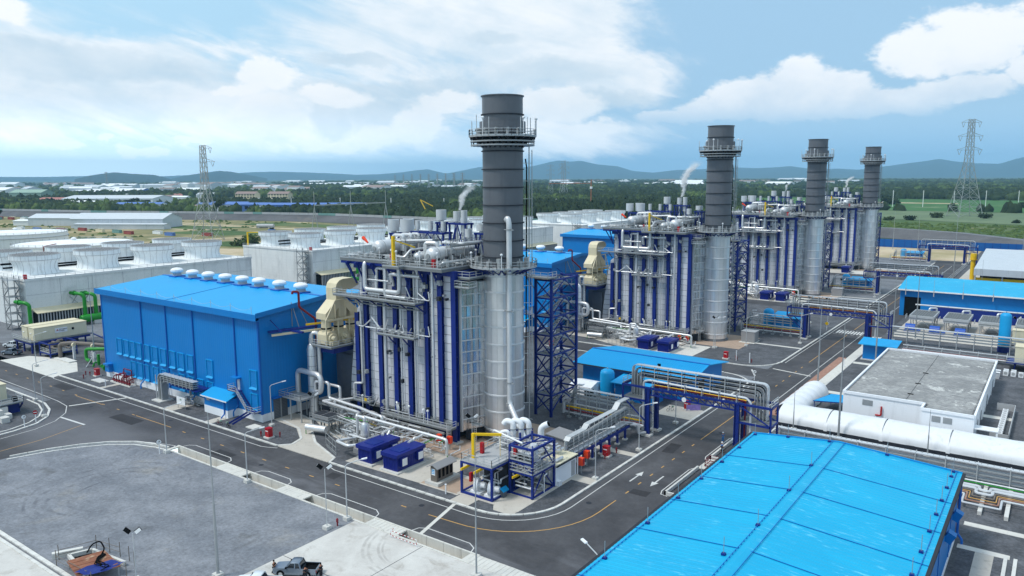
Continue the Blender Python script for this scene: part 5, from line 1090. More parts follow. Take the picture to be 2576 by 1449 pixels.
def low_rack(o, label, full=True):
    t = T('cable_rack', label, 'cable rack', (11, 18+o, 0), 'low cable racks')
    y = 17.2+o; pts = [(3.2, y), (16.8, y)]
    for i, z in enumerate((3.6, 4.3, 5.0, 5.7)):
        mb = MB().bar((4.4+.3*i, y, z), (17, y, z), .9, .14); mb.bar((4.4+.3*i, y, z), (3.6+.3*i, y, z-.8), .9, .14); mb.bar((3.6+.3*i, y, z-.8), (3.6+.3*i, y, .4), .9, .14); t.part('cable_tray', mb, 'alu_white' if i == 3 else 'steel')
    for x in np.arange(5, 17, 2.3):
        mb = MB()
        for q in (-.55, .55): mb.bar((x, y+q, .1), (x, y+q, 5.9), .12)
        for z in (3.5, 4.2, 4.9): mb.bar((x, y-.55, z), (x, y+.55, z), .1)
        t.part('support', mb, 'steel_light')
    for i, (z, m) in enumerate(((1.0, 'alu_white'), (1.5, 'dark_red'), (2.0, 'yellow'), (1.3, 'brown_hut'), (2.5, 'alu_white'))): pipe(t, [(3.0, y-1.2+.25*i, z), (20.4, y-1.2+.25*i, z)], .16, m, 7)
    for x in np.arange(4, 20, 2.6): t.part('pipe_stand', MB().bar((x, y-1.5, .1), (x, y-1.5, 2.7), .13).bar((x, y-1.6, .8), (x, y, .8), .1).box(x-.4, x+.4, y-1.8, y-1.2, .05, .38), 'steel')
    # curved covered tray by the stair tower
    mb = MB(); pth = [(2.0, .3), (2.0, 2.6), (2.5, 3.3), (3.4, 3.6), (4.0, 4.2), (4.6, 6.0), (5.2, 6.5), (6.4, 6.6)]
    for (a, za), (b_, zb) in zip(pth[:-1], pth[1:]): mb.bar((a, y-.2, za), (b_, y-.2, zb), .9, .16)
    t.part('tray_cover', mb, 'alu_white')
    if full:
        mb = MB()
        for a, b_ in (((17.9, -7.8, 3.4), (17.9, -7.6, 4.9)), ((17.9, -7.6, 4.9), (17.9, -6.9, 5.4)), ((17.9, -6.9, 5.4), (17.9, -2.2, 5.4)), ((17.9, -2.2, 5.4), (17.9, -1.2, 6.0)), ((17.9, -1.2, 6.0), (17.9, 8.2, 6.0)), ((17.9, 8.2, 6.0), (17.9, 9.6, 7.0)), ((17.9, 9.6, 7.0), (17.9, 13, 7.0))): mb.bar(a, b_, 1.0, .14)
        t.part('tray_cover', mb, 'steel_light')
        for dz in (.6, 1.1, 1.6): t.part('cable_tray', MB().bar((17.9, -7.4, 5.2-dz), (17.9, -1.6, 5.2-dz), .9, .12).bar((17.9, -1.6, 5.2-dz), (17.9, 13, 5.9-dz), .9, .12), 'steel')
        for i in range(6):
            yy = -3.9+2.88*i
            for x in (17.2, 18.9): p = t.part('post', MB().box(x-.16, x+.16, yy-.16, yy+.16, .3, 2.2), 'navy'); t.part('footing', MB().box(x-.38, x+.38, yy-.38, yy+.38, 0, .35), 'kerb', p)
        t.part('beam', MB().box(18.75, 19.05, -7, 12, 2.0, 2.4).box(17.05, 17.35, -7, 12, 2.0, 2.4), 'navy'); mb = MB()
        for i in range(12): yy = -6.6+1.55*i; mb.bar((17.1, yy, 2.3), (18.9, yy, 2.3), .14); mb.bar((18.7, yy, 2.3), (18.7, yy, 5.6), .1); mb.bar((17.1, yy, 2.3), (17.1, yy, 5.6), .1)
        t.part('support', mb, 'steel_light')
        for i, x in enumerate((18.5, 18.0, 17.5)): pipe(t, [(x, -7, 2.75), (x, 12, 2.75), (x+.4, 13.4, 2.4), (x+2.2, 14, 2.0)], .2-.03*i, 'alu_white')
        pipe(t, [(19.4, 12, 2.6), (20.2, 12.6, 2.6), (20.2, 13, .8), (21, 14.4, .8)], .22, 'alu_white')
low_rack(0, 'grey cable tray rack and low pipe run beside the nearest stack and right-hand road'); low_rack(DY, 'grey cable tray rack in front of the blue tank of the second unit', False); low_rack(2*DY, 'grey cable tray rack in front of the blue tank of the third unit', False); low_rack(3*DY+34, 'grey cable tray rack near the farthest pipe bridge', False)

# ---------------------------------------------------------------- pump hall and blue tanks
ph = T('pump_hall', 'low blue gabled hall with bright blue roof behind the nearest pipe bridge', 'building', (6, 48, 0))
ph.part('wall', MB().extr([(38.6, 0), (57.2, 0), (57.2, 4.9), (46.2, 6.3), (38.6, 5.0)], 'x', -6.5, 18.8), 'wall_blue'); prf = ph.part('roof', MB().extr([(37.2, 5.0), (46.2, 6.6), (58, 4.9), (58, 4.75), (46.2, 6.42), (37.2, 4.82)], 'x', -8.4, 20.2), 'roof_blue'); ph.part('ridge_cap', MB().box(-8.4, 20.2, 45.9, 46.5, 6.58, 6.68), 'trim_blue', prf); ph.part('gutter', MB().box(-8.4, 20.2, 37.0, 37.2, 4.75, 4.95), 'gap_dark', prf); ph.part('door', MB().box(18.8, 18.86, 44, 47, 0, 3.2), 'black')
mb = MB()
for x in np.arange(-8, 20, .55): mb.bar((x, 37.2, 5.05), (x, 46.2, 6.64), .06, .05)
ph.part('roof_rib', mb, 'roof_blue', prf); ph.part('flood_light', MB().bar((12.6, 37.6, 5), (12.6, 37.6, 7.2), .08).box(12.3, 12.9, 37.3, 37.7, 7, 7.5), 'black', prf)
sp = T('pump_shed', 'small blue lean-to shed with flat blue roof beside the nearest blue tank', 'building', (8.6, 34.5, 0)); sp.part('wall', MB().box(5.4, 14.2, 31.8, 36.4, 0, 3.8), 'wall_blue'); sp.part('roof', MB().extr([(30.9, 3.8), (37, 4.3), (37, 4.15), (30.9, 3.65)], 'x', 4.6, 15), 'roof_blue')
for k in range(4):
    o = DY*k if k < 3 else DY*3+34; bt = T('blue_tank', 'upright bright blue tank with domed top by the cable rack of the %s' % UN[k], 'tank', (2.6, 33.4+o, 0), 'small blue tanks')
    x = 2.6 if k == 0 else 7.0; y = (33.4 if k == 0 else 27.0)+o
    bt.e.location = (x, y, 0); bt.o = (x, y, 0); bt.part('shell', MB().lathe(x, y, [(1.55, .3), (1.55, 4.9), (1.35, 5.4), (.8, 5.75), (.05, 5.85)], 20), 'roof_blue', smooth=True); bt.part('nozzle', MB().cyl((x, y, 5.8), (x, y, 6.1), .15, 8), 'steel')
    if k:
        bs = T('blue_shed', 'small blue shed with sloped roof next to the blue tank of the %s' % UN[k], 'building', (x+6, y+1, 0), 'small blue sheds'); bs.part('wall', MB().box(x+2, x+9.4, y-2, y+3, 0, 3.9), 'wall_blue'); bs.part('roof', MB().extr([(y-2.8, 3.9), (y+3.6, 4.7), (y+3.6, 4.55), (y-2.8, 3.7)], 'x', x+1.6, x+10.2), 'roof_blue')
wv = T('white_hood', 'white plastic-sheeted equipment hood on the gravel left of the nearest blue tank', 'cover', (-1.5, 32, 0)); wv.part('hood', MB().extr([(29, .2), (35, .2), (34.6, 2.4), (32, 3.0), (29.4, 2.2)], 'x', -4.5, 1), 'white_fabric'); wv.part('opening', MB().box(-.4, 1.03, 28.9, 30.4, .4, 1.8), 'black')
pn = T('purple_banner', 'small purple banner on a frame by the concrete pad beside the road', 'banner', (22.4, 33.6, 0)); pn.part('sheet', MB().bar((21.0, 32.6, .75), (23.2, 34.4, .75), .06, 1.1), 'purple'); pn.part('frame', MB().bar((21.0, 32.6, 0), (21.0, 32.6, 1.4), .06).bar((23.2, 34.4, 0), (23.2, 34.4, 1.4), .06), 'steel')

# ================================================================== right-hand side
# streaked roof sheeting for the foreground hall
m, nt, b = newmat('roof_streak'); P = coords(nt, 'World'); x, y, z = sep(P)
n1 = noise(comb(nt, x*.5, y*2.6, 0.0), 1.0, 5, .7, .2).ss(.54, .64)*noise(comb(nt, x*.16, y*.2, 3.0), 1.0, 4).ss(.44, .6); n2 = noise(comb(nt, x*.12, y*.3, 7.0), 1.0, 4).ss(.4, .7)
col = mix(nt, n2*.5, lin(0, 160, 204), lin(0, 172, 214)); col = mix(nt, n1*.5, col, lin(128, 214, 240)); nt.links.new(col.k, b.inputs['Base Color']); b.inputs['Roughness'].default_value = .42; b.inputs['Specular IOR Level'].default_value = .35
fh = T('workshop_hall', 'long foreground hall with bright blue ribbed roof and lightning rods', 'building', (57.7, -25, 0))
FX0, FX1, FY0, FY1, FE, FR, FM = 44.4, 71.2, -60, 1.6, 9.0, 10.05, 56.4
fh.part('wall', MB().extr([(FX0+.6, 0), (FX1-.25, 0), (FX1-.25, FE), (FM, FR-.2), (FX0+.6, FE)], 'y', FY0, FY1-.5), 'wall_blue'); fh.part('plinth', MB().box(FX0+.5, FX1-.2, FY0, FY1-.4, 0, .9), 'white_wall')
roofw = lambda x: FE+(FR-FE)*(1-abs(x-FM)/((FM-FX0) if x < FM else (FX1-FM)))
bays = [-60, -48, -36, -27, -18.5, -9.5, FY1]
for y0, y1 in zip(bays[:-1], bays[1:]):
    for xa, xb in ((FX0, FM), (FM, FX1)):
        n = int((y1-y0)/.7); vs = []; fs = []
        for i in range(n+1):
            yy = y0+.03+(y1-y0-.06)*i/n
            for q, dz in ((0, 0), (.25, .0), (.34, .03), (.5, .03), (.6, 0)):
                if i == n and q: break
                for xx in (xa, xb): vs.append((xx, yy+q*(y1-y0)/n, roofw(xx)+dz))
        k = len(vs)//2; fs = [(2*i, 2*i+1, 2*i+3, 2*i+2) for i in range(k-1)]
        fh.part('roof_sheet', MB().add(vs, fs), 'roof_streak')
rfh = fh.part('ridge_cap', MB().extr([(FM-.7, FR-.0), (FM, FR+.1), (FM+.7, FR-.0), (FM, FR+.06)], 'y', FY0, FY1+.05), 'roof_streak')
for y in bays[1:-1]: fh.part('expansion_joint', MB().bar((FX0, y, FE+.05), (FM, y, FR+.05), .07, .04).bar((FM, y, FR+.05), (FX1, y, FE+.05), .07, .04), 'trim_blue')
fh.part('verge', MB().bar((FX0, FY1+.06, FE), (FM, FY1+.06, FR), .12, .3).bar((FM, FY1+.06, FR), (FX1, FY1+.06, FE), .12, .3), 'roof_blue'); fh.part('gutter', MB().box(FX1, FX1+.35, FY0, FY1+.1, FE-.3, FE+.02).box(FX0-.35, FX0, FY0, FY1+.1, FE-.3, FE+.02), 'gap_dark')
mb = MB(); mb.bar((FX0+.5, FY0, FE+.16), (FX0+.5, FY1, FE+.16), .05); mb.bar((FX1-.6, FY0, FE+.16), (FX1-.6, FY1, FE+.16), .05); mb.bar((FM-.75, FY0, FR+.12), (FM-.75, FY1, FR+.12), .05); mb.bar((FM+.75, FY0, FR+.12), (FM+.75, FY1, FR+.12), .05); mb.bar((FX0+.4, FY1-.4, FE+.15), (FM, FY1-.4, FR+.15), .05); mb.bar((FM, FY1-.4, FR+.15), (FX1-.4, FY1-.4, FE+.15), .05)
for y in np.arange(FY0, FY1, .8):
    for x, z in ((FX0+.5, FE+.16), (FX1-.6, FE+.16), (FM-.75, FR+.12)): mb.box(x-.04, x+.04, y-.05, y+.05, z-.12, z+.04)
fh.part('lightning_conductor', mb, 'trim_blue')
rods = [(FX0+.7, y) for y in (-44, -34.5, -26.5, -19.5, -12.5, -6, .6)]+[(FX1-1, y) for y in (-30, -24.5, -19, -14, -9.5, -5, -.8, 1.2)]+[(FM-.8, y) for y in (-30, -19, -9.5)]+[(x, 1.2) for x in (49.6, 55.2, 62.5)]+[(FM-1.5, -38)]
for x, y in rods:
    r_ = fh.part('lightning_rod', MB().cyl((x, y, roofw(x)), (x, y, roofw(x)+1.9), .035, 5), 'steel'); fh.part('rod_base', MB().box(x-.2, x+.2, y-.2, y+.2, roofw(x), roofw(x)+.22), 'navy', r_)
for y in (-6, -16, -26): fh.part('side_panel', MB().box(FX1-.25, FX1-.18, y, y+.15, .9, FE-.3), 'trim_blue')
for y in (-3.6, -10.4): fh.part('vent_cowl', MB().bar((FX1-.2, y, 5.6), (FX1+.6, y, 5.2), 1.1, 1.2), 'wall_blue_plain')
fh.part('downpipe', MB().tube([(FX1, 1.0, FE-.3), (FX1, 1.0, 1.2), (FX1+.6, .6, .7), (FX1+.6, .6, .1)], .16, 8), 'trim_blue')

# drain boxes along the road, in front of the hall
for y0, y1 in ((-7.2, 5.2), (10.4, 23.2)):
    mb = MB().box(34.6, 34.9, y0, y1, -.1, .55).box(34.6, 36.6, y0, y0+.3, -.1, .55).box(36.5, 36.8, y0, y1, -.1, .5)
    struct('drain_wall', mb, 'kerb')
sl_me = MB().box(0, 2.2, .02, .63, -.1, .12).mesh('cover_slab', 'concrete_pale'); CS = struct('drain_cover', MB().box(34.7, 36.7, 5.4, 10.2, -.2, .0), 'concrete')
for i in range(7): link('cover_slab', sl_me, CS, (34.6, 5.5+i*.66, .02))
for i in range(12): link('cover_slab', sl_me, CS, (36.2, -12+i*1.5, .02))

# white control building with paved roof
wb = T('control_building', 'white flat-roofed building with a grey paved roof and white parapet', 'building', (58, 68, 0))
WX0, WX1, WY0, WY1, WZ = 46.9, 69.1, 43.6, 92.4, 5.0; SX, SY = 60.9, 47.3
poly = [(WX0, SY), (SX, SY), (SX, WY0), (WX1, WY0), (WX1, WY1), (WX0, WY1)]
wb.part('wall', MB().prism(poly, 0, WZ-.35), 'white_wall')
mb = MB(); pp = poly+[poly[0]]
for (xa, ya), (xb, yb) in zip(pp[:-1], pp[1:]): mb.bar((xa, ya, WZ-.1), (xb, yb, WZ-.1), .35, .5)
wb.part('parapet', mb, 'white_wall')
pv = wb.part('roof_bed', MB().prism([(WX0+.15, SY+.15), (SX+.15, SY+.15), (SX+.15, WY0+.15), (WX1-.15, WY0+.15), (WX1-.15, WY1-.15), (WX0+.15, WY1-.15)], WZ-.36, WZ-.3), 'gap_dark')
pm_ = MB().box(0, .49, 0, .49, 0, .1).mesh('paver', 'paver'); cells = []; PS = .52
for j in range(int((WY1-WY0-.6)/PS)):
    for i in range(int((WX1-WX0-.6)/PS)):
        x, y = WX0+.3+i*PS+(PS/2 if j % 2 else 0), WY0+.3+j*PS
        if x+.5 > WX1-.2 or (x < SX+.3 and y < SY+.3): continue
        cells.append(((x-CAMP.x)**2+(y-CAMP.y)**2, x, y))
cells.sort(); mb = MB()
for n_, (d_, x, y) in enumerate(cells):
    dz = random.uniform(-.015, .015)
    if n_ < 300: o_ = wb.inst('paver', pm_, (x, y, WZ-.3+dz), pv, rz=random.uniform(-.02, .02))
    else: mb.box(x, x+.49, y, y+.49, WZ-.3, WZ-.2+dz)
ob = wb.part('pavers', mb, 'paver', pv); ob['kind'] = 'stuff'
for y in (53, 62, 72): wb.part('lightning_base', MB().box(57.2, 58.2, y, y+.2, WZ-.2, WZ-.05), 'black')
wb.part('conductor', MB().box(57.6, 57.66, WY0+4, WY1-.3, WZ-.19, WZ-.15), 'gap_dark')
for x0, x1, y, z0 in ((50.4, 52.2, SY, 2.9), (62.6, 64.0, WY0, 2.9), (64.4, 65.8, WY0, 2.9)):
    lv = wb.part('louvre', MB().box(x0, x1, y-.05, y+.02, z0, z0+1.1), 'deck_grey')
    for i in range(6): wb.part('slat', MB().box(x0, x1, y-.09, y-.05, z0+.1+i*.17, z0+.16+i*.17), 'steel', lv)
wb.part('hydrant_riser', MB().tube([(52.8, SY-.3, 1.4), (53.8, SY-.3, 1.4), (53.8, SY-.3, 3.2)], .16, 8), 'red')
for y in (48, 54, 60, 66, 72, 80, 88): wb.part('downpipe', MB().box(WX1, WX1+.16, y, y+.2, .1, WZ-.2), 'white'); 
for y in (50, 57, 70, 84): wb.part('door', MB().box(WX1, WX1+.06, y, y+1.4, .1, 2.4), 'door_grey')
wb.part('porch', MB().box(WX1, WX1+3.6, 43.8, 46.2, 2.7, 2.85).box(WX1+3.3, WX1+3.6, 43.9, 44.1, 0, 2.7), 'white')
# row of air-conditioner condensers in a screened strip
for i in range(12):
    y = 50+i*1.5; x = 72.6; nth = ('first', 'second', 'third', 'fourth', 'fifth', 'sixth', 'seventh', 'eighth', 'ninth', 'tenth', 'eleventh', 'last')[i]
    ac = T('condenser_unit', nth+' white condenser unit, from the near end, in the row beside the white building', 'air conditioner', (x, y, .1), 'condenser units beside the white building')
    ac.part('case', MB().box(x-.45, x+.45, y-.5, y+.5, .15, 1.05), 'white'); ac.part('fan', MB().lathe(x, y, [(.34, 1.05), (.34, 1.1), (.1, 1.1)], 10, False), 'deck_grey')
fs_ = T('screen_fence', 'low grey screen wall around the condenser units', 'fence', (74, 58, 0)); fs_.part('wall', MB().box(74.0, 74.12, 48.6, 69, .1, 1.5).box(71, 74, 69, 69.1, .1, 1.5).box(71.2, 74, 48.5, 48.62, .1, 1.2), 'deck_grey')
# white fabric tunnel
tn = T('fabric_tunnel', 'long white plastic-sheeted tunnel in front of the white building', 'tunnel', (64, 38.2, 0))
for i, (a, b_) in enumerate(((38.4, 47.0), (47.2, 56.2), (56.4, 66.4), (66.6, 78), (78.2, 92))):
    vs = []; nn = 22
    for ix in range(9):
        x = a+(b_-a)*ix/8; sag = .12*math.sin(math.pi*ix/8)
        for k in range(nn+1):
            q = math.pi*k/nn; rr_ = 4.0-sag+random.uniform(-.05, .05); vs.append((x, 38.0-rr_*math.cos(q), .7+rr_*.68*math.sin(q)**.8+(0 if 0 < k < nn else random.uniform(-.2, .15))))
    fs = [(ix*(nn+1)+k, (ix+1)*(nn+1)+k, (ix+1)*(nn+1)+k+1, ix*(nn+1)+k+1) for ix in range(8) for k in range(nn)]
    tn.part('sheet', MB().add(vs, fs), 'white_fabric', smooth=True)
    if i: tn.part('seam', MB().extr([(38-4.08*math.cos(q), .68+2.46*math.sin(q)**.8) for q in np.linspace(0, math.pi, 18)]+[(38-3.98*math.cos(q), .66+2.38*math.sin(q)**.8) for q in np.linspace(math.pi, 0, 18)], 'x', a-.5, a+.1), 'white_fabric', smooth=True)
tn.part('end_sheet', MB().add([(38.45, 38.0-3.95*math.cos(q), .7+2.36*math.sin(q)**.8) for q in np.linspace(0, math.pi, 18)], [tuple(range(17, -1, -1))]), 'white_fabric')
tn.part('sill', MB().box(38.2, 92, 33.95, 34.2, .1, .8), 'gap_dark')
for j, (cx_, y0, y1, lab) in enumerate(((38.6, 40.5, 60.5, 'short white arched hood with ribs at the left end of the fabric tunnel'), (80.5, 48, 62, 'short white arched hood with ribs at the right edge of the picture'))):
    hd = T('arched_hood', lab, 'tunnel', (cx_, y0, 0)); R_ = 2.6; n = 6
    for i in range(n):
        a, b_ = y0+(y1-y0)*i/n, y0+(y1-y0)*(i+1)/n; vs = []
        for iy in range(5):
            yy = a+(b_-a)*iy/4; bulge = .18*math.sin(math.pi*iy/4)
            for k in range(15): q = math.pi*k/14; vs.append((cx_-(R_+bulge)*math.cos(q), yy, .2+(R_+bulge)*math.sin(q)))
        hd.part('panel', MB().add(vs, [(iy*15+k, iy*15+k+1, (iy+1)*15+k+1, (iy+1)*15+k) for iy in range(4) for k in range(14)]), 'white_fabric', smooth=True)
    hd.part('rim', MB().add([(cx_-R_*math.cos(q), y1+.02, .2+R_*math.sin(q)) for q in np.linspace(0, math.pi, 15)], [tuple(range(15))]), 'deck_grey')
bl_ = T('blue_leanto', 'small blue lean-to roof between the arched hood and the white building', 'shelter', (44, 51, 0)); bl_.part('roof', MB().quad((41.4, 47.2, 2.2), (46.8, 47.6, 2.6), (46.8, 53.5, 2.6), (43.2, 54, 2.2)), 'roof_blue'); bl_.part('frame', MB().bar((41.4, 47.2, 2.1), (46.8, 47.6, 2.5), .16).bar((43.2, 54, 2.1), (41.4, 47.2, 2.1), .16).bar((41.6, 47.4, 0), (41.6, 47.4, 2.1), .12).bar((43.3, 53.6, 0), (43.3, 53.6, 2.1), .12), 'navy')
# cable rack behind the workshop roof
cr = T('cable_rack', 'long grey cable rack with looped pipes between the foreground roof and the white tunnel', 'cable rack', (65, 20, 0), 'low cable racks')
for i, z in enumerate((1.0, 1.7, 2.4, 3.2)): cr.part('cable_tray', MB().bar((41, 24.0, z), (100, 24.0, z), 1.0, .16), 'alu_white' if i == 3 else 'steel')
mb = MB()
for x in np.arange(42, 100, 4.2):
    for q in (-.6, .6): mb.bar((x, 24+q, 0), (x, 24+q, 3.4), .14)
    for z in (.9, 1.6, 2.3): mb.bar((x, 23.4, z), (x, 24.6, z), .12)
cr.part('support', mb, 'steel_light')
mb = MB()
for x in np.arange(43, 100, .8): mb.box(x, x+.1, 23.95, 24.5, 3.28, 3.32)
cr.part('tray_clip', mb, 'steel')
for i, (y, m_, r_) in enumerate(((20.6, 'alu_white', .24), (19.6, 'alu_white', .24), (18.6, 'brown_hut', .12), (18.0, 'paint_yellow', .08), (17.4, 'brick', .12), (16.6, 'alu_white', .16), (21.6, 'green', .1), (22.4, 'white', .12))):
    L = 3.4+.45*i; xm = 72.8
    hw = .7+.32*i; yb = y-(1.4+.42*i); pts = [(60, y, .9), (xm-hw, y, .9), (xm-hw, yb, .9), (xm+hw, yb, .9), (xm+hw, y, .9), (100, y, .9)] if i < 6 else [(60, y, 1.0), (100, y, 1.0)]
    pipe(cr, pts, r_, m_, 8)
mb = MB()
for x in (66.5, 69.6, 72.8, 75.9, 79, 82): mb.box(x-.25, x+.25, 11.6, 22.4, .05, .62)
cr.part('sleeper', mb, 'kerb')
# blue kiosk, right racks, coolers, vessel, containers
kq = T('blue_kiosk', 'blue kiosk with wide mono-pitch roof behind the white building corner', 'kiosk', (43.2, 101, 0)); kq.part('wall', MB().box(40.0, 46.2, 98.8, 103.4, .3, 4.2), 'wall_blue'); kq.part('roof', MB().extr([(97.6, 4.3), (104.2, 4.9), (104.2, 4.75), (97.6, 4.12)], 'x', 39, 48), 'roof_blue'); kq.part('plinth', MB().box(39.6, 46.6, 98.4, 103.8, 0, .35), 'kerb')
for j, (yy, zz, lab) in enumerate(((125.4, 4.6, 'long grey cable tray rack in front of the air coolers'), (113.0, 2.2, 'low silver pipe run behind the white building'))):
    t = T('cable_rack', lab, 'cable rack', (58, yy, 0), 'low cable racks')
    for i in range(4):
        z = zz-i*.75
        if z > .5: t.part('cable_tray' if j == 0 else 'pipe_shelf', MB().bar((41 if j == 0 else 47, yy, z), (90, yy, z), 1.2 if j == 0 else .5, .16), 'alu_white' if i == 0 else 'steel')
    mb = MB()
    for x in np.arange(42 if j == 0 else 48, 90, 4.0):
        for q in (-.7, .7): mb.bar((x, yy+q, 0), (x, yy+q, zz+.2), .14)
    t.part('support', mb, 'steel_light')
    if j == 0:
        mb = MB()
        for x in np.arange(42, 90, 1.1): mb.box(x, x+.35, yy-.4, yy+.4, 3.0, 3.14)
        t.part('cable', mb, 'black')
    else:
        for i in range(4): pipe(t, [(47, yy-1.2+i*.6, 1.2), (90, yy-1.2+i*.6, 1.2)], .16, ('alu_white', 'dark_red', 'alu_white', 'brown_hut')[i], 7)
for i in range(4):
    x0 = 43.0+i*9.0; y0, y1 = 148.5, 160.5
    ac = T('air_cooler', ('leftmost', 'second from left', 'third from left', 'rightmost')[i]+' grey air-cooled heat exchanger deck in front of the long blue shed', 'air cooler', (x0+3.2, 154, 0), 'air coolers')
    ac.part('plenum', MB().box(x0, x0+6.4, y0, y1, 3.2, 3.9), 'steel'); ac.part('rim', MB().box(x0-.15, x0+6.55, y0-.15, y0+.1, 3.7, 4.4).box(x0-.15, x0+6.55, y1-.1, y1+.15, 3.7, 4.4).box(x0-.15, x0+.1, y0, y1, 3.7, 4.4).box(x0+6.3, x0+6.55, y0, y1, 3.7, 4.4), 'steel_light')
    me = MB().box(0, .5, 0, y1-y0-.4, 0, .12).mesh('tube_bundle', 'grating')
    for k in range(9): ac.inst('tube_bundle', me, (x0+.2+k*.68, y0+.2, 4.15))
    mb = MB()
    for xx in (x0+.3, x0+6.1):
        for yy in (y0+.4, (y0+y1)/2, y1-.4): mb.bar((xx, yy, 0), (xx, yy, 3.3), .22)
        mb.bar((xx, y0+.4, .4), (xx, (y0+y1)/2, 3.2), .14); mb.bar((xx, y1-.4, .4), (xx, (y0+y1)/2, 3.2), .14)
    mb.bar((x0+.3, y0+.4, .4), (x0+3.2, y0+.4, 3.2), .14); mb.bar((x0+6.1, y0+.4, .4), (x0+3.2, y0+.4, 3.2), .14); ac.part('leg', mb, 'steel')
    ac.part('railing', MB().rail([(x0, y0-.9, 3.2), (x0+6.4, y0-.9, 3.2)], 1.1).rail([(x0-1.2, y0, 3.2), (x0-1.2, y0+3, 3.2)], 1.1), 'steel_light')
    pipe(ac, [(x0+3.8, y1-.8, 4.2), (x0+3.8, y1-.8, 5.2), (x0+5.6, y1+.6, 5.2), (x0+5.6, y1+.6, 4.4)], .3, 'alu_white'); pipe(ac, [(x0-.6, y1+2, 5.6), (x0+8.6, y1+2, 5.6)], .24, 'alu_white')
    if i < 3:
        bd = T('blue_motor', ('left', 'middle', 'right')[i]+' bright blue horizontal motor housing behind the grey cable rack', 'motor', (43.8+i*6.5, 144.5, 0), 'blue motor housings'); x = 43.8+i*6.5
        bd.part('housing', MB().extr([(145.4+1.3*math.cos(q), 1.0+1.3*math.sin(q)) for q in np.linspace(-.5, math.pi+.5, 14)], 'x', x-1.3, x+1.3), 'blue_plastic', smooth=True); bd.part('base', MB().box(x-1.6, x+2.6, 144, 147, .05, .5), 'blue_plastic')
bv = T('blue_vessel', 'tall upright bright blue vessel beside the cream containers at the right', 'vessel', (68.4, 128.6, 0)); bv.part('shell', MB().lathe(68.4, 128.6, [(1.35, .8), (1.35, 9.7), (1.15, 10.2), (.7, 10.5), (.05, 10.6)], 22), 'roof_blue', smooth=True); bv.part('skirt', MB().lathe(68.4, 128.6, [(1.38, .1), (1.38, 1.6)], 22), 'navy'); bv.part('nozzle', MB().cyl((68.4, 128.6, 10.5), (68.4, 128.6, 10.9), .16, 8), 'steel')
for j, (x0, x1, y0, y1, z0, lab) in enumerate(((69.8, 82, 137, 140.4, 1.0, 'cream ribbed container behind the tall blue vessel'), (71.8, 84, 107.5, 112, 2.2, 'cream ribbed container on blue stilts at the right edge'))):
    ct = T('container', lab, 'container', (x0+4, y0, 0), 'cream containers'); ct.part('body', MB().box(x0, x1, y0, y1, z0, z0+3.6), 'cream_rib'); ct.part('roof', MB().box(x0-.1, x1, y0-.1, y1+.1, z0+3.6, z0+3.75), 'cream')
    if j: ct.part('stilt', MB().box(x0, x0+.3, y0, y0+.3, 0, z0).box(x0, x0+.3, y1-.3, y1, 0, z0).box(x0-1.6, x1, y0-1.2, y1, z0-.25, z0), 'navy'); ct.part('railing', MB().rail([(x0-1.6, y1, z0), (x0-1.6, y0-1.2, z0), (x1, y0-1.2, z0)]), 'steel_light'); ct.part('stair', MB().bar((x0+2.2, y0-1.8, z0), (x0+5.5, y0-1.8, .2), .8, .2), 'navy')
    else: ct.part('base', MB().box(x0, x1, y0, y1, 0, z0), 'gap_dark')
for i in range(5):
    x, y = 70.6+(i % 3)*1.5, 100.5+(i//3)*1.8; a = T('condenser_unit', ('front left', 'front middle', 'front right', 'rear left', 'rear middle')[i]+' white outdoor unit under the stilted cream container', 'air conditioner', (x, y, .1), 'outdoor units under the cream container'); a.part('case', MB().box(x-.5, x+.5, y-.3, y+.3, .15, 1.3), 'white'); a.part('fan', MB().cyl((x, y-.31, .8), (x, y-.34, .8), .36, 12), 'deck_grey')
for i in range(8):
    x, y = 63+(i % 4)*2.0, 96.5+(i//4)*2.4; a = T('switch_box', ('first', 'second', 'third', 'fourth')[i % 4]+' pale grey switch box from left, %s row, behind the white building' % ('front' if i < 4 else 'rear'), 'box', (x, y, .1), 'switch boxes'); a.part('case', MB().box(x-.6, x+.6, y-.4, y+.4, .1, 1.5), 'alu_white'); a.part('lid', MB().box(x-.7, x+.7, y-.5, y+.5, 1.5, 1.6), 'white')
ls = T('long_shed', 'long blue shed with pale blue streaked roof and dark doorway on the right', 'building', (60, 185, 0)); ls.part('wall', MB().extr([(173, 0), (200, 0), (200, 8.8), (186.5, 10.4), (173, 9)], 'x', 36.2, 110), 'wall_blue'); lr = ls.part('roof', MB().extr([(171.8, 9.0), (190, 11.4), (202, 9.6), (202, 9.4), (190, 11.2), (171.8, 8.8)], 'x', 35.6, 111), 'roof_streak'); ls.part('gutter', MB().box(35.6, 111, 171.5, 171.8, 8.6, 9.0), 'white', lr); ls.part('doorway', MB().box(37.6, 42.4, 172.9, 173.0, .1, 6.4), 'black'); ls.part('base_band', MB().box(46, 110, 172.85, 172.98, .1, 4.0), 'navy')
mb = MB()
for x in np.arange(38, 110, 8.2): mb.bar((x, 171.6, 7.2), (x, 171.6, 9.4), .25); mb.bar((x, 171.4, 9.4), (x, 171.4, 12.8), .07)
ls.part('downpipe_head', mb, 'deck_grey')
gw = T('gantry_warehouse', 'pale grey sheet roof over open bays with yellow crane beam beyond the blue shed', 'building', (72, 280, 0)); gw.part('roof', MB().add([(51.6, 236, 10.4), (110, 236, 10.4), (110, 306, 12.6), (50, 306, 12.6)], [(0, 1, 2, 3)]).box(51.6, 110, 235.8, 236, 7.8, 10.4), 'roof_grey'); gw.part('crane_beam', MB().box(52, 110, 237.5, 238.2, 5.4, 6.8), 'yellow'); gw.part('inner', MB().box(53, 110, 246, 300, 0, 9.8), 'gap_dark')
mb = MB()
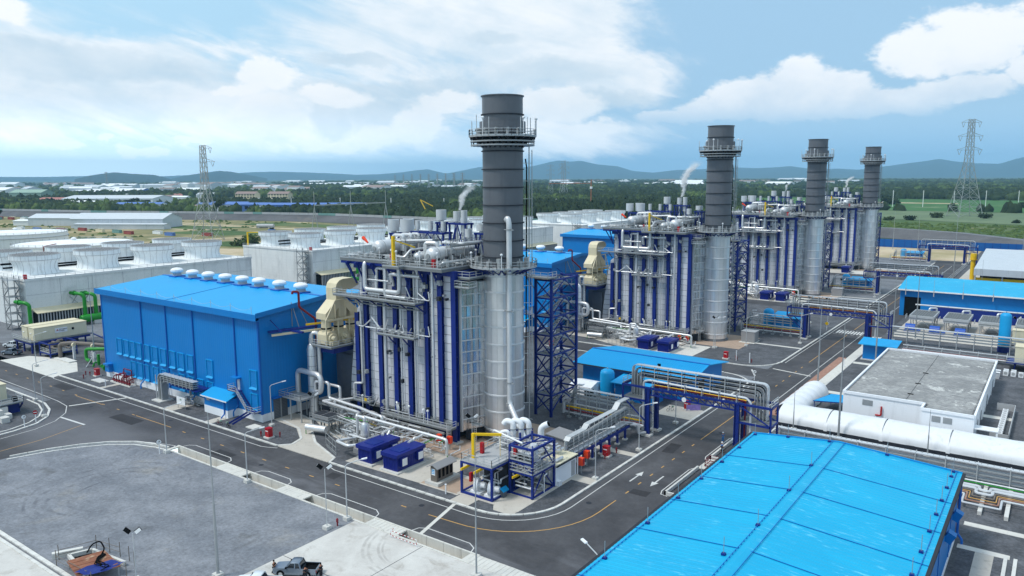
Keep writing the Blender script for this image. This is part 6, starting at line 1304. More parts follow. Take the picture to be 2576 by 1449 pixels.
for x in np.arange(52, 110, 9): mb.box(x-.25, x+.25, 237, 237.5, 0, 8)
gw.part('column', mb, 'steel_light'); tangle(gw, 12, 53, 80, 239, 245, .4, 4.6, .2, .5)
ys = T('yellow_vent', 'tall bright yellow vent stack beside the grey warehouse', 'chimney', (47.4, 281, 0)); ys.part('shaft', MB().lathe(47.4, 281, [(.95, 0), (.95, 9.6)], 16), 'yellow', smooth=True); ys.part('head', MB().lathe(47.4, 281, [(1.25, 9.6), (1.25, 12.2), (1.0, 12.2)], 16), 'yellow', smooth=True); ys.part('flange', MB().lathe(47.4, 281, [(1.45, 9.4), (1.45, 9.8)], 16), 'yellow')
# blue perimeter fence of sheet panels beyond the last unit
fe = T('site_fence', 'blue corrugated sheet fence along the far edge of the plant', 'fence', (0, 437, 0)); fme = MB().box(0, 3.9, 0, .12, .1, 5.2).mesh('panel', 'fence_blue'); fpm = MB().box(0, .14, -.1, .2, 0, 5.4).mesh('post', 'navy')
for i in range(34): fe.inst('panel', fme, (-48+i*4, 437, 0)); fe.inst('post', fpm, (-48.1+i*4, 437, 0))
mf = T('mesh_fence', 'thin grey mesh fence along the right-hand road beyond the blue shed', 'fence', (39.5, 290, 0)); mf.part('rails', MB().rail([(39.5, 206, 0), (39.5, 346, 0)], 2.2, 3.0, .07, 2), 'steel_light')
dt = struct('sand_strip', MB().box(-60, 140, 366, 436, -.1, .06), 'dirt')

# ================================================================== left-hand side
# cooling towers -----------------------------------------------------------------------
FAN = {}
def fan_meshes():
    prof = [(7.0, 0), (6.7, .6), (6.35, 1.8), (6.45, 3.0), (6.95, 4.2), (7.35, 4.7), (7.45, 4.75), (7.45, 6.3), (7.3, 6.35), (7.25, 5.0)]
    FAN['s'] = MB().lathe(0, 0, prof, 40, False).mesh('fan_stack', 'fan_white', smooth=True)
    mb = MB()
    for i in range(20):
        t = 2*math.pi*i/20; c, s_ = math.cos(t), math.sin(t)
        for (r0, z0), (r1, z1) in zip(prof[:7], prof[1:8]): mb.bar((r0*c, r0*s_, z0), (r1*c, r1*s_, z1), .09)
    mb.lathe(0, 0, [(7.4, 4.6), (7.54, 4.62), (7.54, 4.7), (7.4, 4.72)], 40, False).lathe(0, 0, [(7.4, 6.2), (7.54, 6.22), (7.54, 6.34), (7.4, 6.36)], 40, False)
    FAN['r'] = mb.mesh('rib', 'deck_grey')
    FAN['d'] = MB().lathe(0, 0, [(.05, 6.2), (7.3, 6.2)], 32, False).mesh('fan_deck', 'black')
    mb = MB()
    for k in range(-9, 10):
        y = k*.78; L = math.sqrt(max(0, 7.3**2-y*y)); mb.bar((-L, y, 6.34), (L, y, 6.34), .26, .03)
    FAN['g'] = mb.mesh('fan_guard', 'deck_grey')
    mb = MB()
    for i in range(6): a = i*math.pi/3; mb.bar((.4*math.cos(a), .4*math.sin(a), 4.9), (6.8*math.cos(a), 6.8*math.sin(a), 5.0), .8, .1)
    FAN['b'] = mb.mesh('fan_blades', 'steel')
fan_meshes()
def cooling_tower(y0, nfan, label, detail=True, xf=-180.0, rows=((-197, 0), (-218.5, 0)), fl=0, only=None, dn=20.2):
    y1 = y0+dn*nfan+.5; t = T('cooling_tower', label, 'cooling tower', (-205, (y0+y1)/2, 0), 'cooling towers'); ZT = 15.4
    body = t.part('wall', MB().box(-229, xf, y0, y1, 0, ZT), 'tower_concrete')
    t.part('deck_edge', MB().box(xf-.02, xf+.25, y0-.2, y1+.2, ZT-.5, ZT+.06).box(-229, xf, y0-.25, y0+.02, ZT-.5, ZT+.06), 'tower_concrete', body)
    mb = MB()
    for z in (5.3, 10.4): mb.box(xf+.0, xf+.03, y0, y1, z, z+.1)
    for yy in np.arange(y0+dn/2, y1, dn/2): mb.box(xf, xf+.03, yy, yy+.12, 0, ZT-.5)
    t.part('pour_joint', mb, 'deck_grey', body)
    if detail:
        t.part('louvre_roof', MB().extr([(xf, 6.3), (xf+4.4, 5.2), (xf+4.4, 5.0), (xf, 6.1)], 'y', y0+1, y1-1), 'cream')
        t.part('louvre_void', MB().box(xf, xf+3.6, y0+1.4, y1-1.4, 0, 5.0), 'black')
        me = MB().box(0, .3, 0, .3, 0, 5.0).mesh('louvre_fin', 'deck_grey')
        for yy in np.arange(y0+1.4, y1-1.4, .86): t.inst('louvre_fin', me, (xf+3.7, yy, 0))
        t.part('railing', MB().rail([(xf, y0, ZT), (xf, y1, ZT)], 1.1, 3.0, .08).rail([(-229, y0, ZT), (xf, y0, ZT)], 1.1, 3.0, .08), 'steel_light')
    for x, _ in rows:
        for i in range(nfan):
            c = (x, y0+dn/2+i*dn+.2, ZT)
            if only and not only(x, i): continue
            f_ = t.inst('fan_stack', FAN['s'], c); t.inst('rib', FAN['r'], c, f_).location = (0, 0, 0); t.inst('fan_guard', FAN['g'], c, f_).location = (0, 0, 0); t.inst('fan_deck', FAN['d'], c, f_).location = (0, 0, 0)
    if detail:
        pipe(t, [(-208, y0+4, ZT+2.6), (-208, y0+14, ZT+2.6), (-208, y0+14, ZT+.5), (-207, y1-4, ZT+.5)], .35, 'black'); pipe(t, [(-208.9, y0+5, ZT+1.2), (-208.9, y1-6, ZT+1.2)], .3, 'black')
        mb = MB().bar((-207, y0+34, ZT), (-206.5, y0+38, ZT+4), .9, .16).bar((-207, y0+34, ZT+1), (-206.5, y0+38, ZT+5), .06); mb.rail([(-208, y0+38, ZT+4), (-205, y0+40, ZT+4)], 1.1); t.part('access_stair', mb, 'white')
        t.part('fire_cabinet', MB().box(xf-3, xf-2, y0+.8, y0+1.6, ZT, ZT+1.4), 'red')
    # stair tower on the near end wall
    mb = MB()
    for x in (xf-1.4, xf-5.2):
        for y in (y0-4.2, y0-1.0): mb.bar((x, y, 0), (x, y, ZT+1.2), .2)
    for i in range(6):
        z = i*2.6
        for y in (y0-4.2, y0-1.0): mb.bar((xf-1.4, y, z+2.5), (xf-5.2, y, z+2.5), .14); mb.bar((xf-1.4 if i % 2 else xf-5.2, y, z), (xf-5.2 if i % 2 else xf-1.4, y, z+2.5), .3, .2); mb.bar((xf-1.4 if i % 2 else xf-5.2, y, z+1), (xf-5.2 if i % 2 else xf-1.4, y, z+3.5), .08)
        mb.box(xf-6, xf-1, y0-4.4, y0-.8, z+2.45, z+2.55)
    t.part('stair_tower', mb, 'steel'); return t, y1
c1, _ = cooling_tower(-6.5, 4, 'concrete cooling tower with eight white fan stacks left of the nearest turbine hall')
c2, _ = cooling_tower(105, 4, 'concrete cooling tower with white fan stacks behind the nearest boiler')
c3, _ = cooling_tower(212, 4, 'third concrete cooling tower, right behind the nearest stack', True, -180, fl=0)
c4, _ = cooling_tower(316, 4, 'farthest concrete cooling tower, left of the second boiler', False, -172, ((-187, 0), (-206, 0)))
# green circulating water pipes on the towers
for y0, lab in ((-6.5, 'nearest'), (105, 'second'), (212, 'third')):
    gp = T('water_main', 'bright green circulating water pipes climbing the front of the %s cooling tower' % lab, 'pipe', (-174, y0+14, 0), 'green water mains')
    for yy, zt in ((y0-1.6+.0, 9.0), (y0+14.6, 9.8), (y0+18, 9.4)) if y0 < 0 else ((y0+20, 9.0), (y0+24, 9.6), (y0+36, 9.2), (y0+40, 8.6)): pipe(gp, [(-180, yy-1.6, zt), (-175.4, yy-.8, zt), (-174.4, yy, zt-.6), (-174.4, yy, .8)], .55, 'green', 12, 'riser'); gp.part('flange', MB().cyl((-178.2, yy-1.3, zt), (-177.9, yy-1.25, zt), .8, 12), 'green'); gp.part('support', MB().bar((-180, yy-1.2, zt-3.2), (-177, yy-1, zt-.6), .2).bar((-180, yy-1.9, zt-1.2), (-177, yy-1, zt-3.0), .2), 'steel')
    gp.part('header', MB().tube([(-172.8, y0+12.8, 2.0), (-172.8, y0+60, 2.0)], 1.25, 16), 'green', smooth=True); gp.part('header_cap', MB().lathe(-172.8, y0+13, [(.2, 2)], 3, False).cyl((-172.8, y0+12.4, 2.0), (-172.8, y0+12.9, 2.0), 1.0, 16, 1.25), 'green', smooth=True); gp.part('header_block', MB().box(-174, -171.6, y0+16, y0+18.6, 0, 1.2), 'kerb')
# cream dosing containers on a blue stand
cc = T('container_pair', 'two cream ribbed containers with a white company sign on a blue stilted platform', 'container', (-146, -13, 0))
cc.part('platform', MB().box(-152.4, -141.2, -21.4, -5.6, 3.0, 3.25), 'grating'); cc.part('beam', MB().box(-152.2, -141.4, -21.2, -20.9, 2.4, 3.0).box(-141.6, -141.3, -21, -6, 2.4, 3.0), 'navy')
for x in (-151.5, -147, -142.2):
    for y in (-20.8, -14, -7): cc.part('stilt', MB().box(x-.18, x+.18, y-.18, y+.18, 0, 3), 'navy')
for x0 in (-149.8, -145.6): cc.part('body', MB().box(x0, x0+3.4, -20, -6.4, 3.3, 6.6), 'cream_rib'); cc.part('roof', MB().box(x0-.08, x0+3.5, -20.1, -6.3, 6.6, 6.75), 'cream'); cc.part('door_handle', MB().box(x0+.8, x0+1.6, -20.12, -20.0, 5.0, 5.2), 'white')
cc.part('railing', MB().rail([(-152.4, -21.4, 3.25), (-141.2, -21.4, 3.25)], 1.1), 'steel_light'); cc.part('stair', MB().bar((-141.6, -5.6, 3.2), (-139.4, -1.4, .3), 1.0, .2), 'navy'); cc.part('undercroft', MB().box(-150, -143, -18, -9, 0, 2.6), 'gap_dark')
sg = cc.part('sign', MB().box(-142.18, -142.1, -14.8, -11.6, 4.6, 5.9), 'white')
mb = MB()
for a in (90, 210, 330):
    cxs, czs = -14.2+.16*math.cos(rad(a)), 5.3+.16*math.sin(rad(a)); d1 = (math.cos(rad(a))*.2, math.sin(rad(a))*.2); n1_ = (-d1[1]*.58, d1[0]*.58)
    mb.quad((-142.06, cxs-d1[0], czs-d1[1]), (-142.06, cxs+n1_[0], czs+n1_[1]), (-142.06, cxs+d1[0], czs+d1[1]), (-142.06, cxs-n1_[0], czs-n1_[1]))
cc.part('emblem', mb, 'red', sg)
for txt, z in (('MITSUBISHI', 5.32), ('POWER', 4.9)):
    cu_ = bpy.data.curves.new('lettering', 'FONT'); cu_.body = txt; cu_.size = .42; cu_.extrude = .005; cu_.materials.append(MATS['black']); to_ = bpy.data.objects.new('lettering', cu_); me = bpy.data.meshes.new_from_object(to_); bpy.data.objects.remove(to_); o = bpy.data.objects.new('lettering', me); COL.objects.link(o); o.parent = sg; o.location = (-142.06+146, -13.8+13, z); o.rotation_euler = (rad(90), 0, rad(90))
vb = cc.part('wall_box', MB().box(-142.2, -142.0, -10.4, -9.9, 4.9, 5.5), 'black')
# pump frame with brown pipes, green valve station
pf = T('pump_skid', 'small blue pump frame with dark pipes below the cream containers', 'skid', (-134, -17, 0)); lattice(pf, -138, -132, -20.6, -14, [1.2, 3.8], .24); pf.part('floor', MB().box(-138, -132, -20.6, -14, 1.2, 1.35), 'grating'); pf.part('railing', MB().rail([(-138, -20.6, 1.3), (-132, -20.6, 1.3), (-132, -14, 1.3)]), 'steel_light'); tangle(pf, 10, -137.5, -132.4, -20.2, -14.4, 1.5, 3.4, .15, .35, 'brown_hut'); pf.part('pump', MB().cyl((-137, -18, .7), (-133, -18, .7), .5, 10).cyl((-131, -18.6, .8), (-129.8, -18.6, .8), .7, 10), 'black', smooth=True)
bp = T('brown_main', 'dark lagged water pipe on white posts running to the turbine hall', 'pipe', (-120, -14, 0)); pipe(bp, [(-130, -19, .5), (-130, -19, 3.9), (-127, -17, 4.2), (-103, -8, 4.0), (-102, -7.6, 4.0)], .5, 'brown_hut', 12)
for x, y in ((-125.5, -17.6), (-120, -15.4), (-113, -12.6)): bp.part('post', MB().box(x-.25, x+.25, y-.25, y+.25, 0, 3.8), 'alu_white'); bp.part('collar', MB().cyl((x-.2, y, 3.95), (x+.2, y+.1, 3.95), .56, 12), 'cream')
gv = T('valve_station', 'bright green looping pipes and valves left of the turbine hall', 'pipework', (-112, -14, 0))
for pts, r in (([(-117, -17.6, .9), (-119.4, -17.4, .9), (-119.4, -17.4, 3.6), (-108, -11, 4.0), (-102, -8.5, 4.0)], .42), ([(-110, -15.4, .8), (-110, -15.4, 3.4), (-109, -13, 4.4), (-102, -10, 4.4)], .3), ([(-112.6, -17.6, .5), (-112.6, -17.6, 3.2)], .36), ([(-107.6, -15, .8), (-106.2, -15, 1.0), (-106.2, -15, 3.8), (-103, -12, 3.9)], .36)): pipe(gv, pts, r, 'green', 10)
tangle(gv, 16, -114, -106, -19, -14.6, .3, 1.5, .1, .28, 'green'); gv.part('step', MB().bar((-114.6, -19.8, .1), (-114, -18.4, 2.4), .7, .12).rail([(-115, -18.4, 2.4), (-113, -18, 2.4)], 1.0), 'steel_light'); gv.part('post', MB().box(-116.2, -115.8, -17.2, -16.8, 0, 3.2).box(-111.2, -110.8, -14.2, -13.8, 0, 3.6).box(-107, -106.6, -12.6, -12.2, 0, 3.6), 'alu_white')
hr = T('hydrant_manifold', 'dark red fire water manifold with a row of valves in front of the turbine hall', 'pipework', (-91.5, -22, 0)); hr.part('plinth', MB().box(-96, -87.2, -23.2, -21.6, 0, .35), 'kerb')
for i in range(7): x = -94.6+i*1.15; pipe(hr, [(x, -22.9, .4), (x, -22.9, 1.6+.25*(i % 3)), (x, -22.0, 1.8+.25*(i % 3)), (x, -21.2, 1.8+.25*(i % 3))], .12, 'dark_red', 7); hr.part('valve', MB().box(x-.2, x+.2, -23.1, -22.7, .7, 1.1).lathe(x, -22.9, [(.2, 2.2), (.2, 2.26)], 8), 'dark_red')
pipe(hr, [(-95.4, -22.9, .7), (-87.4, -22.9, .7)], .16, 'dark_red'); pipe(hr, [(-92.4, -21.6, 1.4), (-92.4, -21.6, 3.4), (-89, -21.6, 3.4), (-89, -21.6, .8)], .12, 'dark_red'); tangle(hr, 8, -94, -88, -22.8, -21.4, .5, 2.6, .06, .1, 'dark_red')
br = T('cable_bend', 'grey cable trays rising from a plinth and bending along the turbine hall wall', 'cable rack', (-66, -23, 0)); br.part('plinth', MB().box(-73.6, -70.2, -25.6, -22.6, 0, .35), 'kerb')
for i in range(4):
    mb = MB(); z = 5.9-i*.42; y = -23.9; xa = -72.6+i*.5; path = [(xa, .35), (xa, z-1.0), (xa+.3, z-.4), (xa+.9, z), (-59.4, z)]
    for (a, za), (b_, zb) in zip(path[:-1], path[1:]): mb.bar((a, y, za), (b_, y, zb), 1.3, .13)
    br.part('cable_tray', mb, 'steel_light' if i == 0 else 'steel')
mb = MB()
for x in np.arange(-70, -59, 1.4):
    for q in (-24.6, -23.2): mb.bar((x, q, 4.3), (x, q, 6.1), .1)
for x in (-73, -71):
    for q in (-24.7, -23.1): mb.bar((x, q, .3), (x, q, 5.6), .13)
br.part('support', mb, 'steel_light'); br.part('bracket', MB().box(-68, -58.6, -24.4, -21.1, 4.05, 4.2).bar((-66, -21.1, 2.9), (-66, -24, 4.1), .14).bar((-61, -21.1, 2.9), (-61, -24, 4.1), .14), 'navy')
nb = T('notice_board', 'white notice board on posts in front of the turbine hall', 'sign', (-62.6, -25.2, 0)); nb.part('panel', MB().box(-64.4, -61.4, -25.26, -25.2, 1.0, 2.6), 'white'); nb.part('post', MB().bar((-64.2, -25.15, 0), (-64.2, -25.15, 1.2), .08).bar((-61.6, -25.15, 0), (-61.6, -25.15, 1.2), .08), 'steel'); nb.part('print', MB().box(-63.2, -62.6, -25.28, -25.26, 1.9, 2.2), 'roof_green')
va = T('valve_stand', 'small grey gas valve stand on a concrete strip by the turbine hall', 'pipework', (-63.6, -22.6, 0)); tangle(va, 12, -65.8, -61.4, -23.4, -21.6, .2, 1.5, .05, .12, 'steel_light'); va.part('meter', MB().box(-65.4, -64.7, -22.8, -22.2, .9, 1.7).box(-64.4, -64.1, -22.4, -22.1, 2, 4), 'steel')
# big white storage tanks --------------------------------------------------------------
for j, (x, y, R_, h, lab) in enumerate(((-333, 77, 27.5, 13.6, 'wide white storage tank just behind the nearest cooling tower'), (-432, 88, 27.5, 14.4, 'wide white storage tank at the left edge, behind the other tank'), (-372, 10, 26, 13, 'white storage tank partly cut by the left edge of the picture'))):
    t = T('storage_tank', lab, 'tank', (x, y, 0), 'white storage tanks'); t.part('shell', MB().lathe(x, y, [(R_, 0), (R_, h)], 64, False), 'tank_white', smooth=True); t.part('roof', MB().lathe(x, y, [(R_+.2, h-.3), (R_+.2, h), (.5, h+1.5), (.1, h+1.5)], 64, False), 'tank_white', smooth=True)
    mb = MB(); pts = [(x+R_*math.cos(q), y+R_*math.sin(q), h) for q in np.linspace(0, 2*math.pi, 49)]; mb.rail(pts, 1.2, 3.6, .1); t.part('railing', mb, 'steel_light'); t.part('wind_girder', MB().lathe(x, y, [(R_, h-2.3), (R_+.5, h-2.3), (R_+.5, h-2.1), (R_, h-2.1)], 64, False), 'deck_grey')
    q = -.9; pipe(t, [(x+R_*math.cos(q)+.6, y+R_*math.sin(q)-.4, 0), (x+R_*math.cos(q)+.6, y+R_*math.sin(q)-.4, h+.6), (x+R_*.6*math.cos(q), y+R_*.6*math.sin(q), h+1)], .2, 'dark_red'); t.part('vent', MB().lathe(x, y, [(1, h+1.4), (1, h+2.2), (1.5, h+2.4), (.2, h+3)], 12), 'white')
# left edge container + concrete blocks --------------------------------------------------
le = T('container', 'cream ribbed container on a blue stand at the left edge of the picture', 'container', (-92, -46, 0), 'cream containers'); le.part('body', MB().box(-101, -90.4, -50, -46.2, 2.6, 5.6), 'cream_rib'); le.part('roof', MB().box(-101, -90.3, -50.1, -46.1, 5.6, 5.75), 'cream'); le.part('platform', MB().box(-101, -86.4, -50.6, -44.8, 2.3, 2.55), 'grating'); le.part('railing', MB().rail([(-90, -44.8, 2.5), (-86.4, -44.8, 2.5), (-86.4, -50.6, 2.5)]).rail([(-90, -50.6, 2.5), (-86.4, -50.6, 2.5)]), 'steel_light'); le.part('stand', MB().box(-88.4, -88, -50.2, -45, 0, 2.3).bar((-88.2, -45, .8), (-86.5, -45, 2.2), .24).bar((-88.2, -50, .8), (-86.5, -50, 2.2), .24), 'navy'); le.part('cable_drum', MB().cyl((-87.4, -46.4, 3.1), (-87.4, -45.6, 3.1), .5, 10), 'black')
lb = T('concrete_blocks', 'stacked pale concrete blocks under the container stand at the left edge', 'blocks', (-86, -49, 0)); me = MB().box(0, 1.9, 0, 1.4, 0, 1.0).mesh('block', 'kerb')
for i, (x, y, z) in enumerate(((-88, -50.8, .1), (-86, -50.8, .1), (-88, -49.3, .1), (-86, -49.3, .1), (-88, -50.8, 1.1), (-86.1, -50.7, 1.1), (-84, -50.4, .1), (-88, -49.2, 1.1))): lb.inst('block', me, (x, y, z), rz=random.uniform(-.03, .03))

# ================================================================== street furniture
def lamp_post(x, y, ang, label, h=7.8, arm=2.2):
    t = T('lamp_post', label, 'lamp post', (x, y, 0), 'street lamps'); c, s_ = math.cos(ang), math.sin(ang)
    t.part('pole', MB().cyl((x, y, .3), (x, y, h), .1, 8, .065), 'steel_light'); t.part('base', MB().box(x-.42, x+.42, y-.42, y+.42, 0, .5), 'kerb'); t.part('arm', MB().tube([(x, y, h-.05), (x+.3*c, y+.3*s_, h+.25), (x+arm*c, y+arm*s_, h+.8)], .06, 6), 'steel_light')
    t.part('lamp_head', MB().bar((x+arm*c, y+arm*s_, h+.8), (x+(arm+.75)*c, y+(arm+.75)*s_, h+.95), .32, .14), 'white')
lp = [(-41.8, -40.4, .75, 'on the gravel lot by the round warning sign'), (-19.5, -40.1, .75, 'beside the middle drain opening of the gravel lot'), (2.9, -40.0, .75, 'at the corner of the gravel lot and concrete apron'), (-38.9, -21.2, .75, 'by the roller door corner of the turbine hall'), (23.6, -8.2, .4, 'on the right-hand road near the white cabin'), (23.4, 7.0, .4, 'on the right-hand road before the nearest pipe bridge'), (-80.4, -43.7, .9, 'at the tip of the left gravel island'), (-93.8, -39.8, .9, 'beside the left edge line of the long road'), (22.5, 24.0, .4, 'under the nearest pipe bridge'), (21.9, 108.5, .4, 'before the second pipe bridge'), (4.4, 89.5, .6, 'in front of the second stack'), (10.6, 97.2, .5, 'near the second grey cabinet'), (-126, -26.5, .9, 'by the concrete road left of the hydrant cabinet'), (-29.4, 63.8, .5, 'on the cross road before the second pipe yard'), (22, 208, .4, 'before the third pipe bridge')]
for x, y, a, lab in lp: lamp_post(x, y, a, 'grey street lamp with one arm '+lab)
lamp_post(43.9, -43.0, 2.83, 'grey street lamp head reaching out from behind the foreground roof edge', 8.4, 1.9)
def flood(x, y, h, label):
    t = T('floodlight', label, 'floodlight', (x, y, 0), 'floodlight poles'); t.part('pole', MB().cyl((x, y, .3), (x, y, h), .075, 7, .05), 'steel_light'); t.part('base', MB().box(x-.45, x+.45, y-.45, y+.45, 0, .5), 'kerb')
    for s_ in (-1, 1): l_ = t.part('lamp_head', MB().bar((x+.25*s_, y+.2*s_, h+.1), (x+.75*s_, y+.55*s_, h+.6), .14, .5), 'black'); t.part('lens', MB().bar((x+.34*s_, y+.14*s_, h+.1), (x+.84*s_, y+.49*s_, h+.6), .02, .4), 'white', l_)
for x, y, h, lab in ((2.75, -43.4, 8.4, 'twin floodlight pole on the gravel lot near the apron corner'), (-4.76, -65.3, 6.0, 'twin floodlight pole by the rusty sheets in the gravel lot'), (4.6, 90, 8.2, 'twin floodlight pole in front of the second stack'), (3.5, -13.5, 7.6, 'twin floodlight pole before the nearest outlet duct'), (-31, -17.6, 6.5, 'twin floodlight pole in the nearest pipe yard'), (21, 118-100.8+100.8+24, 8, 'twin floodlight pole beyond the second pipe bridge'), (70.6, 136, 8, 'twin floodlight pole by the tall blue vessel'), (15.9, 141, 8, 'twin floodlight pole by the blue shed of the second unit'), (14, 191, 8, 'twin floodlight pole before the third stack')): flood(x, y, h, lab)
def mast(x, y, h, label, r=.16):
    t = T('lightning_mast', label, 'mast', (x, y, 0), 'lightning masts'); t.part('lower_pole', MB().cyl((x, y, 0), (x, y, h*.45), r, 8, r*.75), 'steel'); t.part('upper_pole', MB().cyl((x, y, h*.45), (x, y, h), r*.6, 6, r*.25), 'steel'); t.part('base', MB().box(x-.5, x+.5, y-.5, y+.5, 0, .4), 'kerb')
for x, y, h, lab in ((1.8, -59, 20, 'tall slim steel mast rising through the gravel lot at the bottom of the picture'), (26.6, -41.3, 17, 'tall slim steel mast at the edge of the concrete apron'), (37.0, 68, 20, 'tall slim mast on the footpath left of the white building'), (49.5, 33, 21, 'tall slim mast in front of the fabric tunnel'), (43.6, 96, 20, 'tall slim mast in front of the blue kiosk'), (42.0, 128, 20, 'tall slim mast left of the first air cooler'), (47, 133, 22, 'tall slim mast between the motor housings and cable rack'), (63.6, 32.8, 8, 'thin pole in front of the fabric tunnel, right of the tall mast'), (41.6, 33.2, 8, 'thin pole at the left end of the fabric tunnel'), (-118, -16, 22, 'tall slim mast beside the cream container sign'), (41.6, 268, 32, 'very tall slim mast beside the yellow vent stack'), (-141, 96, 22, 'tall slim mast between the first two cooling towers'), (-8, 420, 24, 'slim mast before the far blue fence, left'), (8, 405, 22, 'slim mast before the far blue fence, right'), (60, 420, 24, 'slim mast near the far grey warehouse'), (56, 215, 16, 'slim mast behind the long blue shed')): mast(x, y, h, lab, .2 if h > 18 else .12)
# red hose cabinets, hydrants, bollards, hose boxes
def hose_cab(x, y, ang, label):
    t = T('hose_cabinet', label, 'hose cabinet', (x, y, 0), 'red hose cabinets'); c, s_ = math.cos(ang), math.sin(ang)
    t.part('plinth', MB().box(x-.75, x+.75, y-.7, y+.7, 0, .35), 'kerb'); t.part('cabinet', MB().box(x-.5, x+.5, y-.45, y+.45, .35, 1.85), 'red'); t.part('lid', MB().box(x-.56, x+.56, y-.51, y+.51, 1.85, 1.95), 'red'); t.part('lettering', MB().box(x-.36, x+.36, y-.47, y-.455, 1.35, 1.5), 'white'); t.part('handle', MB().box(x+.3, x+.36, y-.5, y-.45, .95, 1.15), 'steel')
for x, y, lab in ((-33.8, -25.6, 'red hose cabinet on a white plinth beside the driveway'), (-103.5, -22.4, 'red hose cabinet on a white plinth left of the turbine hall'), (20.2, 1.4, 'red hose cabinet by the low pipe rack and road'), (20.8, 33.4, 'red hose cabinet beneath the nearest pipe bridge'), (11.5, 79.6, 'red hose cabinet on the gravel in front of the second stack'), (-32, 64.6, 'red hose cabinet beyond the stair tower')): hose_cab(x, y, 0, lab)
for x, y, lab in ((-32.4, -24.3, 'right of the driveway cabinet'), (-35.6, -26.0, 'left of the driveway cabinet'), (-106.6, -23.6, 'far left by the hall cabinet'), (-105.4, -23.2, 'second by the hall cabinet'), (-103.8, -25.4, 'in front of the hall cabinet'), (20.6, .2, 'in front of the rack cabinet'), (20.8, 3.8, 'behind the rack cabinet'), (3.2, -42.0, 'on the gravel lot near the floodlight'), (13.8, 80.4, 'right of the cabinet of the second unit'), (14.4, 79.4, 'second right of the cabinet of the second unit'), (18.4, 78.8, 'alone on the gravel of the second unit')):
    t = T('hydrant', 'small dark red hydrant post '+lab, 'hydrant', (x, y, 0), 'hydrant posts'); t.part('post', MB().cyl((x, y, 0), (x, y, .95), .1, 8), 'dark_red'); t.part('cap', MB().lathe(x, y, [(.16, .75), (.18, .95), (.1, 1.1), (.02, 1.15)], 8), 'dark_red'); t.part('outlet', MB().cyl((x-.22, y, .6), (x+.22, y, .6), .07, 6), 'dark_red')
for x, y, lab in ((19.7, -4.2, 'nearer orange hose box on the low pipe rack'), (20.6, -7.4, 'orange hose box at the corner of the white cabin')):
    t = T('hose_box', lab, 'hose box', (x, y, 0), 'orange hose boxes'); t.part('box', MB().box(x-.4, x+.4, y-.35, y+.35, 1.5, 2.7), 'orange'); t.part('recess', MB().box(x+.4, x+.43, y-.25, y+.25, 1.65, 2.55), 'red'); t.part('post', MB().box(x-.07, x+.07, y-.07, y+.07, 0, 1.5), 'steel')
def sign(x, y, label, kind, h=2.0, grp=None):
    t = T('road_sign', label, 'sign', (x, y, 0)); t.part('post', MB().cyl((x, y, 0), (x, y, h), .09, 8), 'white')
    d = Vector((CAMP.x-x, CAMP.y-y, 0)).normalized(); p0 = V(x, y, h)+d*.1
    if kind: t.part('disc', MB().cyl(p0, p0+d*.03, .4, 18), 'red' if kind == 'stop' else 'white'); n = V(-d.y, d.x, 0); f0 = p0+d*.04
    if kind == 'stop': t.part('bar', MB().bar(f0-n*.28, f0+n*.28, .02, .14), 'white')
    elif kind == 'turn': t.part('rim', MB().cyl(p0+d*.0, p0+d*.02, .45, 18), 'black'); t.part('arrow', MB().bar(f0+V(0, 0, -.22), f0+V(0, 0, .1), .02, .1).bar(f0+V(0, 0, .1), f0+n*.2+V(0, 0, .1), .02, .1), 'black')
    elif kind == 'warn': pass
sign(-77.9, -46.2, 'round red no-entry sign on a white post at the left gravel island', 'stop', 2.1); sign(-76.9, -48.6, 'round white mandatory-direction sign on a white post at the left gravel island', 'turn', 2.0); sign(-42.3, -41.4, 'round white direction sign on a white post beside the drain end', 'turn', 2.2); sign(24.2, 63.6, 'round white sign on a post at the cross road corner', 'turn', 2.0)
yw = T('road_sign', 'yellow diamond warning sign beside the zebra crossing', 'sign', (23.2, 132, 0)); yw.part('post', MB().cyl((23.2, 132, 0), (23.2, 132, 2), .08, 8), 'white'); yw.part('plate', MB().add([(23.2-.6, 131.8, 2.2), (23.2, 131.8, 1.6), (23.8, 131.8, 2.2), (23.2, 131.8, 2.8), (22.6, 131.86, 2.2), (23.2, 131.86, 1.6), (23.8, 131.86, 2.2), (23.2, 131.86, 2.8)], [(0, 1, 2, 3), (7, 6, 5, 4), (0, 4, 5, 1), (1, 5, 6, 2), (2, 6, 7, 3), (3, 7, 4, 0)]), 'yellow')
for x, y, h, lab in ((8.4, -25.8, 1.6, 'plain white marker post near the blue compressor frame'), (-92.2, -26.0, 1.7, 'plain white marker post by the concrete strip at the hall end'), (14.4, 79.0, 2.6, 'white post at the corner of the second unit gravel, left'), (18.0, 78.4, 2.6, 'white post at the corner of the second unit gravel, right'), (38.0, 88, 2.0, 'white marker post on the gravel left of the white building')):
    t = T('marker_post', lab, 'post', (x, y, 0), 'white marker posts'); t.part('post', MB().cyl((x, y, 0), (x, y, h), .1, 8), 'white'); t.part('cap', MB().box(x-.14, x+.14, y-.14, y+.14, h, h+.06), 'white')
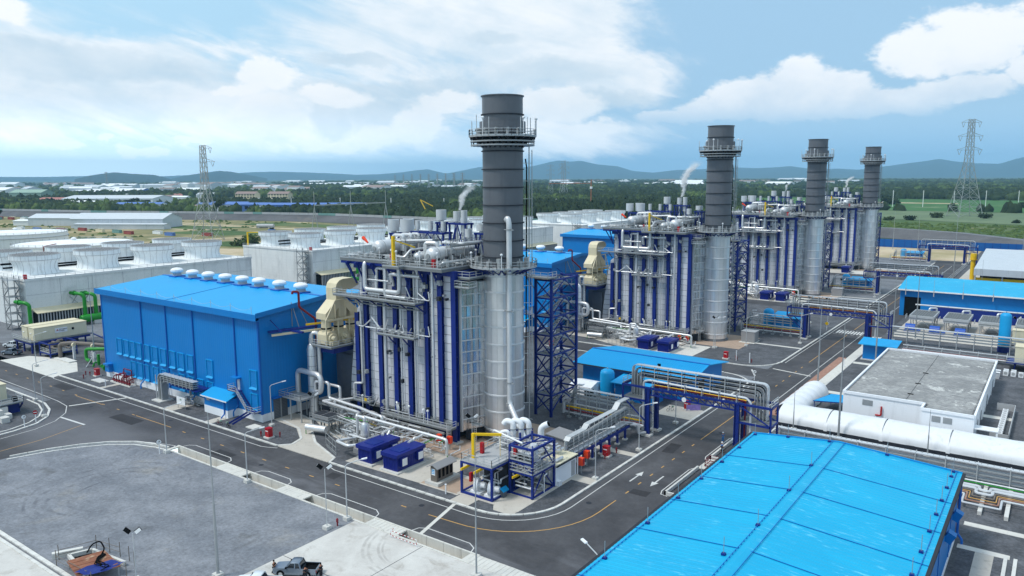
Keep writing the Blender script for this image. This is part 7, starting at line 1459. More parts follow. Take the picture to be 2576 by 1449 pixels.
# striped barrier frame by the drain
rb = T('barrier', 'red and white striped barrier frame at the drain opening', 'barrier', (14, -39.8, 0))
for a, b_ in (((11.4, -40.2, 1.0), (16.0, -40.2, 1.0)), ((11.4, -40.2, .35), (16.0, -40.2, .35)), ((11.4, -40.2, 0), (11.4, -40.2, 1.0)), ((16, -40.2, 0), (16, -40.2, 1.0)), ((11.4, -39.3, 1.0), (11.4, -40.2, 1.0))):
    n = max(2, round((Vector(b_)-Vector(a)).length/.3))
    for i in range(n): rb.part('stripe', MB().cyl(Vector(a).lerp(Vector(b_), i/n), Vector(a).lerp(Vector(b_), (i+1)/n), .04, 5), 'red' if i % 2 else 'white')
cart = T('hand_barrow', 'small red metal barrow frame on the drain cover by the foreground roof', 'cart', (36.4, 7.6, 0)); cart.part('frame', MB().rail([(35.4, 6.4, .3), (35.4, 8.8, .3), (37, 8.8, .3), (37, 6.4, .3), (35.4, 6.4, .3)], 1.0, 1.2, .06, 1), 'dark_red'); cart.part('wheel', MB().cyl((35.35, 6.8, .3), (35.25, 6.8, .3), .22, 10), 'black')
# rusty sheet covers and scaffold in the lot --------------------------------------------
pt = T('scaffold_pit', 'concrete pit ringed by scaffold poles in the gravel lot', 'scaffold', (-12, -66, 0)); pt.part('rim', MB().bar((-17, -67.3, .35), (-16.1, -64.9, .35), .35, .5).bar((-16.1, -64.9, .35), (-9.5, -64.2, .35), .35, .5).bar((-17, -67.3, .35), (-10, -68.4, .35), .35, .5), 'kerb'); pt.part('pit', MB().box(-16.6, -11, -67.6, -64.8, .0, .06), 'black')
mb = MB(); pol = [(-17.6, -68.2), (-16.4, -69), (-16.5, -64.2), (-14.4, -63.6), (-12.2, -63.4), (-10.2, -63.3), (-8.4, -63.6), (-7.0, -64.2), (-6.4, -65.6), (-7.6, -69)]
for x, y in pol: mb.cyl((x, y, 0), (x, y, 2.0), .05, 6)
for (xa, ya), (xb, yb) in (((-17.6, -68.2), (-16.5, -64.2)), ((-16.5, -64.2), (-12.2, -63.4)), ((-16.4, -69), (-9.5, -68.6))):
    for z in (.7, 1.3): mb.cyl((xa, ya, z), (xb, yb, z), .035, 5)
pt.part('pole', mb, 'brown_hut')
rs = T('rusty_sheets', 'platform of rusty corrugated sheets with hoses on top in the gravel lot', 'sheet cover', (-10.4, -66.4, 0))
for i in range(9):
    t0 = i/9; t1 = (i+.97)/9; A, B_, Cc, Dd = V(-14.6, -68.6, .9), V(-13.6, -64.6, .95), V(-7.6, -65.6, 1.15), V(-9.8, -69.6, 1.0)
    a, b_ = A.lerp(Dd, t0), B_.lerp(Cc, t0); c, d = B_.lerp(Cc, t1), A.lerp(Dd, t1); z = V(0, 0, .08+.03*(i % 2)); rs.part('sheet', MB().add([a, b_, c, d, a+z, b_+z, c+z, d+z], [(3, 2, 1, 0), (4, 5, 6, 7), (0, 1, 5, 4), (1, 2, 6, 5), (2, 3, 7, 6), (3, 0, 4, 7)]), 'rust')
rs.part('hose', MB().tube([(-16, -65.6, .4), (-15.4, -65.2, 1.5), (-14, -64.8, 2.2), (-12.8, -64.9, 1.6), (-12.6, -65.4, 1.1)], .09, 7, .5), 'black')
for i in range(7): rs.part('hose', MB().tube([(-12.6+.1*i, -65.2, 1.2), (-12.2+.3*i, -66.2-.2*i, 1.12+.05*i), (-10.5+.4*i, -67+.3*(i % 3), 1.2+.05*i), (-8.4, -66.4-.2*i, 1.3)], .05, 5, .4), 'black')
rs.part('tarpaulin', MB().add([(-10.4+q*.6+random.uniform(-.1, .1), -69.6+(k*.75)+q*.25, 1.15+.25*math.sin(q*2.1+k)*.6+.15) for q in range(5) for k in range(6)], [(q*6+k, (q+1)*6+k, (q+1)*6+k+1, q*6+k+1) for q in range(4) for k in range(5)]), 'navy', smooth=True)
rs.part('leg', MB().bar((-14.4, -68.4, 0), (-14.4, -68.4, .9), .12).bar((-7.8, -65.8, 0), (-7.8, -65.8, 1.1), .12).bar((-10, -69.3, 0), (-10, -69.3, 1), .12), 'steel')
wbm = T('beam_stack', 'stack of white concrete beams beside the scaffold pit', 'beams', (-17.4, -67.2, 0))
for i in range(3): wbm.part('beam', MB().bar((-18.5, -68.6, .14+.27*i), (-17.0, -65.6, .14+.27*i), .55, .24), 'kerb')

# ================================================================== vehicles
def pickup(label, loc, rz, paint='paint_car'):
    t = T('pickup_truck', label, 'pickup', (0, 0, 0), 'parked pickups')
    def loft(secs):           # cross sections (x, half width, z0, z1)
        vs = []; fs = []
        for x, w, z0, z1, tz in secs: vs += [(x, -w, z0), (x, w, z0), (x, w, z0+(z1-z0)*.6), (x, w*tz, z1), (x, -w*tz, z1), (x, -w, z0+(z1-z0)*.6)]
        n = 6
        for i in range(len(secs)-1):
            for k in range(n): fs.append((i*n+k, i*n+(k+1) % n, (i+1)*n+(k+1) % n, (i+1)*n+k))
        fs += [tuple(reversed(range(n))), tuple(range((len(secs)-1)*n, len(secs)*n))]
        return MB().add(vs, fs)
    t.part('body', loft([(2.62, .80, .50, .92, .92), (2.45, .88, .40, 1.02, .93), (1.55, .92, .38, 1.10, .93), (1.0, .93, .38, 1.14, .97), (-.75, .93, .38, 1.14, .98), (-.8, .93, .38, 1.10, .98)]), paint, smooth=True)
    bd = t.part('bed', MB().box(-2.6, -.8, -.93, -.83, .45, 1.12).box(-2.6, -.8, .83, .93, .45, 1.12).box(-2.66, -2.58, -.93, .93, .5, 1.1).box(-2.6, -.8, -.83, .83, .45, .72), paint); t.part('bed_liner', MB().box(-2.56, -.84, -.82, .82, .72, .75).box(-2.56, -.84, -.83, -.81, .74, 1.1).box(-2.56, -.84, .81, .83, .74, 1.1), 'black', bd)
    gl = t.part('window', loft([(1.08, .84, 1.05, 1.16, .98), (.42, .80, 1.1, 1.72, .86), (-.55, .80, 1.1, 1.74, .86), (-.84, .82, 1.08, 1.2, .98)]), 'glass', smooth=True)
    t.part('cab_roof', loft([(.46, .70, 1.66, 1.76, .9), (.1, .74, 1.68, 1.81, .9), (-.4, .74, 1.68, 1.81, .9), (-.62, .70, 1.62, 1.74, .92)]), paint, gl, True)
    t.part('pillar', MB().bar((1.06, -.84, 1.1), (.44, -.71, 1.72), .09).bar((1.06, .84, 1.1), (.44, .71, 1.72), .09).bar((-.1, -.86, 1.1), (-.1, -.72, 1.72), .1).bar((-.1, .86, 1.1), (-.1, .72, 1.72), .1).bar((-.8, -.85, 1.1), (-.58, -.72, 1.72), .13).bar((-.8, .85, 1.1), (-.58, .72, 1.72), .13), paint, gl)
    for x in (1.62, -1.55):
        for s_ in (-1, 1): w = t.part('wheel', MB().cyl((x, .66*s_, .39), (x, .93*s_, .39), .39, 18), 'black', smooth=True); t.part('rim', MB().cyl((x, .92*s_, .39), (x, .95*s_, .39), .24, 12), 'steel_light', w); t.part('wheel_arch', MB().add([(x+.5*math.cos(q), .935*s_, .42+.48*math.sin(q)) for q in np.linspace(0, math.pi, 9)], [tuple(range(9)) if s_ < 0 else tuple(range(8, -1, -1))]), 'black')
    for s_ in (-1, 1): t.part('headlight', MB().box(2.5, 2.6, .52*s_-.2, .52*s_+.2, .78, .94), 'white'); t.part('tail_light', MB().box(-2.69, -2.6, .84*s_-.08, .84*s_+.08, .72, 1.05), 'red'); t.part('mirror', MB().box(.86, 1.02, .95*s_-.1, .95*s_+.1, 1.12, 1.3), 'black')
    t.part('bumper', MB().box(2.5, 2.72, -.82, .82, .42, .62).box(-2.78, -2.62, -.8, .8, .45, .6), 'black'); t.part('grille', MB().box(2.56, 2.66, -.36, .36, .66, .92), 'black'); t.part('door_handle', MB().box(.1, .3, -.95, -.92, .98, 1.02).box(-.7, -.5, -.95, -.92, .98, 1.02), 'black')
    t.e.location = loc; t.e.rotation_euler = (0, 0, rz); return t
z0 = .05
pickup('grey pickup truck with open bed parked on the concrete apron', (9.0, -53.3, z0), rad(211)); pickup('pale pickup truck cut off by the bottom edge of the picture', (7.9, -57.9, z0), rad(211), 'paint_car_white')
pickup('grey pickup truck parked at the left edge below the cooling tower', (-145.4, -24.6, z0), rad(205)); pickup('white pickup truck parked at the left edge behind the grey one', (-155, -20.6, z0), rad(205), 'paint_car_white')

# ================================================================== people
def skinmesh(name, verts, edges, mat_, parent, sub=1):
    me = bpy.data.meshes.new(name); me.from_pydata([v[:3] for v in verts], edges, []); me.materials.append(MATS[mat_]); o = link(name, me, parent)
    md = o.modifiers.new('skin', 'SKIN'); md.use_smooth_shade = True
    for i, v in enumerate(verts): r = v[3]; me.skin_vertices[0].data[i].radius = (r, v[4] if len(v) > 4 else r)
    me.skin_vertices[0].data[0].use_root = True
    ms = o.modifiers.new('sub', 'SUBSURF'); ms.levels = sub; ms.render_levels = sub; return o
def person(label, loc, rz, shirt, trousers, helmet=None, stride=.15, arms='down', lean=0):
    t = T('person', label, 'person', (0, 0, 0)); a = stride
    hipL, hipR = (.0, .09, .92), (.0, -.09, .92)
    ar = {'down': ((.02, .26, 1.16), (.08, .25, .92)), 'phone': ((.12, .27, 1.16), (.32, .12, 1.28)), 'bent': ((-.04, .28, 1.16), (.22, .22, 1.04))}[arms]; (el_, ha) = ar
    V_ = [(0, 0, .95, .13, .1), (0, 0, 1.2, .15, .1), (0, 0, 1.42, .16, .09), (lean, 0, 1.52, .055), (lean+.02, 0, 1.6, .085, .095), (lean+.02, 0, 1.7, .09, .1), (lean, 0, 1.76, .06),
          (0, .19, 1.4, .06), (*el_, .045), (*ha, .035), (0, -.19, 1.4, .06), (el_[0], -el_[1], el_[2], .045), (ha[0], -ha[1], ha[2], .035),
          (*hipL, .1), (a*.5, .1, .5, .065), (a*.6, .1, .1, .045), (a*.6+.14, .1, .04, .04), (*hipR, .1), (-a*.4, -.1, .5, .065), (-a*.9, -.1, .1, .045), (-a*.9+.14, -.1, .04, .04)]
    E_ = [(0, 1), (1, 2), (2, 3), (3, 4), (4, 5), (5, 6), (2, 7), (7, 8), (8, 9), (2, 10), (10, 11), (11, 12), (0, 13), (13, 14), (14, 15), (15, 16), (0, 17), (17, 18), (18, 19), (19, 20)]
    skinmesh('body', V_, E_, 'skin', t.e)
    g_ = lambda i, k: (*V_[i][:3], *(r*k for r in V_[i][3:]))
    skinmesh('shirt', [g_(0, 1.4), g_(1, 1.35), g_(2, 1.35), g_(7, 1.6), g_(8, 1.7), g_(10, 1.6), g_(11, 1.7)], [(0, 1), (1, 2), (2, 3), (3, 4), (2, 5), (5, 6)], shirt, t.e)
    skinmesh('trousers', [(0, 0, .97, .18, .15), g_(13, 1.5), g_(14, 1.7), g_(15, 1.9), g_(17, 1.5), g_(18, 1.7), g_(19, 1.9)], [(0, 1), (1, 2), (2, 3), (0, 4), (4, 5), (5, 6)], trousers, t.e)
    if helmet: t.part('helmet', MB().lathe(lean+.01, 0, [(.17, 1.70), (.135, 1.715), (.125, 1.78), (.08, 1.84), (.01, 1.86)], 12), helmet, smooth=True)
    else: t.part('hair', MB().lathe(lean, 0, [(.1, 1.66), (.112, 1.72), (.09, 1.79), (.02, 1.82)], 12), 'black', smooth=True)
    for s_ in (-1, 1):       # five fingers each
        h = V(ha[0], ha[1]*s_, ha[2])
        mb = MB()
        for k in range(4): mb.tube([h+V(.012*(k-1.5), 0, -.03), h+V(.018*(k-1.5)+.005, -.005*s_, -.08), h+V(.018*(k-1.5)+.02, -.015*s_, -.12+.008*abs(k-1.5))], .011, 5)
        mb.tube([h+V(.03, 0, -.02), h+V(.06, -.01*s_, -.06)], .012, 5); t.part('hand', mb, 'skin')
    t.e.location = loc; t.e.rotation_euler = (0, 0, rz); return t
person('worker in light blue shirt and white helmet standing on the road edge, farther of two', (33.4, 19.6, .02), rad(-60), 'shirt_blue', 'shirt_blue', 'white', .05, 'bent'); person('worker in blue shirt, dark trousers and white helmet walking beside the drain', (35.2, 14.4, .14), rad(-120), 'shirt_blue', 'cloth_dark', 'white', .3, 'down')
person('person in black photographing with a phone beside the grey pickup', (6.9, -54.9, .05), rad(20), 'cloth_dark', 'cloth_dark', None, .05, 'phone'); person('person in dark clothes standing at the tailgate of the grey pickup', (11.9, -52.1, .05), rad(190), 'cloth_dark', 'cloth_dark', None, .05, 'bent'); person('second person in dark clothes leaning at the rear of the grey pickup', (11.0, -53.6, .05), rad(170), 'cloth_dark', 'cloth_dark', None, .1, 'bent', .05)
# ================================================================== bicycles
def bicycle(label, loc, rz, col):
    t = T('bicycle', label, 'bicycle', (0, 0, 0), 'bicycles'); tor = []
    for x in (-.52, .52):
        mb = MB(); n = 16; mb.tube([(x+.33*math.cos(q), 0, .34+.33*math.sin(q)) for q in np.linspace(0, 2*math.pi, n+1)], .03, 5, .001); t.part('wheel', mb, 'black')
    t.part('frame', MB().tube([(-.52, 0, .34), (-.18, 0, .86), (.38, 0, .84), (-.06, 0, .32), (-.52, 0, .34)], .025, 5, .01).cyl((.38, 0, .9), (.52, 0, .34), .025, 5).cyl((-.06, 0, .32), (-.2, 0, .95), .025, 5), col); t.part('saddle', MB().box(-.34, -.08, -.08, .08, .93, .99), 'black'); t.part('handlebar', MB().tube([(.32, -.28, 1.0), (.36, 0, .98), (.32, .28, 1.0)], .02, 5).cyl((.38, 0, .86), (.36, 0, .98), .02, 5), 'black'); bk = t.part('basket', MB().box(.44, .74, -.17, .17, .78, 1.02), 'roof_green')
    t.e.location = loc; t.e.rotation_euler = (rad(6), 0, rz)
bicycle('bicycle with a green basket leaning at the kerb before the turbine hall', (-47.6, -26.6, .12), rad(8), 'dark_red'); bicycle('dark bicycle lying against the kerb right of the other bicycle', (-44.6, -26.7, .12), rad(170), 'black'); bicycle('bicycle parked on the concrete pad under the nearest pipe bridge', (18.4, 30.6, .13), rad(60), 'steel')

# ================================================================== beyond the plant
# embankment of the reservoir
crest = [(-1500, 190), (-1200, 258), (-850, 338), (-655, 413), (-558, 437), (-401, 434), (-200, 505), (-30, 533), (17, 506), (59, 456), (140, 330), (260, 150)]
def offset(pts, d):
    out = []
    for i, p in enumerate(pts):
        a = Vector(pts[max(i-1, 0)]); b_ = Vector(pts[min(i+1, len(pts)-1)]); n = (b_-a).normalized(); out.append((p[0]+n.y*d, p[1]-n.x*d))
    return out
def band(name, p, zp, q, zq, m):
    n = len(p); mb = MB().add([(x, y, zp) for x, y in p]+[(x, y, zq) for x, y in q], [(i, i+1, n+i+1, n+i) for i in range(n-1)]); return struct(name, mb, m)
band('embankment', offset(crest, 17), .0, crest, 6.2, 'slope_dark'); band('embankment_crest', crest, 6.2, offset(crest, -7), 6.25, 'gravel_light'); band('embankment_back', offset(crest, -7), 6.25, offset(crest, -26), .0, 'scrub'); band('crest_path', offset(crest, -9), 6.0, offset(crest, -13), 5.0, 'dirt')
ef = T('perimeter_fence', 'long pale sheet fence along the top of the embankment', 'fence', (-600, 425, 6)); cf = crest[1:7]
for (xa, ya), (xb, yb) in zip(cf[:-1], cf[1:]):
    n = int(math.hypot(xb-xa, yb-ya)/12)
    for i in range(n): ef.part('panel', MB().bar((xa+(xb-xa)*i/n, ya-1+(yb-ya)*i/n, 7.4), (xa+(xb-xa)*(i+.97)/n, ya-1+(yb-ya)*(i+.97)/n, 7.4), .2, 2.4), 'deck_grey' if i % 7 else 'fence_green')
# ground sheets
def sheet(name, pts, m, z): return struct(name, MB().add([(x, y, z) for x, y in pts], [tuple(range(len(pts)))]), m)
sheet('dirt_field', [(-1000, 120), (-330, 60), (-330, 0), (-240, 0), (-240, 400), (-400, 412), (-560, 415), (-660, 392), (-850, 315), (-1000, 280)], 'scrub', .0)
for i, (a, b_, w) in enumerate((((-780, 250), (-250, 330), 10), ((-760, 300), (-260, 372), 9), ((-640, 180), (-560, 410), 9), ((-470, 160), (-400, 412), 10), ((-330, 150), (-270, 400), 9), ((-500, 210), (-250, 250), 12), ((-660, 330), (-420, 395), 8), ((-440, 130), (-250, 165), 14))):
    d = (Vector(b_)-Vector(a)).normalized(); n = V(-d.y, d.x)*w/2 if False else Vector((-d.y, d.x))*w/2; A, B2 = Vector(a), Vector(b_); sheet('dirt_track', [tuple(A-n), tuple(B2-n), tuple(B2+n), tuple(A+n)], 'dirt', .01+.003*i)
for i, q_ in enumerate(([(-700, 260), (-560, 285), (-540, 330), (-690, 300)], [(-550, 240), (-470, 255), (-455, 300), (-540, 290)], [(-460, 265), (-340, 285), (-330, 320), (-450, 308)], [(-455, 330), (-330, 345), (-325, 385), (-440, 385)], [(-600, 345), (-470, 365), (-470, 395), (-590, 395)], [(-430, 190), (-300, 210), (-290, 235), (-420, 225)])): sheet('grass_strip', q_, 'grass_field', .05+.004*i)
sheet('sand_patch', [(-420, 118), (-300, 90), (-262, 190), (-330, 205), (-400, 175)], 'dirt', .04)
sheet('crop_strip', [(-130, 560), (90, 500), (140, 700), (-90, 790), (-200, 760)], 'grass_field', .02); sheet('crop_strip', [(-200, 765), (-90, 795), (140, 705), (190, 1000), (-110, 1000), (-260, 960)], 'crop_pale', .03); sheet('crop_strip', [(-290, 1000), (200, 1010), (300, 1500), (-420, 1560), (-480, 1240)], 'crop_field', .04); sheet('crop_strip', [(-520, 700), (-270, 640), (-230, 800), (-420, 900)], 'crop_field', .03); sheet('crop_strip', [(-420, 640), (-330, 560), (-230, 600), (-260, 700)], 'grass_field', .05)
for a, b_, c, d in (((-190, 1290), (-60, 1290), (-70, 1330), (-190, 1330)), ((60, 1350), (260, 1370), (260, 1410), (60, 1390))): sheet('bare_soil', [a, b_, c, d], 'dirt', .06)

# pylons ---------------------------------------------------------------------------------
def pylon(x, y, h, w, label, rz=0, red=False, arms=3, seg=9, th_=.28, half=False):
    t = T('pylon', label, 'pylon', (0, 0, 0), 'power line pylons'); lv = [h*(1-(1-i/seg)**1.25) for i in range(seg+1)]; wd_ = lambda z: w*(1-z/h*1.35) if z < h*.55 else w*(1-.55*1.35)*(1-.35*(z/h-.55)/.45)
    for k, (z0, z1) in enumerate(zip(lv[:-1], lv[1:])):
        a, b_ = wd_(z0)/2, wd_(z1)/2; mb = MB(); P0 = [(-a, -a, z0), (a, -a, z0), (a, a, z0), (-a, a, z0)]; P1 = [(-b_, -b_, z1), (b_, -b_, z1), (b_, b_, z1), (-b_, b_, z1)]
        for i in range(4): mb.bar(P0[i], P1[i], th_*1.3); mb.bar(P0[i], P1[(i+1) % 4], th_*.7); mb.bar(P0[(i+1) % 4], P1[i], th_*.7); mb.bar(P1[i], P1[(i+1) % 4], th_*.7)
        t.part('lattice', mb, 'red' if red and k % 2 else ('white' if red else 'pylon'))
    for i in range(arms):
        z = h*(.97-.14*i); L = h*.13*(1 if i else .8); mb = MB()
        for s_ in ((-1, 1) if not half else (1,)):
            for q in (-.6, .6): mb.bar((wd_(z)/2*s_, q, z-h*.0), (L*s_, 0, z+.2), th_*.8); mb.bar((wd_(z)/2*s_, q, z+h*.035), (L*s_, 0, z+.2), th_*.7)
            mb.bar((L*s_*.95, 0, z), (L*s_*.8, 0, z-h*.05), th_*.8); mb.bar((L*s_*.65, 0, z), (L*s_*.8, 0, z-h*.05), th_*.8)
        t.part('cross_arm', mb, 'pylon')
    t.e.location = (x, y, 0); t.e.rotation_euler = (0, 0, rz); return t
pylon(-440, 220, 70, 17, 'steel lattice pylon standing in the dirt field on the left', .5, arms=2, half=True); pylon(-14, 878, 106, 26, 'tall steel lattice pylon in the green field at the right', .6, seg=12, th_=.36)
pylon(-760, 1230, 78, 16, 'rightmost of three distant pylons in front of the mountain', .6, th_=.34); pylon(-860, 1330, 72, 15, 'leftmost of three distant pylons in front of the mountain', .6, th_=.34); pylon(-810, 1300, 74, 15, 'middle one of three distant pylons in front of the mountain', .6, th_=.34); pylon(-330, 1010, 72, 17, 'lattice pylon just left of the second stack', .6, th_=.3)
pylon(-3600, 1700, 75, 15, 'far pylon on the horizon at the left', .6, th_=.7, seg=6); pylon(-3100, 1900, 72, 15, 'far pylon on the horizon left of the dirt field pylon', .6, th_=.7, seg=6); pylon(-640, 2700, 85, 10, 'red and white striped lattice mast on the horizon', .3, True, 0, 8, .8)
for i in range(9):
    dd = 2300+i*230; a = YAW+rad(-1.5+i*.62); pylon(CAMP.x-math.sin(a+.09)*dd, CAMP.y+math.cos(a+.09)*dd, 58, 10, 'small far pylon in the line crossing the plain', .4, th_=.6, seg=4)
# portal gantry
gt = T('line_gantry', 'grey steel line gantry of three A-frame masts behind the cooling towers', 'gantry', (-457, 377, 0))
for x, y in ((-457, 335), (-459, 379), (-455, 420)): gt.part('mast', MB().bar((x-2.4, y-1.5, 0), (x, y, 20), .5).bar((x+2.4, y+1.5, 0), (x, y, 20), .5).bar((x, y, 18), (x, y, 34), .4).bar((x-1.2, y-.8, 10), (x+1.2, y+.8, 10), .3), 'pylon')
gt.part('beam', MB().bar((-457, 335, 22), (-459, 379, 22), .7, 1.0).bar((-459, 379, 22), (-455, 420, 22), .7, 1.0), 'pylon')
# utility poles
for i in range(16):
    x, y = (-130+i*38, 1130+i*10) if i < 8 else (-1000+(i-8)*75, 560+(i-8)*28)
    t = T('utility_pole', 'pale concrete utility pole in the row crossing the %s' % ('green fields at the right' if i < 8 else 'trees at the middle left'), 'pole', (x, y, 0), 'utility poles '+('right' if i < 8 else 'left')); t.part('pole', MB().bar((x, y, 0), (x, y, 24 if i < 8 else 17), .7), 'far_white'); t.part('cross_arm', MB().bar((x-1.6, y, 22 if i < 8 else 15.5), (x+1.6, y, 22 if i < 8 else 15.5), .35), 'pylon')
# buildings ------------------------------------------------------------------------------
def shed(name, label, x, y, L, W, h, rz, wall='far_white', roof='roof_grey', rise=None, group=None, wins=0, floors=1):
    t = T(name, label, 'building', (0, 0, 0), group); rise = W*.14 if rise is None else rise
    t.part('wall', MB().extr([(-W/2, 0), (W/2, 0), (W/2, h), (0, h+rise-.1), (-W/2, h)], 'x', -L/2, L/2), wall)
    r_ = t.part('roof', MB().extr([(-W/2-.5, h-.1), (0, h+rise), (W/2+.5, h-.1), (W/2+.5, h+.15), (0, h+rise+.3), (-W/2-.5, h+.15)], 'x', -L/2-.6, L/2+.6), roof)
    for f_ in range(floors):
        for i in range(wins):
            xx = -L/2+L*(i+.5)/wins; t.part('window', MB().box(xx-L/wins*.28, xx+L/wins*.28, -W/2-.12, -W/2-.02, h*(f_+.35)/floors, h*(f_+.8)/floors), 'glass')
    t.e.location = (x, y, 0); t.e.rotation_euler = (0, 0, rz); return t
A1 = rad(30)
shed('warehouse', 'larger grey gabled warehouse behind the storage tanks', -650, 268, 92, 34, 8.5, A1, 'roof_grey', 'roof_grey'); shed('warehouse', 'smaller grey gabled warehouse left of the larger one', -735, 250, 62, 26, 7.5, A1, 'roof_grey', 'roof_grey'); shed('lean_to', 'low white roofed open shed in front of the grey warehouses', -760, 232, 36, 16, 4.5, A1, 'far_white', 'far_white', 1); shed('annex_shed', 'low grey side shed along the front of the larger warehouse', -628, 252, 88, 12, 4.4, A1, 'roof_grey', 'roof_grey', .6)
for i, (x, y, L) in enumerate(((-880, 520, 46), (-838, 540, 40), (-800, 552, 30), (-770, 566, 60), (-728, 596, 60), (-900, 548, 40), (-1000, 470, 50))): shed('blue_roof_house', ('leftmost', 'second', 'third', 'fourth', 'rightmost', 'rear', 'outlying')[i]+' blue roofed long house beyond the embankment', x, y, L*1.35, 16, 9.5, A1+.05, 'roof_bluehouse' if i % 2 else 'far_white', 'roof_bluehouse', 2.4, 'blue roofed houses', 6)
for i, (x, y) in enumerate(((-1140, 745), (-1085, 775))): shed('apartment_block', ('left', 'right')[i]+' one of two cream apartment blocks with brown hipped roofs', x, y, 40, 18, 17, A1-.1, 'cream', 'roof_brown', 4, 'apartment blocks', 7, 4)
shed('factory', 'wide white factory with pale roof left of the dirt field pylon', -1300, 590, 170, 70, 11, A1, 'far_white', 'roof_grey', 5, None, 9); shed('factory', 'white factory with salmon red roof at its left', -1400, 540, 80, 34, 9, A1, 'far_white', 'roof_red', 3); shed('factory', 'light shed with pale yellow roof in the white factory group', -1340, 640, 90, 40, 10, A1, 'far_white', 'cream', 4); shed('barn', 'pale green barn at the far left', -1640, 585, 70, 40, 18, A1, 'roof_green', 'roof_green', 6); shed('hall', 'white long hall behind the white factory', -2080, 960, 190, 50, 12, A1, 'far_white', 'far_white', 4); shed('hall', 'white hall with light blue wall panels behind the trees at the left', -2040, 1000, 90, 40, 14, A1, 'roof_bluehouse', 'far_white', 4); shed('hall', 'low bright blue roofed hall at the left edge', -1300, 415, 130, 22, 6, A1-.05, 'roof_bluehouse', 'roof_bluehouse', 3)
for i, (x, y, L, c_) in enumerate(((-640, 610, 40, 'roof_green'), (-590, 640, 46, 'far_white'), (-540, 660, 30, 'roof_brown'), (-460, 690, 36, 'far_white'), (-690, 590, 30, 'roof_green'))): shed('cottage', ('green roofed cottage', 'white roofed cottage', 'brown roofed cottage', 'small pale cottage', 'second green roofed cottage')[i]+' behind the pale embankment fence', x, y, L, 16, 5, A1-.2, 'far_white', c_, 3)
rb_ = random.Random(5)
def polar(px_, dist):
    a = math.atan((px_-1288)/1914.6); d = dist; yw_ = YAW-a; return CAMP.x-math.sin(yw_)*d/math.cos(a)*math.cos(a), CAMP.y+math.cos(yw_)*d
for i in range(150):
    px_ = rb_.choice((rb_.uniform(-80, 760), rb_.uniform(-80, 760), rb_.uniform(700, 1210), rb_.uniform(1380, 2150))); dist = rb_.uniform(2300, 6500) if px_ < 1210 else rb_.uniform(3200, 6500); x, y = polar(px_, dist); L = rb_.uniform(30, 130)
    shed('far_factory', 'small pale far-off factory building on the plain towards the horizon', x, y, L, L*rb_.uniform(.3, .6), rb_.uniform(8, 20), rb_.uniform(-.3, 1.2), rb_.choice(('far_white', 'far_white', 'roof_grey')), rb_.choice(('far_white', 'far_white', 'roof_grey', 'roof_grey', 'roof_brown')), None, 'far factory buildings')
for i in range(34):
    px_ = rb_.uniform(-60, 780); dist = rb_.uniform(1150, 2200); x, y = polar(px_, dist); L = rb_.uniform(14, 44)
    shed('far_house', 'house among the trees beyond the embankment on the left', x, y, L, L*.5, rb_.uniform(5, 9), rb_.uniform(-.3, 1.2), 'far_white', rb_.choice(('roof_red', 'roof_brown', 'far_white', 'roof_grey', 'roof_grey')), None, 'houses among the trees')
cm = ('container_red', 'container_red', 'cream', 'fence_green', 'container_red', 'far_white', 'roof_bluehouse')
for i in range(22):
    if i < 12: x, y = -960+(i % 6)*15, 235+(i//6)*14+(i % 6)*7
    else: x, y = -700+(i-12)*24+rb_.uniform(-6, 6), 196+(i-12)*5+rb_.uniform(-8, 8)
    c_ = cm[i % 7]; t = T('shipping_container', '%s shipping container %s' % ({'container_red': 'rust red', 'cream': 'cream', 'fence_green': 'green', 'far_white': 'white', 'roof_bluehouse': 'blue'}[c_], 'in the yard left of the grey warehouses' if i < 12 else 'in the yard in front of the grey warehouses'), 'container', (x, y, 0), 'shipping containers '+('left' if i < 12 else 'front')+' '+c_); t.part('body', MB().box(x-6, x+6, y-1.3, y+1.3, 0, 2.7), c_); t.part('frame', MB().box(x-6.1, x+6.1, y-1.36, y-1.28, 2.5, 2.75), 'gap_dark')
th2 = T('horizontal_tank', 'long pale horizontal tank lying in the dirt field', 'tank', (-520, 330, 0)); th2.part('shell', MB().cyl((-528, 326, 2), (-514, 334, 2), 2, 14), 'deck_grey', smooth=True); th2.part('saddle', MB().box(-526, -525, 325, 330, 0, 1).box(-517, -516, 330, 335, 0, 1), 'kerb')
bt_ = T('dozer', 'small blue machine parked in the dirt field', 'vehicle', (-470, 300, 0)); bt_.part('body', MB().box(-474, -468, 298, 301.5, .8, 2.6), 'roof_bluehouse'); bt_.part('cab', MB().box(-472, -469.6, 298.4, 301, 2.6, 4.2), 'glass'); bt_.part('track', MB().box(-474.5, -467.5, 297.6, 298.4, 0, 1).box(-474.5, -467.5, 301, 301.8, 0, 1), 'black')
yc = T('crane', 'yellow excavator boom rising behind the embankment fence', 'excavator', (-520, 560, 0)); yc.part('boom', MB().bar((-524, 556, 3), (-532, 552, 20), 1.1).bar((-532, 552, 20), (-514, 564, 9), .9), 'yellow'); yc.part('body', MB().box(-528, -520, 552, 560, 0, 4), 'yellow')
tc_ = T('tower_crane', 'distant orange tower crane with long jib before the dark grove', 'crane', (-430, 770, 0)); tc_.part('mast', MB().bar((-430, 770, 0), (-430, 770, 42), 1.0), 'crane_paint'); tc_.part('jib', MB().bar((-430, 770, 37), (-478, 742, 37), .8), 'crane_paint'); tc_.part('counterweight', MB().box(-431.5, -428.5, 769, 771, 30, 33), 'far_white')
for x, y, lab in ((-268, 152, 'yellow davit post at the corner of the second cooling tower'),):
    t = T('davit', lab, 'davit', (-232, 106, 15.4)); t.part('post', MB().bar((-228, 107, 15.4), (-228, 107, 21.5), .5), 'yellow'); t.part('arm', MB().bar((-228, 107, 21.3), (-223, 111, 21.3), .4), 'yellow')
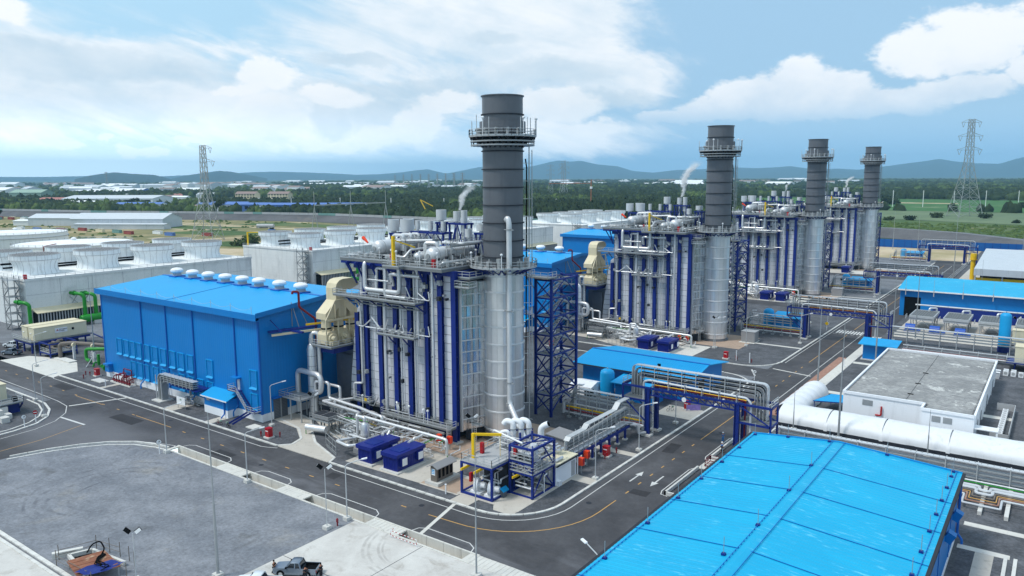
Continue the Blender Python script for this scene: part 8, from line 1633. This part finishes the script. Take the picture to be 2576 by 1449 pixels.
# hills ----------------------------------------------------------------------------------
prof = [(-400, 441), (-100, 440), (130, 440.5), (235, 439), (300, 438), (420, 440), (520, 436), (600, 434), (640, 431), (700, 430), (760, 432), (830, 434), (900, 438), (960, 437), (1010, 433), (1050, 428), (1080, 425), (1100, 430), (1125, 436), (1160, 430), (1210, 420), (1290, 424), (1340, 419), (1380, 410), (1405, 405), (1430, 408.5), (1460, 406), (1500, 415), (1550, 420), (1590, 432), (1640, 436), (1700, 430), (1740, 429), (1800, 427), (1850, 425), (1900, 427), (1950, 425), (1980, 422.5), (2020, 428), (2060, 431), (2100, 429), (2150, 432), (2200, 427), (2260, 420), (2310, 415), (2350, 410), (2390, 416), (2440, 420), (2500, 422), (2540, 412), (2576, 406), (2660, 402), (2800, 415), (3000, 425), (3300, 432)]
def ridge(name, prof, dist, depth, m, seed, lift=0):
    r_ = np.random.default_rng(seed); xs = np.linspace(prof[0][0], prof[-1][0], 420); ys = np.interp(xs, [p_[0] for p_ in prof], [p_[1] for p_ in prof]); nz = np.cumsum(r_.normal(0, .22, xs.size)); nz -= np.convolve(nz, np.ones(25)/25, 'same'); vs = []
    for x_, y_, n_ in zip(xs, ys, nz):
        a = math.atan((x_-1288)/1914.6); ang = YAW-a; D_ = dist/math.cos(a)*math.cos(a); h = max(4, (443.7-y_)/1914.6*D_+CAMP.z+n_*dist/6000)
        for f_, hh in ((-1, -30), (-.62, .26+.05*math.sin(x_*.11)), (-.32, .62+.1*math.sin(x_*.07+1)), (0, 1), (.5, .5), (1, -30)):
            d = D_+depth*f_; vs.append((CAMP.x-math.sin(ang)*d, CAMP.y+math.cos(ang)*d, h*hh if hh > -1 else -30))
    fs = [(i*6+k, (i+1)*6+k, (i+1)*6+k+1, i*6+k+1) for i in range(len(xs)-1) for k in range(5)]
    return struct(name, MB().add(vs, fs), m, True)
ridge('hills', prof, 17500, 2200, 'leaf_hill', 4); ridge('hills', [(200, 446), (240, 438), (270, 434), (300, 431), (340, 434), (400, 437), (440, 446)], 9500, 800, 'leaf_hill', 5); ridge('hills', [(440, 446), (480, 438), (520, 433), (560, 428), (590, 430), (630, 437), (680, 446)], 11500, 900, 'leaf_hill', 6)

# vegetation -------------------------------------------------------------------------------
def vnoise(x, y, s, seed=0):
    r_ = np.random.default_rng(seed); tab = r_.random((128, 128)); X = np.asarray(x)/s; Y = np.asarray(y)/s; i = np.floor(X).astype(int); j = np.floor(Y).astype(int); fx = X-i; fy = Y-j; fx = fx*fx*(3-2*fx); fy = fy*fy*(3-2*fy)
    g_ = lambda a, b_: tab[a % 128, b_ % 128]
    return (g_(i, j)*(1-fx)+g_(i+1, j)*fx)*(1-fy)+(g_(i, j+1)*(1-fx)+g_(i+1, j+1)*fx)*fy
def np_mesh(name, v, quads, m, smooth=False):
    me = bpy.data.meshes.new(name); me.vertices.add(len(v)); me.vertices.foreach_set('co', v.astype(np.float32).ravel()); q = quads.astype(np.int32); me.loops.add(q.size); me.loops.foreach_set('vertex_index', q.ravel()); k = q.shape[1]; me.polygons.add(len(q)); me.polygons.foreach_set('loop_start', np.arange(0, q.size, k, dtype=np.int32)); me.update(calc_edges=True); me.materials.append(MATS[m])
    if smooth: me.shade_smooth()
    return me
# unit crown: lumpy dome of quads
def dome(nr=4, na=8):
    vs = []
    for i in range(nr+1):
        ph = math.pi*.5*i/nr*1.18-.28
        for k in range(na): t = 2*math.pi*k/na; vs.append((math.cos(ph)*math.cos(t), math.cos(ph)*math.sin(t), math.sin(ph)))
    fs = [(i*na+k, i*na+(k+1) % na, (i+1)*na+(k+1) % na, (i+1)*na+k) for i in range(nr) for k in range(na)]
    return np.array(vs), np.array(fs)
DV, DF = dome()
def canopy(name, pts, m, seed):
    r_ = np.random.default_rng(seed); n = len(pts); pts = np.array(pts); base_ = DV[None]*(1+r_.normal(0, .16, (n, len(DV), 1))); v = base_*pts[:, None, 3:4]*np.array([1, 1, 1.0]); v[:, :, 2] *= (pts[:, 4]/pts[:, 3])[:, None]; v += pts[:, None, :3]
    f_ = DF[None]+(np.arange(n)*len(DV))[:, None, None]; me = np_mesh(name, v.reshape(-1, 3), f_.reshape(-1, 4), m); o = link(name, me); o['kind'] = 'stuff'; return o
fr = np.random.default_rng(21); groups = {'leaf_dark': [], 'leaf_mid': [], 'leaf_bright': []}
def in_poly(x, y, poly):
    c = False; j = len(poly)-1
    for i in range(len(poly)):
        if (poly[i][1] > y) != (poly[j][1] > y) and x < (poly[j][0]-poly[i][0])*(y-poly[i][1])/(poly[j][1]-poly[i][1])+poly[i][0]: c = not c
        j = i
    return c
crest_y = lambda x: np.interp(x, [c_[0] for c_ in crest], [c_[1] for c_ in crest])
clear = [[(-130, 560), (90, 500), (140, 700), (-90, 790), (-200, 760)], [(-200, 765), (-90, 795), (140, 705), (190, 1000), (-110, 1000), (-260, 960)], [(-290, 1000), (200, 1010), (300, 1500), (-420, 1560), (-480, 1240)], [(-520, 700), (-270, 640), (-230, 800), (-420, 900)], [(-1020, 430), (-690, 540), (-690, 640), (-1020, 560)], [(-1480, 470), (-1180, 560), (-1200, 700), (-1480, 620)], [(-1210, 690), (-1030, 700), (-1030, 800), (-1210, 800)]]
cnt = 0
while cnt < 21000:
    px_ = fr.uniform(-120, 2700); u = fr.random(); dist = 640*(10.5**u); x, y = polar(px_, dist); right_ = px_ > 1700
    if y < crest_y(x)+45 or any(in_poly(x, y, c_) for c_ in clear): cnt += 1; continue
    n_ = vnoise(x, y, 320, 1)*.6+vnoise(x, y, 110, 2)*.4; thr = (.52 if dist < 1500 else .6) if px_ < 740 else (.36 if px_ < 1250 else (.30 if px_ < 1720 else .36))
    if dist > 2600: thr += .1 if px_ < 1250 else .03
    if n_ < thr: cnt += 1; continue
    s_ = 4.0+dist/420; h = min(7.0+dist/900, 10.5); m_ = 'leaf_dark' if n_ > thr+.1 else ('leaf_mid' if fr.random() < .7 else 'leaf_bright'); groups[m_].append((x, y, 2.0+dist/1500, s_*fr.uniform(.75, 1.25), h*fr.uniform(.7, 1.25))); cnt += 1
for i, (m_, pts) in enumerate(groups.items()): canopy('woodland', pts, m_, 30+i)['label'] = ('dark', 'mid green', 'bright green')[i]+' woodland spreading over the plain'
# grove edge behind the third cooling tower: dense, nearer
pts = []
for i in range(1500):
    px_ = fr.uniform(1330, 1760); dist = fr.uniform(820, 1100); x, y = polar(px_, dist)
    if vnoise(x, y, 120, 5) > .28: pts.append((x, y, 3.5, fr.uniform(3.5, 6), fr.uniform(7, 11)))
canopy('grove', pts, 'leaf_dark', 50)['label'] = 'dense dark plantation grove behind the cooling towers'
# grass and scrub tufts
pts = []
for i in range(2600):
    k = fr.random()
    if k < .45: x, y = fr.uniform(-140, 150), fr.uniform(540, 720)
    elif k < .8: x, y = fr.uniform(-800, -250), fr.uniform(100, 400)
    else: x, y = fr.uniform(-1000, -300), fr.uniform(440, 620)
    if k < .45 and y < crest_y(x)+12: continue
    if .45 <= k < .8 and (vnoise(x, y, 60, 8) < .58 or y > crest_y(x)-32): continue
    if k >= .8 and y < crest_y(x)+14: continue
    pts.append((x, y, 0, fr.uniform(1.0, 2.6), fr.uniform(.5, 1.5)))
canopy('scrub', pts, 'leaf_bright', 60)['label'] = 'low green scrub and tufts on open ground'
# single trees with trunk, limbs and leafy crown
def leaf_tree(name, label, x, y, h, cr, m='leaf_mid', seed=0, group='free-standing trees', low=False):
    r_ = np.random.default_rng(seed); t = T(name, label, 'tree' if not low else 'bush', (x, y, 0), group)
    mb = MB().cyl((x, y, 0), (x+.3, y, h*.5), h*.035, 6, h*.02); limbs = MB(); cl_ = []
    for i in range(6):
        a = i*1.05+r_.uniform(0, .6); q = V(x+math.cos(a)*cr*.6, y+math.sin(a)*cr*.6, h*(r_.uniform(.55, .85) if not low else r_.uniform(.15, .55))); limbs.cyl((x+.2, y, h*(.3 if not low else .05)), q, h*.016, 5, h*.006); cl_.append(q)
    t.part('trunk', mb, 'trunk'); t.part('limb', limbs, 'trunk'); n = 620 if not low else 380; cen = np.array([tuple(q) for q in cl_]+([(x, y, h*.82), (x, y, h*.6)] if not low else [(x, y, h*.5), (x, y, h*.25)])); k = r_.integers(0, len(cen), n); d = r_.normal(0, 1, (n, 3)); d /= np.linalg.norm(d, axis=1)[:, None]; rad_ = cr*.5*r_.random((n, 1))**.45; c_ = cen[k]+d*rad_*np.array([1, 1, .75]); c_[:, 2] = np.maximum(c_[:, 2], .3); s_ = cr*.13*r_.uniform(.7, 1.4, (n, 1)); a = r_.normal(0, 1, (n, 3)); a /= np.linalg.norm(a, axis=1)[:, None]; b_ = np.cross(a, d); b_ /= np.linalg.norm(b_, axis=1)[:, None]+1e-6
    v = np.stack([c_-a*s_, c_-b_*s_*.7, c_+a*s_, c_+b_*s_*.7], 1)-np.array([x, y, 0]); me = np_mesh('crown', v.reshape(-1, 3), np.arange(n*4).reshape(-1, 4), m); link('crown', me, t.e)
tl = [(-855, 500, 17, 9, 'big round tree between the blue roofed houses'), (-915, 255, 13, 5, 'dark narrow tree beside the container yard'), (-985, 425, 12, 9, 'spreading tree left of the white factory front'), (-1190, 560, 13, 8, 'round dark tree in front of the white factory'), (-700, 560, 10, 7, 'tree right of the blue roofed houses')]
for i, (x, y, h, c_, lab) in enumerate(tl): leaf_tree('tree', lab, x, y, h, c_, 'leaf_dark' if i % 2 else 'leaf_mid', 70+i)
bl = [(-36, 838, 7, 7, 'large bush at the foot of the tall right pylon'), (8, 850, 6, 7, 'bush right of the tall right pylon base'), (-92, 770, 5, 5, 'bush row left end before the pale field'), (-70, 760, 5, 5.5, 'bush row second before the pale field'), (-52, 772, 6, 6, 'bush row third before the pale field'), (-100, 690, 4, 4, 'lone bush nearest the fourth stack'), (-84, 700, 4, 4, 'low bush right of the lone bush'), (40, 770, 4, 4, 'small bush in the field right of the pylon'), (62, 730, 5, 5, 'bush at the right edge of the field'), (-200, 1210, 13, 16, 'broad dark tree clump in the crop field, left'), (-150, 1230, 16, 15, 'tall dark tree clump in the crop field, middle'), (30, 1180, 9, 10, 'round tree in the crop field right of the pylon'), (90, 1190, 8, 11, 'tree clump in the crop field at the right edge'), (110, 1020, 9, 10, 'tree at the right picture edge above the field'), (-410, 236, 5, 7, 'green bush right of the dirt field pylon foot'), (-380, 210, 4, 9, 'bushes in front of the dirt field pylon'), (-330, 225, 4, 8, 'long bushes on the dirt field edge'), (-300, 260, 3.5, 8, 'low bushes on the right of the dirt field')]
for i, (x, y, h, c_, lab) in enumerate(bl): leaf_tree('bush', lab, x, y, h, c_, ('leaf_mid', 'leaf_dark', 'leaf_bright')[i % 3] if h < 8 else 'leaf_dark', 90+i, 'bushes', True)
# steam from the silencers -------------------------------------------------------------------
m, nt, b = newmat('steam'); nt.nodes.remove(b); gx, gy, gz = sep(coords(nt, 'Generated')); P = coords(nt, 'World'); vol = nt.nodes.new('ShaderNodeVolumePrincipled'); vol.inputs['Color'].default_value = (1, 1, 1, 1)
cx_ = gz*gz*.5 + .2 + (gz*9.0).sin()*.06; cy_ = gz*.2 + .4; rr_ = gz*.22 + .07
d = 1.0 - ((gx-cx_)*(gx-cx_) + (gy-cy_)*(gy-cy_)).sqrt()/rr_
d = (d + (noise(P, .9, 6, .7, .8)-.5)*2.6).ss(.15, .8)*(1.0-gz).ss(.0, .5)*gz.ss(.0, .04)*2.2
nt.links.new(d.k, vol.inputs['Density']); nt.links.new(vol.outputs[0], nt.nodes['Material Output'].inputs['Volume'])
for x, y, w, h, lab in ((-12.3, 2.8, 5, 5, 'thin white steam above the silencers of the nearest boiler'), (-12.4, 103.6, 8, 11, 'white steam plume above the silencers of the second boiler'), (-12.4, 204.4, 4, 4, 'small white steam puff above the third boiler'), (-12.4, 305.2, 6, 6, 'white steam puff above the farthest boiler')):
    ob = struct('steam', MB().box(x-w*.2, x+w*.8, y-w*.4, y+w*.6, 40.2, 40.2+h), 'steam', kind='stuff', label=lab)
# air -----------------------------------------------------------------------------------------
HZ = True
if HZ:
    m, nt, b = newmat('haze'); nt.nodes.remove(b); vol = nt.nodes.new('ShaderNodeVolumePrincipled'); vol.inputs['Color'].default_value = (.4, .72, 1.0, 1); vol.inputs['Density'].default_value = HAZE_D; vol.inputs['Anisotropy'].default_value = .0
    nt.links.new(vol.outputs[0], nt.nodes['Material Output'].inputs['Volume'])
    struct('haze', MB().box(-20500, 20500, -20500, 20500, -45, 500), 'haze', kind='stuff', label='pale blue air over the whole plain')
